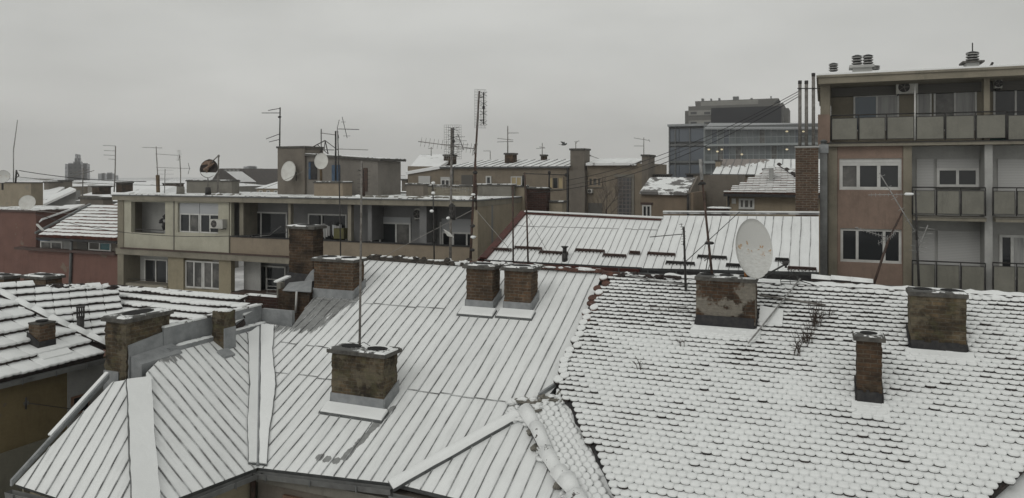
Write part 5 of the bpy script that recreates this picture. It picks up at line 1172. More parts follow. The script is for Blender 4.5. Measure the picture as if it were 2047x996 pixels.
mb = MB(); a = rect(33, 1418, 1455, 417, 440); mb.box(a[0], a[1], 33, 33.6, a[2] - 1, a[3]); mb.build('brickwork', M['brick_red'], lw); ms = MB(); [ms.lump(W(a[0] + (a[1] - a[0]) * f, 33.3, a[3] + .01), .25, .25, .06, i) for i, f in enumerate((.15, .5, .6, .85))]; ms.build('snow', M['snow'], lw)
# hipped roof house
TH_ = 50.0
hh = thing('hipped_roof_house', 'cream house with hipped snowy tile roof and bare red patch, beside the brick pillar', 'house', W(sT(1540, TH_), TH_ + 4, GZ))
mb = MB(); mb.box(sT(1452, TH_), sT(1660, TH_), TH_, TH_ + 8, GZ, fz(1540, 388, TH_)); mb.build('wall', M['owall'], hh)
pe = [onT(1447, 384, TH_ - .5), onT(1680, 387, TH_ - .5), onT(1680, 360, TH_ + 3), onT(1553, 334, TH_ + 5.5), onT(1540, 337, TH_ + 5.4)]
Ph = Plane(pe[0], (pe[1] - pe[0]).cross(pe[4] - pe[0]))
redm = noisy('tile_snowred', (.13, .06, .042), (.07, .04, .032), 3, .9)
cpx = onT(1545, 372, TH_ + 1.5)
def snowH(u, v, rnd):
    q = pe[0] + Ph.a * u + Ph.b * v; px = CX + F * q.x / q.y; py = H - F * q.z / q.y
    d = ((px - 1554) / 16) ** 2 + ((py - 366) / 13) ** 2
    return (.42, .05) if d > 1 else (1.2, -.03)
tile_roof(hh, Ph, None, .42, .42, redm, M['snow'], hgt=.1, snowf=snowH, pts=[Ph.hit(1447, 385), Ph.hit(1680, 388), Ph.hit(1680, 352), Ph.hit(1557, 334), Ph.hit(1543, 334)], name='roof_tiles', arc=.05, lobes=1, stagger=0)
mb = MB(); mb.bar(pe[0] - Z * .1 - V * .1, pe[1] - Z * .1 - V * .1, .2, .18, -Z); mb.build('gutter', M['tar'], hh)
ridge_tiles(hh, [Ph.hit(1557, 332) + Z * .1, Ph.hit(1600, 362) + Z * .1], .14, M['tile_dark'], M['snow'], snowy=.3)
window(hh, TH_, rect(TH_, 1477, 1508, 397, 418), 3, .12, m_p='pane_curtain', sill=True); window(hh, TH_, rect(TH_, 1463, 1471, 397, 407), 1, .14, m_p='curtain', sill=False)
mb = MB(); mb.tube(onT(1456, 390, TH_ - .1), onT(1456, 440, TH_ - .1), .07); mb.build('downpipe', M['iron'], hh)
far_chim('slender grey rendered chimney on the hipped snowy roof', 1537, 1545, 332, 378, TH_ + 2, 'greywall', .8, 'snow')
# long snowy roof behind it
TO = 75.0
oh = thing('ribbed_roof_house', 'house with a long ribbed snowy roof and brown bare ridge, below the glazed office block', 'house', W(sT(1530, TO), TO + 5, GZ))
mb = MB(); mb.box(sT(1428, TO), sT(1720, TO), TO, TO + 9, GZ, fz(1540, 349, TO)); mb.build('wall', M['mwall'], oh)
po = [onT(1424, 348, TO - .5), onT(1720, 350, TO - .5), onT(1720, 318, TO + 7), onT(1441, 318, TO + 7)]
PO = Plane(po[0], (po[1] - po[0]).cross(po[3] - po[0]))
M['seam_o'] = seam_snow('seam_o', melt=.9, thr=.8, bare=(.25, .22, .2), spots=[(PO.hit(1455, 322), 3.0), (PO.hit(1490, 319), 2.4), (PO.hit(1470, 320), 2.6)])
seam_roof(oh, PO, None, PO.b, .8, M['seam_o'], M['zinc_dark'], rib_w=.05, rib_h=.05, pts=po)
window(oh, TO, rect(TO, 1450, 1464, 364, 375), 1, .15, m_p='curtain', sill=False)
far_chim('short pale chimney at the left end of the long ribbed snowy roof', 1430, 1440, 320, 338, TO + 3, 'beige', 1.2)
far_chim('tiny dark chimney near the hipped roof top', 1525, 1534, 337, 343, TO - 8, 'mwall2', .8)
# glazed office block
TG = 128.0
gl = thing('glazed_office', 'glazed office block with pale floor bands, dark glass corner and a few lit lamps', 'office building', W(sT(1500, TG), TG + 10, GZ))
g0_, g1_, g2_ = sT(1337, TG), sT(1407, TG), sT(1760, TG); zg = fz(1337, 249, TG)
mb = MB(); mb.box(g0_, g2_, TG + 1, TG + 18, GZ, zg - .4); mb.build('core', M['zinc_dark'], gl)
mb = MB(); mb.box(g0_ - .2, g1_, TG - .3, TG + 18.2, zg - .38, zg); mb.build('roof_edge', M['zinc'], gl)
rq = [onT(1408, 256, TG - .8), onT(1700, 256 , TG - .8), onT(1700, 246, TG + 7), onT(1419, 246, TG + 7)]
pslab(gl, rq, .25, 'zinc', 'sloping_roof'); mb = MB(); mb.box(g1_, g2_, TG + .5, TG + 18, zg - .5, rq[0].z - .26)
rowy = [(253, 283), (290, 321), (326, 356), (360, 392)]
for i, (a, b) in enumerate(rowy):
    zz1, zz0 = fz(1370, a + 4, TG), fz(1370, b, TG)
    for (xa, xb) in ((1338, 1356), (1357, 1378), (1379, 1406)):
        mb = MB(); mb.box(sT(xa, TG), sT(xb, TG), TG + .55, TG + .98, zz0, zz1); mb.build('corner_glass', M['glass_slate'], gl)
for x in (1337, 1349, 1378, 1407):
    mb = MB(); q = sT(x, TG); mb.box(q - .09, q + .09, TG + .3, TG + 1, GZ, zg - .39); mb.build('mullion', M['mullion' if x == 1407 else 'zinc_dark'], gl)
fy = [259, 290, 324, 358, 392]
for y in fy[1:]:
    z_ = fz(1410, y, TG); mb = MB(); mb.box(g1_ + .1, g2_, TG - .6, TG + 1, z_ - .25, z_ + .12); mb.build('floor_band', M['mullion'], gl)
    mb = MB(); mb.box(g0_, g1_ - .1, TG + .4, TG + 1, z_ - .1, z_ + .25); mb.build('floor_band', M['zinc_dark'], gl)
rnd = random.Random(5); xs = list(range(1409, 1700, 12))
for i in range(3):
    za, zb_ = fz(1410, fy[i] + 0, TG) - (.0 if i else -.0), fz(1410, fy[i + 1], TG) + .13
    za = za - .26 if i else za
    for j in range(len(xs) - 1):
        a, b = sT(xs[j], TG), sT(xs[j + 1], TG); k = rnd.choice(['glass_grey', 'glass_grey', 'glass_slate', 'pane_curtain', 'glass_grey', 'curtain'] if i < 2 else ['glass_grey', 'glass_slate'])
        mb = MB(); mb.box(a + .05, b - .05, TG + .7, TG + .98, zb_, za); mb.build('window', M[k if k != 'curtain' else 'glass_grey'], gl)
        mb = MB(); mb.box(a - .05, a + .05, TG + .5, TG + .97, zb_, za); mb.build('mullion', M['mullion'], gl)
    mb = MB(); z_ = zb_ + 1.0; mb.box(g1_ + .2, g2_, TG - .5, TG - .44, z_, z_ + .06); mb.build('handrail', M['mullion'], gl)
for x, y in ((1417, 299), (1434, 303), (1443, 299), (1483, 309), (1573, 263), (1573, 299), (1606, 263)):
    mb = MB(); mb.lump(onT(x, y, TG + .3), .22, .15, .14, x, jit=0); tag(mb.build('office_lamp', M['glow']), f'small glowing lamp in the glazed office, {"upper" if y < 280 else "lower"} storey, { {1417: "nearest the glass corner", 1434: "second from the corner", 1443: "third from the corner", 1483: "in the middle", 1573: "towards the right", 1606: "seen between the flue pipes"}[x]}', 'lamp', 'lamps glowing in the office')
# tower block behind
TT = 235.0
tw = thing('stepped_tower_block', 'broad concrete tower block with stepped top and huge black panel behind the glazed office', 'tower block', W(sT(1470, TT), TT + 8, GZ))
mb = MB(); mb.box(sT(1376, TT), sT(1566, TT), TT, TT + 16, GZ, fz(1376, 213, TT)); mb.build('main_body', M['panel_mid'], tw)
mb = MB(); mb.box(sT(1367, TT), sT(1376, TT) - .01, TT + 2, TT + 14, GZ, fz(1367, 222, TT + 2)); mb.box(sT(1566, TT) + .01, sT(1576, TT), TT + 2, TT + 14, GZ, fz(1576, 215, TT)); mb.build('side_bay', M['panel_mid'], tw)
a = rect(TT, 1388, 1556, 199, 212); mb = MB(); mb.hexa([W(a[0] + .3, TT + 1, a[2] - .2), W(a[1] - 2, TT + 1, a[2] - .2), W(a[1] - 2, TT + 14, a[2] - .2), W(a[0] + .3, TT + 14, a[2] - .2)], [W(a[0], TT + 1, a[3]), W(a[1], TT + 1, a[3]), W(a[1], TT + 14, a[3]), W(a[0], TT + 14, a[3])]); mb.build('top_storey', M['panel_mid'], tw)
mb = MB(); a = rect(TT, 1400, 1515, 201, 211); mb.box(a[0], a[1], TT + .9, TT + .99, a[2], a[3]); mb.build('pale_band', M['panel_light'], tw)
a = rect(TT, 1422, 1562, 213, 252); mb = MB(); mb.box(a[0], a[1], TT - .6, TT - .01, a[2], a[3] - .2); mb.build('black_panel', M['black_glass'], tw)
for y0, y1 in ((221, 231), (241, 250)):
    a = rect(TT, 1376, 1421, y0, y1); mb = MB(); mb.box(a[0] + .1, a[1], TT - .3, TT - .01, a[2], a[3]); mb.build('balcony_band', M['panel_light'], tw)
    for x0 in (1381, 1408):
        b_ = rect(TT, x0, x0 + 12, y0 + 3, y1 - 2); mb = MB(); mb.box(b_[0], b_[1], TT - .35, TT - .31, b_[2], b_[3]); mb.build('window', M['pane'], tw)
for x, w2, h in ((1436, 3, 3), (1465, 11, 6), (1402, 4, 2), (1500, 4, 3), (1540, 2, 7), (1420, 2, 2)):
    a = rect(TT + 5, x, x + w2, 199 - h, 200); mb = MB(); mb.box(a[0], a[1], TT + 5, TT + 7, a[2] - .3, a[3]); mb.build('roof_unit', M['zinc_dark'], tw)
# far towers on the left, silhouettes with window grids
def tower(label, segs, Y, name='tower_block', m_='tower'):
    r = thing(name, label, 'tower block', at((segs[0][0] + segs[0][1]) / 2, 370, Y) * 1, 'far towers', rz=0); r.location.z = GZ; WM[r.name] = Matrix.Translation(r.location)
    for (x0, x1, y) in segs:
        c0_, c1_ = at(x0, y, Y), at(x1, y, Y); mb = MB(); b = [(c0_.x, Y), (c1_.x, Y), (c1_.x - 4.5, Y + 9), (c0_.x - 4.5, Y + 9)]
        mb.hexa([Vector((p, q_, GZ)) for p, q_ in b], [Vector((p, q_, c0_.z)) for p, q_ in b]); mb.build('block', M[m_], r)
tower('grey far tower stepping up to a small twin-horned lantern, tallest on the left skyline', [(130, 178, 328), (136, 147, 326), (146, 163, 323), (149, 160, 316), (150.3, 153.8, 308), (156, 159, 309), (165, 174, 326)], 520)
tower('lower pale far tower right of the horned one', [(196, 230, 347), (203, 209, 346), (214, 224, 345), (229, 236, 351)], 640, m_='concrete_far2')
tower('pale far tower of two heights near the dark roofed building', [(490, 514, 333), (513.9, 526, 337), (497, 511, 332)], 560, m_='concrete_far2')
# dark roofed building with snowy slope
TD = 130.0
db = thing('dark_roofed_house', 'dark brown building with snowy slope and flat dark dormer band, behind the rusty dish', 'house', W(sT(450, TD), TD + 8, GZ))
P_ = [onT(444, 337, TD), onT(480, 337, TD), onT(511, 366, TD), onT(462, 366, TD)]
mb = MB(); c = [onT(415, 370, TD), onT(512, 370, TD), onT(480, 337, TD), onT(437, 337, TD)]; mb.prism([p + V * .3 for p in c], V * 12); mb.build('roof_body', M['brown_metal'] if False else noisy('dark_roof', (.07, .06, .055), (.05, .045, .04), 1), db)
mb = MB(); mb.prism([onT(452, 343, TD), onT(482, 343, TD), onT(511, 364, TD), onT(480, 364, TD)], V * .25); mb.build('snow_slope', M['snow_far'], db)
for x, y in ((450, 339), (458, 339), (466, 339), (474, 339)): panel(db, TD + .3, x, x + 5, y, y + 3, 'greywall', 'window', .2)
panel(db, TD, 478, 512, 366, 385, 'house', 'wall', .3)
for x in (482, 491, 500): panel(db, TD - .4, x, x + 4, 370, 378, 'tar', 'window', .1)
# ---------------------------------------------------------------- pink-red walled houses and roofs on the far left
TL2 = 34.0
rw = thing('red_walled_house', 'brick-red rendered house flank with dark coping and damp stains, at the left edge', 'house', W(sT(20, TL2), TL2 + 3, GZ))
mb = MB(); mb.box(sT(-60, TL2), sT(72, TL2), TL2, TL2 + 5, GZ, fz(40, 424, TL2)); mb.build('wall', M['redwall'], rw)
mb = MB(); mb.box(sT(-60, TL2), sT(75, TL2), TL2 - .12, TL2 + 5.1, fz(40, 424, TL2) + .001, fz(40, 420, TL2)); cp = mb.build('coping', M['brown_metal'], rw)
mb = MB(); mb.box(sT(-60, TL2), sT(74, TL2), TL2 - .05, TL2 + 5, fz(40, 420, TL2) + .001, fz(40, 419, TL2)); mb.build('snow', M['snow_thin'], rw)
mb = MB(); rnd = random.Random(9)
T3 = 33.2
rh = thing('red_tiled_house', 'house with snowy red tiles, white attic windows and brick-red wall beside the long block', 'house', W(sT(160, T3), T3 + 4, GZ))
mb = MB(); mb.box(sT(56, T3), sT(236, T3), T3, T3 + 6, GZ, fz(150, 505, T3)); mb.build('wall', M['redwall'], rh)
mb = MB(); mb.box(sT(35, T3), sT(236, T3), T3 - .25, T3 + .3, fz(150, 505, T3) + .001, fz(150, 500, T3)); mb.build('ledge', M['brown_metal'], rh)
mb = MB(); mb.box(sT(66, T3), sT(236, T3), T3 + .5, T3 + 6, fz(150, 500, T3), fz(150, 476, T3)); mb.build('attic_wall', M['mwall2'], rh)
T4 = T3 + .5
window(rh, T4, rect(T4, 82, 126, 482, 499), 2, .1, m_p='pane_curtain', sill=False); panel(rh, T4, 80, 143, 478, 482, 'greywall', 'shutter_box', .1); panel(rh, T4, 80, 103, 476, 481, 'blue', 'blue_band', .14)
panel(rh, T4, 128, 145, 484, 499, 'greywall', 'panel', .06); panel(rh, T4, 155, 176, 483, 502, 'shutter_dark', 'closed_shutter', .06)
window(rh, T4, rect(T4, 178, 223, 483, 502), 2, .1, m_p=['shutter_dark', 'pane_teal'], sill=True)
mb = MB(); mb.tube(onT(143, 478, T3 - .1), onT(140, 570, T3 - .1), .09); mb.build('downpipe', M['zinc_dark'], rh)
PR = Plane(onT(80, 470, T3), U.cross(V + Z * .62))
def snowR(u, v, rnd):
    q = oR + PR.a * u + PR.b * v; px = CX + F * q.x / q.y; py = H - F * q.z / q.y
    e = px - (82 + (470 - py) * 1.75); k = e + 14 * noise.noise(Vector((u * .8, v * .8, 2)))
    return (.75, .035) if k > 62 else ((.9, .005) if k > 25 else (1.1, -.03))
ptsR = [PR.hit(*p) for p in [(78, 470), (236, 478), (236, 408), (178, 412)]]; oR = ptsR[0]
tile_roof(rh, PR, None, .36, .36, M['tile_red'], M['snow'], hgt=.1, snowf=snowR, pts=ptsR, name='roof_tiles', arc=.05, stagger=0)
mb = MB(); mb.bar(PR.hit(75, 472) - Z * .1, PR.hit(236, 480) - Z * .1, .25, .12, -Z); mb.build('eaves_gutter', M['tar'], rh)
mb = MB(); mb.bar(PR.hit(70, 468), PR.hit(180, 410), .5, .12, Z); mb.build('verge', M['zinc_dark'], rh)
mb = MB(); mb.prism([onT(74, 446, T3 + 1), onT(84, 438, T3 + 1), onT(170, 408, T3 + 4), onT(130, 410, T3 + 5), onT(76, 430, T3 + 2)], Z * -.1); mb.build('side_roof', M['snow_far'], rh)
tb = tag(MB().bar(onT(74, 450, T3 - .2), onT(86, 462, T3 - .2), .15, .08).build('board', M['white']), 'short pale board leaning at the corner of the red walled house', 'board')
# white sheet roof house and gable
T5 = 44.0
wh = thing('white_roofed_house', 'long house with two smooth snowy slopes and grey gable behind the red walled house', 'house', W(sT(60, T5), T5 + 4, GZ))
mb = MB(); mb.prism([onT(-40, 440, T5 - 2), onT(70, 418, T5 - 1), onT(129, 374, T5 + 7), onT(62, 371, T5 + 8), onT(-40, 400, T5 + 6)], Z * -.3); mb.build('upper_slope', M['snow_far'], wh)
mb = MB(); mb.prism([onT(60, 421, T5 - .5), onT(152, 378, T5 - .5), onT(140, 374, T5 + 4), onT(72, 405, T5 + 4)], Z * -.2); mb.build('lower_slope', M['snow'], wh)
mb = MB(); mb.prism([onT(62, 424, T5), onT(152, 381, T5), onT(152, 440, T5), onT(62, 440, T5)], V * .4); mb.build('gable_wall', M['greywall'], wh)
mb = MB(); mb.box(sT(-40, T5), sT(152, T5), T5 + .5, T5 + 9, GZ, fz(60, 436, T5)); mb.build('body', M['house'], wh)
window(wh, T5, rect(T5, 102, 111, 412, 420), 1, .1, sill=False); window(wh, T5, rect(T5, 70, 97, 415, 422), 3, .1, sill=False)
# left-edge parapet under the rusty dish
T6 = 40.0
le = thing('roof_terrace_wall', 'pale weathered terrace wall at the left edge below the small rusty dish', 'wall', W(sT(10, T6), T6, GZ))
mb = MB(); mb.box(sT(-60, T6), sT(62, T6) , T6, T6 + 1, fz(20, 395, T6) - 1, fz(20, 366, T6)); mb.build('wall', M['side'], le)
mb = MB(); mb.box(sT(-60, T6), sT(64, T6), T6 - .1, T6 + 1.1, fz(20, 366, T6) + .001, fz(20, 364.5, T6)); mb.build('coping', M['cap'], le)
# assorted low houses behind the long block
rnd = random.Random(42)
def low_house(label, x0, x1, ye, yr, T, m_='house', roof='snow_far', dep=9, hip=.15, wins=0):
    r = thing('distant_house', label, 'house', W(sT((x0 + x1) / 2, T), T + dep / 2, GZ), 'low snowy roofs of the skyline')
    s0, s1 = sT(x0, T), sT(x1, T); ze = fz((x0 + x1) / 2, ye, T); zr = onT((x0 + x1) / 2, yr, T + dep / 2).z
    mb = MB(); mb.box(s0 + .2, s1 - .2, T + .3, T + dep - .3, GZ, ze - .02); mb.build('wall', M[m_], r)
    h_ = (s1 - s0) * hip; A_, B_, C_, D_ = W(s0, T, ze), W(s1, T, ze), W(s1, T + dep, ze), W(s0, T + dep, ze); R0, R1 = W(s0 + h_, T + dep / 2, zr), W(s1 - h_, T + dep / 2, zr)
    mb = MB(); mb.face([A_, B_, R1, R0]); mb.face([C_, D_, R0, R1]); mb.face([B_, C_, R1]); mb.face([D_, A_, R0]); mb.face([A_, D_, C_, B_]); mb.build('roof', M[roof], r)
    for i in range(wins):
        x = x0 + (x1 - x0) * (i + .6) / (wins + .4); window(r, T + .3, rect(T + .3, x, x + 7, ye + 4, ye + 12), 1, .12, sill=False)
    return r
LH = [('pale gabled outbuilding right behind the corner of the long block', 150, 242, 402, 377, 42, 'greywall', 0, .5, 2), ('low house with broad snowy roof and two dark chimneys', 158, 300, 392, 371, 62, 'house', 0, .1, 0), ('wide low snowy roof behind the cluster of thin aerials', 240, 400, 384, 366, 90, 'house', 0, .1, 0),
      ('far snowy roof with a grey pointed hip, left of the forked aerials', 255, 330, 372, 361, 150, 'house', 0, .35, 0), ('distant low roof between the aerials and the terrace block', 310, 400, 370, 363, 180, 'mwall2', 0, .1, 0), ('snowy roof with a small gable just left of the stair house', 509, 560, 377, 361, 95, 'owall', 0, .3, 3),
      ('plain snowy roof right of the stair house', 745, 830, 384, 367, 75, 'house', 0, .1, 0), ('farther low roof under the gap in the skyline', 735, 830, 371, 362, 150, 'mwall2', 0, .1, 0), ('low distant roofs far left between the poles', -40, 120, 378, 366, 110, 'house', 0, .1, 0),
      ('distant dark house left of the horned tower', 60, 135, 376, 369, 160, 'mwall2', 0, .1, 0), ('distant low block right of the pale towers', 220, 300, 373, 366, 240, 'greywall', 0, .0, 0), ('far roof behind the dark rusty dish', 395, 440, 378, 364, 110, 'house', 0, .2, 0), ('far row of roofs near the pale two height tower', 500, 570, 370, 362, 210, 'greywall', 0, .1, 0),
      ('farthest pale roof row at the horizon above the aerials', 300, 500, 366, 361, 330, 'greywall', 0, .05, 0), ('farthest roof row left of the skyline', -60, 200, 368, 362, 340, 'greywall', 0, .05, 0), ('farthest roof row in the middle of the skyline', 600, 860, 366, 361, 340, 'greywall', 0, .05, 0), ('distant roofs hidden behind the brown house', 1180, 1340, 366, 356, 200, 'house', 0, .05, 0), ('distant roof row behind the flats', 1560, 2100, 366, 350, 200, 'house', 0, .05, 0)]
for (lb_, x0, x1, ye, yr, T, m_, _, hip, wn) in LH: low_house(lb_, x0, x1, ye, yr, T, m_, hip=hip, wins=wn)
# infill: streets of ordinary snowy houses reaching the horizon
k = 0
for T, n, ya in ((50, 0, 0), (105, 7, 372), (170, 8, 369), (260, 9, 366), (400, 10, 362.5), (600, 10, 360), (900, 10, 358)):
    for i in range(n):
        x0 = -150 + 2350 * i / n + rnd.uniform(-20, 20); wd = rnd.uniform(.8, 1.1) * 2350 / n
        r = low_house('', x0, x0 + wd, ya, ya - rnd.uniform(4, 8) * (100 / T) ** .4, T, rnd.choice(['house', 'mwall', 'greywall', 'owall']), hip=.05, dep=12)
        r['label'] = f'low snow-roofed house in the far city, {["nearest", "second", "third", "fourth", "fifth", "last"][[105, 170, 260, 400, 600, 900].index(T)]} row back, {["far left", "left", "left of centre", "centre left", "centre", "centre right", "right of centre", "right", "behind the flats", "far right"][i]}'
for lab, x0, x1, y0, y1, T in (('small chimney on the white smooth roof at left', 88, 96, 363, 372, 50), ('thin pale chimney right of the small one on the left roofs', 117, 121, 360, 371, 60), ('dark chimney block just right of the four-armed aerial', 232, 243, 364, 376, 60), ('dark low chimney left of the four-armed aerial', 184, 198, 372, 380, 58), ('wide dark flat chimney behind the aerial cluster', 325, 352, 366, 378, 85), ('pair-like dark chimney in the gap right of the stair house', 755, 781, 359, 376, 70), ('low chimney at the left end of the brown house', 803, 813, 358, 372, 62), ('weathered low wall block over the red tiled roof', 160, 206, 394, 410, 38)):
    far_chim(lab, x0, x1, y0, y1, T, 'brick_dark' if 'dark' in lab else 'mwall2', 1.5 if T > 40 else .8, grp='chimneys on the left skyline')
# bare tree in the courtyard
tr = thing('bare_tree', 'bare leafless tree with thin spreading twigs in front of the brown house', 'tree', onT(1212, 440, 50))
base = onT(1212, 445, 50); top = onT(1212, 418, 50); rnd = random.Random(3)
mb = MB(); mb.tube(W(base.dot(U), 50, GZ), top, .14, .06, n=7); mb.build('trunk', M['twig'], tr)
mb = MB()
def branch(p, d, ln, r, dep):
    q_ = p + d * ln; mb.tube(p, q_, r, r * .6, n=4, cap=False)
    if dep == 0: return
    for i in range(rnd.choice((2, 3, 3))):
        nd_ = (d + Vector((rnd.uniform(-1, 1), rnd.uniform(-1, 1), rnd.uniform(-.25, .6))) * .62).normalized(); branch(p + d * ln * rnd.uniform(.55, 1), nd_, ln * rnd.uniform(.62, .85), r * .6, dep - 1)
for a in range(6): branch(top - Z * rnd.uniform(0, .8), (U * rnd.uniform(-.8, .8) + Z * .9 + V * rnd.uniform(-.4, .4)).normalized(), .95, .03, 5)
mb.build('crown', M['twig_pale'], tr)
# ---------------------------------------------------------------- aerials
def pxp(px, py, Y): return at(px, py, Y)
def yagi(root, p0, p1, n, el, r=.012, ed=None, m='alu', taper=.5, re=.006, reflect=False, dipole=True):
    d = (p1 - p0).normalized(); x = ed if ed is not None else d.cross(Z).normalized()
    mb = MB(); mb.tube(p0, p1, r, n=6); bo = mb.build('boom', M[m], root)
    for i in range(n):
        f = (i + .3) / n; c = p0 + (p1 - p0) * f; l = el * (1 - taper * f) / 2
        mb = MB(); mb.tube(c - x * l, c + x * l, re, n=5); mb.build('element', M[m], bo)
    if reflect:
        for s in (1, -1):
            mb = MB(); y = x.cross(d).normalized() * s; q = p0 - d * .0
            for k in range(4): c = q + y * (.06 + .07 * k) - d * (.0 - .02 * k); mb.tube(c - x * el * .5, c + x * el * .5, re, n=5)
            mb.tube(q, q + y * .3 + d * .06, re * 1.4, n=5); mb.build('reflector', M[m], bo)
    return bo
def grid_antenna(root, px, py0, py1, wpx, Y, off=.1, ndip=4, m='alu', side=0, dx=10):
    c0, c1 = at(px, py0, Y), at(px, py1, Y); h = c0.z - c1.z; wd = wpx / F * Y; x = (Vector((1, .35 * side, 0))).normalized()
    mb = MB(); nv, nh = 9, 15
    for i in range(nv): a = c0 + x * (wd * (i / (nv - 1) - .5)); mb.tube(a, a - Z * h, .0045, n=4, cap=False)
    for i in range(nh): a = c0 - Z * (h * i / (nh - 1)); mb.tube(a - x * wd / 2, a + x * wd / 2, .0045, n=4, cap=False)
    g_ = mb.build('reflector_mesh', M[m], root)
    q = Vector((dx / F * Y, -.12, 0)); mb = MB(); mb.tube(c0 + q - Z * h * .08, c1 + q + Z * h * .08, .02, n=6)
    for k in (.2, .8): mb.tube(c0 - Z * h * k, c0 + q - Z * h * k, .018, n=6)
    mb.box(*[v for v in (0, 0)], 0, 0, 0, 0) if False else None
    mb.build('carrier', M['iron'], root)
    for k in range(ndip):
        c = c0 + q - Z * h * (.13 + .74 * k / (ndip - 1))
        for s in (1, -1):
            mb = MB(); mb.tube(c, c + x * s * wd * .32 + Z * .07 - Vector((0, .05, 0)), .007, n=5); mb.tube(c, c + x * s * wd * .32 - Z * .07 - Vector((0, .05, 0)), .007, n=5); mb.build('dipole', M['iron'], root)
    mb = MB(); c = c0 + q - Z * h * .48; mb.lump(c, .05, .05, .07, 1, jit=0); mb.build('junction_box', M['iron'], root)
def mast(label, pts, Y, r=.03, m='steel', group='aerial masts', cat='aerial', name='antenna_mast', foot=True, r1=None):
    P_ = [at(*p, Y) if len(p) == 2 else at(*p) for p in pts]
    root = thing(name, label, cat, P_[0], group, rz=0)
    mb = MB(); n = len(P_) - 1
    for i in range(n): mb.tube(P_[i], P_[i + 1], r * (1 - .12 * i), r * (1 - .12 * (i + 1)) if r1 is None else r1, n=8)
    mb.build('pole', M[m], root)
    return root, P_
Yr = lambda px, T: T / ((px - CX) / F * V.x + V.y)                   # depth of a picture column at ground row T
# mast on the central chimney
s0, s1, t0, t1, zt = C1; Y1 = Yr(720, t0 + .2)
r, _ = mast('single tall bare pole rising from the central chimney', [(719, 690), (721, 520), (723, 322)], Y1, .032, 'steel')
mb = MB(); [mb.tube(at(719 + k * 3, 340 + k * 9, Y1) - Vector((.04, 0, 0)), at(723, 342 + k * 9, Y1), .01) for k in range(3)]; mb.build('stubs', M['iron'], r)
mb = MB(); mb.path([at(719, 688, Y1), at(727, 684, Y1), at(740, 692, Y1)], .008); mb.build('cable_loop', M['wire'], r)
# the tall rust-brown mast
Y2 = Yr(945, RT + .3)
r, P_ = mast('tallest rust-brown mast crowned by an upright wire-mesh aerial', [(940, 528), (944, 440), (949, 340), (958, 182)], Y2, .045, 'rust')
mb = MB(); mb.tube(at(952, 420, Y2), at(950, 288, Y2), .03); mb.build('stub_pole', M['rust'], r)
grid_antenna(r, 960, 179, 256, 24, Y2 - .1, dx=7, side=1.2)
bo = yagi(r, at(952, 298, Y2), at(836, 283, Y2 - .4), 14, .34, .014, taper=.1, m='steel', reflect=True, ed=Vector((.15, .25, .95)).normalized())
mb = MB()
for k, (x, y) in enumerate(((945, 452), (946, 474), (948, 400), (944, 500), (950, 345))): mb.box(*[0] * 6) if False else mb.lump(at(x, y, Y2), .09, .09, .06, k, jit=.2, n=8)
mb.build('clamps', M['iron'], r)
mb = MB(); mb.lump(at(946, 474, Y2 - .05), .1, .1, .05, 9); mb.lump(at(946, 389, Y2 - .05), .08, .08, .04, 4); mb.build('snow', M['snow'], r)
# mast with second mesh aerial
Y3 = Yr(903, RT + .3)
r, P_ = mast('grey mast with broad square mesh aerial, second tallest in the group', [(900, 530), (901, 440), (903, 256)], Y3, .05, 'steel')
grid_antenna(r, 905, 250, 318, 34, Y3 - .05, dx=2, ndip=4)
yagi(r, at(903, 362, Y3), at(903, 392, Y3), 5, .5, .012, ed=Vector((1, .2, 0)).normalized(), taper=0, m='rust')
yagi(r, at(866, 372, Y3), at(946, 381, Y3), 14, .16, .01, ed=Z, taper=0, m='alu')
mb = MB(); [mb.lump(at(903, y, Y3), .09, .09, .13, i, jit=.3) for i, y in enumerate((414, 424, 432))]; mb.tube(at(907, 410, Y3), at(908, 440, Y3), .05); mb.build('amplifier', M['iron'], r)
mb = MB(); mb.lump(at(896, 436, Y3 - .1), .07, .07, .05, 2); mb.lump(at(903, 526, Y3), .2, .2, .04, 6); mb.build('snow', M['snow'], r)
yagi(r, at(927, 300, Y3), at(915, 268, Y3 - .6), 4, .5, .012, taper=.2, m='iron')
# thin mast to the left of them
Y4 = Yr(868, RT + .2)
r, P_ = mast('thin dark mast with white lumps, left of the grey mesh mast', [(868, 526), (867, 440), (865, 362)], Y4, .026, 'iron')
mb = MB(); [mb.lump(at(866 + d, y, Y4 - .03), .08, .06, .05, i, jit=.1) for i, (y, d) in enumerate(((366, 0), (386, 0), (422, -3)))]; mb.build('snow_lumps', M['snow'], r)
mb = MB(); [mb.tube(at(866, y, Y4) - Vector((.08, 0, 0)), at(866, y, Y4) + Vector((.1, .05, 0)), .012) for y in (372, 380, 395)]; mb.build('brackets', M['rust'], r)
# low double-bar masts in front of the long block: 725 stack
Y5 = TL / .9
r, P_ = mast('mast on the roof edge bearing short stacked bars, left of the stair house door', [(727, 392, 31.5), (724, 350, 31.5), (723, 325, 31.5)], 31.5, .06, 'rust')
yagi(r, at(727, 340, 31.5), at(727, 388, 31.5), 6, .6, .015, ed=Vector((1, .2, 0)).normalized(), taper=.2, m='iron')
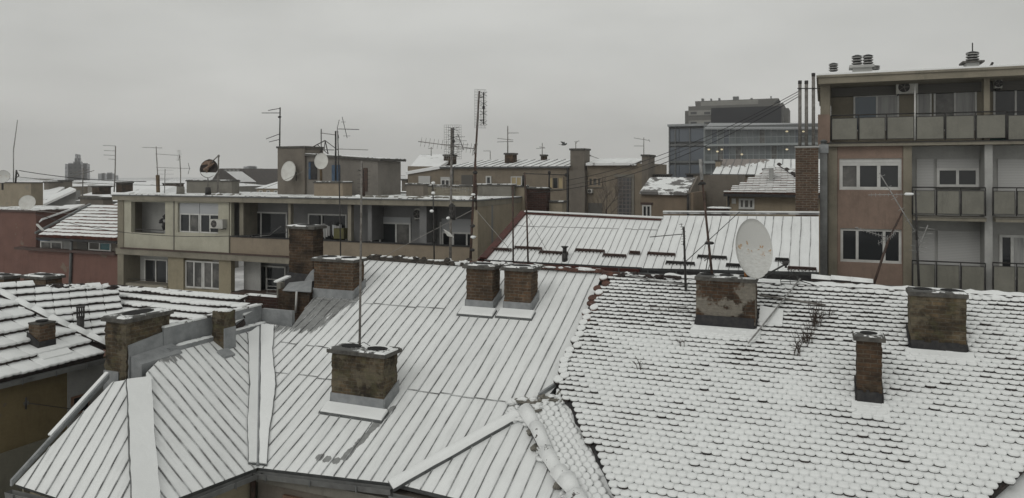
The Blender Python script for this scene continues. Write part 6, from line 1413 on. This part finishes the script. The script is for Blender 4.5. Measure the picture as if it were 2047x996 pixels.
# mast 678 with crossed yagis (stands behind the ridge, on the wide chimney)
Y6 = Yr(676, 20.0)
r, P_ = mast('slim mast with several crossed aerials on the wide brick chimney', [(681, 512), (679, 400), (675, 262)], Y6, .022, 'iron')
yagi(r, at(674, 258, Y6), at(718, 259, Y6), 8, .12, .012, taper=.2, m='iron', reflect=True)
yagi(r, at(694, 276, Y6 + .2), at(684, 234, Y6 - .6), 3, .25, .01, m='iron')
yagi(r, at(674, 298, Y6), at(736, 300, Y6), 5, .08, .011, m='steel')
r, P_ = mast('short mast with a horizontal aerial left of the crossed one', [(671, 375, 38), (671, 262, 38)], 38, .05, 'iron')
yagi(r, at(671, 270, 38), at(641, 266, 38), 5, .5, .02, m='steel'); yagi(r, at(668, 300, 38), at(610, 299, 38), 3, .3, .02, m='iron')
# stair house aerials
YS = Yr(560, TS + .5)
r, P_ = mast('four-barred aerial on the stair house tower', [(559, 296), (560, 215)], YS, .04, 'iron')
for (x, y0, y1) in ((536, 217, 221), (523, 226, 226), (532, 268, 278), (538, 279, 284)):
    mb = MB(); mb.tube(at(559, y0, YS), at(x, y1, YS - .3), .02, n=5); mb.build('arm', M['iron'], r)
mb = MB(); mb.lump(at(559, 234, YS), .1, .1, .06, 1); mb.build('clamp', M['iron'], r)
fr = MB(); fr.path([at(612, 301, YS), at(650, 281, YS), at(656, 308, YS)], .03, n=5); fr.path([at(650, 281, YS), at(675, 300, YS)], .02, n=5); fr.path([at(635, 290, YS), at(656, 308, YS)], .02, n=5); fr.tube(at(642, 310, YS), at(642, 258, YS), .03, n=5); fr.tube(at(648, 300, YS), at(650, 281, YS), .02)
tag(fr.build('aerial_frame', M['iron']), 'bent tubular frame of struts on the stair house roof', 'aerial')
# left skyline aerials
YA = Yr(315, TL + .8)
r, P_ = mast('comb-like aerial with four bars to the left, left corner of the long block roof', [(228, 384), (230, 350), (231, 292)], Yr(230, TL + 4), .04, 'steel')
for i, (x, y) in enumerate(((206, 291), (208, 301), (207, 310), (217, 318))): mb = MB(); a = at(231, y + 1, Yr(230, TL + 4)); b = at(x, y, Yr(230, TL + 4)); mb.tube(a, b, .016, n=5); mb.build('arm', M['alu'], r)
r, P_ = mast('thin aerial with a cross bar at its top, left of the aerial cluster', [(317, 384), (314, 330), (312, 293)], YA, .03, 'steel')
yagi(r, at(286, 295, YA), at(324, 296, YA - .2), 4, .5, .014, m='steel'); 
r, P_ = mast('aerial mast on a concrete foot with two long horizontal booms', [(361, 386), (361, 345), (359, 310)], YA, .03, 'steel')
yagi(r, at(359, 311, YA), at(311, 308, YA), 6, .5, .014, m='alu', reflect=True); yagi(r, at(380, 337, YA), at(312, 335, YA), 7, .4, .014, m='alu')
mb = MB(); mb.path([at(376, 326, YA), at(379, 337, YA), at(376, 348, YA)], .015); mb.build('folded_dipole', M['alu'], r)
c = at(361, 386, YA); mb = MB(); mb.tube(c - Z * .1, c + Z * .35, .22, .2, n=10); mb.build('foot', M['cement'], r)
r, P_ = mast('short low aerial with stacked bars beside a wooden post', [(329, 386), (330, 338)], YA, .025, 'alu')
yagi(r, at(330, 338, YA), at(330, 362, YA), 3, .9, .012, ed=Vector((1, .1, 0)).normalized(), taper=0, m='alu')
mb = MB(); mb.bar(at(318, 385, YA - .1), at(317, 350, YA - .1), .16, .12, -V); tag(mb.build('wooden_post', M['wood']), 'short brown wooden post on the roof edge among thin aerials', 'post')
r, P_ = mast('tall whip aerial near the left picture edge', [(27, 366), (27, 300), (35, 240)], 42, .03, 'alu')
r, P_ = mast('pole with small bracket at the left edge carrying the wires', [(31, 366), (33, 340)], 41, .05, 'iron')
mb = MB(); mb.path([at(33, 342, 41), at(38, 352, 41), at(31, 356, 41)], .03); mb.build('bracket', M['iron'], r)
r, P_ = mast('aerial with long sloping boom in front of the horned tower', [(165, 392), (166, 336)], 50, .04, 'steel')
yagi(r, at(135, 356, 50), at(188, 341, 49), 4, .7, .02, m='steel'); yagi(r, at(140, 347, 50), at(178, 339, 49), 3, .5, .02, m='steel')
# skyline aerials on the brown house
YM = Yr(1015, TM + 2)
r, P_ = mast('forked three-armed aerial on the chimney of the brown house', [(1015, 306), (1015, 252)], YM, .05, 'steel')
yagi(r, at(1015, 266, YM), at(1037, 266, YM), 3, .6, .03, m='alu'); yagi(r, at(1026, 280, YM), at(994, 277, YM), 5, .8, .03, m='alu'); yagi(r, at(1026, 283, YM), at(994, 284, YM), 4, .5, .03, m='alu')
for lab, x, y0, y1, arms in (('small aerial with one arrow-like bar on the tiny chimney', 1084, 309, 286, ((1072, 297, 1090, 296), (1078, 294, 1089, 295))), ('crooked tiny aerial on the big square chimney', 1151, 298, 284, ((1148, 284, 1158, 282), (1150, 290, 1154, 283))), ('double-armed aerial on the right gable chimney', 1287, 309, 275, ((1267, 276, 1298, 281), (1267, 292, 1287, 292), (1297, 279, 1299, 284))), ('short hooked aerial left of the forked one', 980, 318, 303, ((966, 302, 981, 302),)), ('faint aerial above the left end roof of the brown house', 862, 312, 294, ((856, 297, 866, 297),)), ('low aerial by the left ventilator block', 1310, 352, 338, ((1308, 347, 1313, 344),)), ('low short aerial above the hipped roof', 1545, 214, 206, ((1540, 210, 1549, 209),))):
    r, _ = mast(lab, [(x, y0), (x, y1)], YM, .035, 'steel', 'small aerials of the skyline')
    for a in arms: mb = MB(); mb.tube(at(a[0], a[1], YM), at(a[2], a[3], YM), .025, n=5); mb.build('arm', M['alu'], r)
# masts behind the right half of the ridge
Yk = Yr(1025, RT + .4)
r, _ = mast('bare thin pole nearest the dark red verge', [(1026, 534), (1025, 370)], Yk, .028, 'rust')
r, _ = mast('bare slightly leaning pole behind the right twin chimney', [(1056, 534), (1053, 430), (1049, 345)], Yr(1053, RT + .4), .03, 'rust')
r, _ = mast('roof stay post with a long thin cross rail above the dark red brickwork', [(1098, 375, 34), (1098, 345, 34)], 34, .04, 'iron')
mb = MB(); mb.tube(at(1046, 347, 34), at(1131, 350, 34), .02); mb.tube(at(1046, 350, 34), at(1046, 372, 34), .05); mb.lump(at(1098, 345, 34), .08, .08, .08, 1); mb.lump(at(1131, 350, 34), .08, .08, .08, 2); mb.build('rail', M['iron'], r)
Y7 = Yr(1369, RT - 1.2)
r, _ = mast('dark upright mast with a horizontal aerial pointing left, beside the dish chimney', [(1371, 582), (1369, 520), (1367, 454)], Y7, .036, 'iron')
yagi(r, at(1367, 468, Y7), at(1299, 474, Y7 - .5), 12, .2, .012, taper=.4, m='iron', reflect=True, ed=(U * .4 + V).normalized())
Y8 = Yr(1410, C8[2] + .3)
r, _ = mast('leaning grey and rust mast on the left of the dish chimney', [(1424, 556), (1416, 480), (1408, 400), (1400, 330)], Y8, .036, 'rust')
mb = MB(); mb.lump(at(1403, 366, Y8), .1, .1, .04, 1); mb.tube(at(1395, 369, Y8), at(1411, 368, Y8), .02); mb.lump(at(1418, 486, Y8), .13, .05, .05, 3); mb.path([at(1418, 500, Y8), at(1411, 540, Y8), at(1400, 542, Y8)], .012); mb.path([at(1416, 515, Y8), at(1408, 522, Y8)], .012); mb.path([at(1411, 540, Y8), at(1424, 548, Y8)], .012); mb.build('fittings', M['iron'], r)
mb = MB(); mb.tube(at(1403, 360, Y8), at(1400, 318, Y8), .045); mb.build('sleeve', M['alu'], r)
# right-hand ridge masts in front of the flats
Y9 = Yr(1745, RT + .1)
r, _ = mast('rusty leaning pole ending in a long drooping aerial, in front of the terracotta bay', [(1745, 574, Y9), (1775, 482, Y9), (1806, 420, Y9)], Y9, .035, 'rust')
yagi(r, at(1758, 346, Y9), at(1838, 478, Y9 - .3), 6, .36, .014, taper=.2, m='alu', ed=(V * .8 + U * .5 + Z * .2).normalized())
yagi(r, at(1776, 476, Y9), at(1710, 455, Y9 - .5), 11, .2, .014, taper=.5, m='alu', reflect=True, ed=(V * .8 + Z * .6).normalized())
YB = Yr(1835, RT + .1)
r, _ = mast('upright dark pole with comb aerial and long upper boom, in front of the balconies', [(1837, 572), (1833, 480), (1830, 380)], YB, .032, 'iron')
yagi(r, at(1838, 388, YB), at(1736, 390, YB), 12, .1, .01, taper=.1, m='alu', ed=Z)
yagi(r, at(1832, 505, YB), at(1855, 450, YB), 6, .42, .012, taper=.1, m='alu', ed=(U + V * .2 - Z * .15).normalized())
mb = MB(); mb.lump(at(1817, 388, YB - .1), .12, .06, .04, 3); mb.build('snow', M['snow'], r)
# ---------------------------------------------------------------- dishes
def dish(label, cx, cy, rx, ry, Y, m_='dish', nrm=Vector((-.3, -1, .25)), tilt=0, pole=None, arm=None, group='satellite dishes', back='iron', depth=.12):
    c = at(cx, cy, Y); n = nrm.normalized(); R = ry / F * Y
    ax = n.cross(Z).normalized(); ay = ax.cross(n).normalized()
    if ay.z < 0: ay = -ay
    ca, sa = math.cos(tilt), math.sin(tilt); ax, ay = ax * ca + ay * sa, ay * ca - ax * sa
    wfac = (rx / ry) / max(.2, abs(ax.x) if abs(ax.x) > .2 else .2); Rx = R * wfac
    root = thing('satellite_dish', label, 'satellite dish', c, group, rz=0)
    mb = MB(); rings, seg = 7, 32; g_ = []
    for i in range(rings + 1):
        f = i / rings; g_.append([(c + ax * math.cos(a) * Rx * f + ay * math.sin(a) * R * f - n * (depth * R * (1 - f * f)), (.5 + .5 * f * math.cos(a), .5 + .5 * f * math.sin(a))) for a in [2 * math.pi * j / seg for j in range(seg)]])
    for i in range(rings):
        for j in range(seg):
            k = (j + 1) % seg; q = [g_[i][j], g_[i + 1][j], g_[i + 1][k], g_[i][k]]
            if i == 0: q = [g_[0][0], g_[1][j], g_[1][k]]
            mb.face([p[0] for p in q], 0, [p[1] for p in q], smooth=True); mb.face([p[0] - n * .025 for p in reversed(q)], 0, [(.1, .9)] * len(q), smooth=True)
    for j in range(seg):
        k = (j + 1) % seg; a, b = g_[-1][j][0], g_[-1][k][0]; mb.face([a, b, b - n * .025, a - n * .025], 0, [(.1, .9)] * 4)
    mb.build('reflector', M[m_], root)
    if pole:
        mb = MB(); q = [at(x, y, Y + .25) for x, y in pole[0]]; mb.path(q, pole[1], n=8); mb.build('pole', M[pole[2]], root)
        mb = MB(); mb.tube(c - n * (depth * R + .03), c - n * (depth * R + .25), .07, n=8); mb.build('bracket', M[back], root)
    if arm:
        mb = MB(); mb.tube(at(*arm[0], Y - .1), at(*arm[1], Y - arm[2]), .022, n=6); am = mb.build('feed_arm', M['iron'], root)
        mb = MB(); e = at(*arm[1], Y - arm[2]); mb.tube(e - Vector((.06, 0, 0)) + Z * .03, e + Vector((.05, .02, .01)), .05, n=8); mb.tube(e, e - Z * .09, .03, n=8); mb.build('feed_horn', M['iron'], am)
    return root, c
YD = Yr(1500, C8[2] - .05)
dish('large white dish with rust patches and caked snow, on the rusty pole of the chimney', 1508, 496, 39, 63, YD, 'dish_rusty', Vector((.25, -1, .42)), tilt=.22, pole=([(1491, 620), (1491, 520)], .04, 'rust_orange'), arm=((1520, 556), (1571, 528), .7))
dish('white oval dish on the left side of the stair house', 576, 342, 16, 21, Yr(576, TS - .5), 'dish', Vector((-.35, -1, .3)), tilt=-.15, pole=([(592, 362), (592, 345), (580, 342)], .03, 'iron'))
dish('white round dish before the stair house on a wooden post', 642, 322, 13.5, 17, Yr(642, TL + 1.3), 'dish', Vector((.1, -1, .3)), pole=([(642, 362), (641, 322)], .07, 'wood'))
dish('dark see-through rusty dish with a lighter lower third on the roof edge', 417, 337, 18.5, 19, Yr(417, TL + .6), 'tile_dark' , Vector((-.1, -1, .25)), pole=([(415, 386), (416, 340), (418, 318)], .03, 'steel'))
r = obj_by_label('see-through'); Yd = Yr(417, TL + .6)
mb = MB(); c = at(417, 337, Yd - .12); R = 18 / F * Yd
arc_ = [c + Vector((math.cos(a) * R, 0, math.sin(a) * R)) for a in [math.radians(x) for x in range(205, 336, 8)]]; mb.prism(arc_, Vector((0, .02, 0))); mb.build('snow', M['snow'], r)
mb = MB(); rnd = random.Random(6)
mb.tube(at(408, 340, Yd - .1), at(428, 326, Yd - .15), .09, .03); mb.tube(at(413, 345, Yd - .1), at(420, 322, Yd - .15), .05); mb.prism([at(402, 330, Yd - .12), at(410, 322, Yd - .12), at(424, 321, Yd - .12), at(422, 328, Yd - .12)], Vector((0, .02, 0))); mb.build('rust_patches', noisy('rust_pale', (.25, .19, .15), (.14, .08, .05), 8), r)
mb = MB(); mb.tube(at(420, 327, Yd), at(436, 312, Yd - .3), .03); mb.lump(at(437, 312, Yd - .3), .07, .07, .07, 1); mb.build('feed_arm', M['steel'], r)
c = at(416, 386, Yd); mb = MB(); mb.tube(c - Z * .1, c + Z * .3, .16, .13, n=10); mb.build('foot', M['iron'], r)
r, _ = mast('plain mast right beside the dark see-through dish', [(435, 386), (436, 345), (437, 314)], Yd, .05, 'steel')
dish('small dish with rust holes at the left picture edge', 5, 353, 15, 13, 41, 'dish_rusty', Vector((0, -1, .2)), pole=([(5, 380), (5, 355)], .05, 'iron'))
dish('plain pale round dish on the brick-red wall coping', 54, 405, 17, 15, Yr(54, TL2 + .4), 'dish', Vector((0, -1, .2)), pole=([(55, 424), (55, 410)], .03, 'iron'))
# small plate dish seen edge-on at the mesh mast
mb = MB(); mb.prism([at(886, 458, Y3 - .2), at(898, 465, Y3 - .2), at(907, 475, Y3 - .2), at(894, 472, Y3 - .1)], V * .03); tag(mb.build('small_dish', M['dish']), 'tiny pale dish seen edge-on at the grey mast before the white window', 'satellite dish', 'satellite dishes')
# ---------------------------------------------------------------- fallen poles and dry weeds on the tiled roof
PEo = PE.off(.09)
def lying(label, px, r_, m_, lift=.03, name='fallen_pole'):
    pts = [PEo.hit(*p) + PE.n * lift for p in px]; mb = MB(); mb.path(pts, r_); return tag(mb.build(name, M[m_]), label, 'pole', 'fallen aerial poles on the tiles')
lying('long pale fallen pole on the tiles left of the dish chimney', [(1240, 548), (1300, 562), (1375, 572)], .022, 'alu')
lying('long grey fallen pole right of the dish chimney', [(1518, 592), (1570, 600), (1650, 612)], .028, 'steel')
lying('slender pale cane sloping down to the dish chimney foot', [(1600, 565), (1560, 615), (1512, 675), (1496, 694)], .022, 'alu', .12)
lying('bent dark rod near the ridge right of the dish', [(1560, 570), (1600, 568), (1632, 578)], .012, 'iron', .1)
rnd = random.Random(17)
fm = MB()
for (a, b) in (((1300, 617), (1375, 616)), ((1302, 624), (1380, 624)), ((1300, 617), (1302, 624)), ((1318, 617), (1319, 625)), ((1336, 617), (1337, 625)), ((1354, 616), (1356, 625))): fm.tube(PEo.hit(*a) + Z * .04, PEo.hit(*b) + Z * .04, .008, n=4)
tag(fm.build('fallen_aerial', M['steel']), 'flattened ladder-like aerial lying on tiles left of the dish chimney', 'aerial')
fm = MB(); pts = [(1560, 525), (1590, 548), (1600, 575)]; fm.path([at(x, y, Yr(1590, RT - .5)) for x, y in pts], .008)
for (a, b) in (((1585, 540), (1612, 572)), ((1600, 545), (1625, 535)), ((1596, 548), (1588, 600)), ((1590, 548), (1560, 560)), ((1576, 538), (1582, 580)), ((1558, 545), (1562, 572)), ((1604, 556), (1590, 560))): fm.tube(at(*a, Yr(1590, RT - .5)), at(*b, Yr(1590, RT - .5)), .007, n=4)
tag(fm.build('broken_aerial', M['iron']), 'tangled broken wire aerial on the ridge right of the dish', 'aerial')
def weed(label, x, y, hpx, n, sd):
    rnd = random.Random(sd); c = PEo.hit(x, y); k = c.y / F; mb = MB()
    for i in range(n):
        d = Vector((rnd.uniform(-.5, .5), rnd.uniform(-.3, .1), 1)).normalized(); l = hpx * k * rnd.uniform(.45, 1.1); p = c + Vector((rnd.uniform(-.12, .12), rnd.uniform(-.05, .05), 0)); q = p + d * l * .6; e_ = q + (d + Vector((rnd.uniform(-.4, .4), 0, 0))).normalized() * l * .5
        mb.tube(p - Z * .05, q, .009, .006, n=4, cap=False); mb.tube(q, e_, .006, .003, n=4, cap=False)
        for j in range(3):
            f = rnd.uniform(.2, 1); a = p + (q - p) * f; mb.tube(a, a + Vector((rnd.uniform(-.12, .12), 0, rnd.uniform(.0, .12))), .005, n=4, cap=False)
    tag(mb.build('dry_weed', M['twig']), label, 'weed', 'dry weeds growing between the roof tiles')
for i, (x, y, h_, n, lb_) in enumerate(((1592, 708, 40, 8, 'lowest dry dark weed clump'), (1606, 684, 34, 7, 'second lowest dry weed clump on the tiles'), (1614, 688, 42, 6, 'dry weed clump just right of the second lowest'), (1632, 650, 52, 14, 'largest dry weed tuft, under the end of the grey pole'), (1620, 660, 26, 6, 'small dry weed tuft below the largest one'), (1650, 634, 26, 5, 'rightmost thin dry weed sprig'))): weed(lb_ + ' on the tiled roof' if 'roof' not in lb_ and i in (0, 5) else lb_, x, y, h_, n, i)
weed('thin dry sprig in the tiles below the left of dish chimney', 1365, 690, 16, 3, 40); weed('thin lone weed stalk in the middle of the lower left tiles', 1272, 738, 30, 3, 41)
# ---------------------------------------------------------------- wires
def wire(label, a, b, sag=.3, r_=.012, m_='wire', n=24):
    A_, B_ = at(*a), at(*b); pts = [A_ + (B_ - A_) * (i / n) - Z * sag * 4 * (i / n) * (1 - i / n) for i in range(n + 1)]
    mb = MB(); mb.path(pts, r_, n=5); return tag(mb.build('cable', M[m_]), label, 'cable', 'cables strung over the roofs')
wire('uppermost of the three cables rising to the flue pipes', (1131, 361, 38), (1598, 182, 28.5), .5, .014)
wire('middle one of the three cables rising to the flue pipes', (1131, 372, 38), (1598, 187, 28.5), .5, .011)
wire('lowest of the three cables rising to the flue pipes', (1060, 386, 36), (1598, 192, 28.5), .8, .014)
wire('black cable from the left edge pole to the stacked bar mast', (38, 341, 41), (292, 363, 40), .15, .02)
wire('second black cable crossing before the horned tower', (38, 354, 41), (330, 371, 40), .1, .012)
wire('long slack cable across the front of the cream corner flat', (70, 428, 34), (575, 464, 25), .5, .012)
wire('cable running along the brick-red wall at the left', (-20, 407, 34), (235, 425, 33), .2, .009, 'wire_pale')
wire('pale stay wire from the tallest mast down to the left ridge', (948, 418, Y2), (768, 512, Y2 + 1.5), 0, .009, 'wire_pale')
wire('pale stay wire from the tallest mast down to the right', (950, 418, Y2), (1020, 500, Y2), 0, .009, 'wire_pale')
wire('stay wire between the leaning mast and the upright dark mast', (1372, 522, Y7), (1478, 424, Y7 + 4), 0, .012)
wire('thin stay wire of the leaning pole by the right twin chimney', (1054, 430, Yr(1053, RT + .4)), (1106, 525, Yr(1053, RT + .4)), 0, .005)
wire('slack pale wire over the right part of the metal roof', (1075, 560, 22.5), (1190, 595, 21), .15, .005, 'wire_pale')
wire('thin wire from the stair house across to the brown house', (755, 336, 39), (812, 352, 55), .1, .012, 'steel')
wire('skyline wire from the right gable to the office', (1170, 307, 66), (1335, 324, 110), 1, .03, 'alu')
for lb_, x0, y0, x1, y1 in (('crossing wires low behind the cluster, first', 440, 372, 620, 366), ):
    wire('thin wire crossing in front of the left dish of the stair house', (500, 385, 36), (620, 335, 37), .1, .01, 'steel')
bird = thing('pigeon', 'tiny pigeon in flight above the brown house', 'bird', at(1127, 289, 60), None, rz=.4)
mb = MB(); c = at(1127, 289, 60)
mb.lump(c, .22, .09, .09, 3, jit=.1, n=8, m=6); mb.lump(c + U * .22 + Z * .06, .07, .06, .06, 4, jit=.05); mb.prism([c - U * .18, c - U * .42 + V * .08, c - U * .42 - V * .08], Z * .02)
for s_ in (1, -1): mb.prism([c + U * .1 + Z * .04, c - U * .08 + Z * .04, c - U * .16 + V * .35 * s_ + Z * .22, c + V * .3 * s_ + Z * .2], Z * .02)
mb.build('body', M['zinc_dark'], bird)
# ---------------------------------------------------------------- haze: pale air round everything
mb = MB(); lo, hi = GZ - 1, 60
mb.hexa([Vector((x, y, lo)) for x, y in ((-1100, -60), (1100, -60), (1100, 1050), (-1100, 1050))], [Vector((x, y, hi)) for x, y in ((-1100, -60), (1100, -60), (1100, 1050), (-1100, 1050))])
hm = bpy.data.materials.new('haze'); hm.use_nodes = True; hn = hm.node_tree; hn.nodes.clear()
pv_ = hn.nodes.new('ShaderNodeVolumePrincipled'); pv_.inputs['Color'].default_value = (.985, .985, .99, 1); pv_.inputs['Density'].default_value = .0008; pv_.inputs['Anisotropy'].default_value = .65
ho = hn.nodes.new('ShaderNodeOutputMaterial'); hn.links.new(pv_.outputs[0], ho.inputs['Volume'])
tag(mb.build('haze', hm), None, None, kind='stuff')
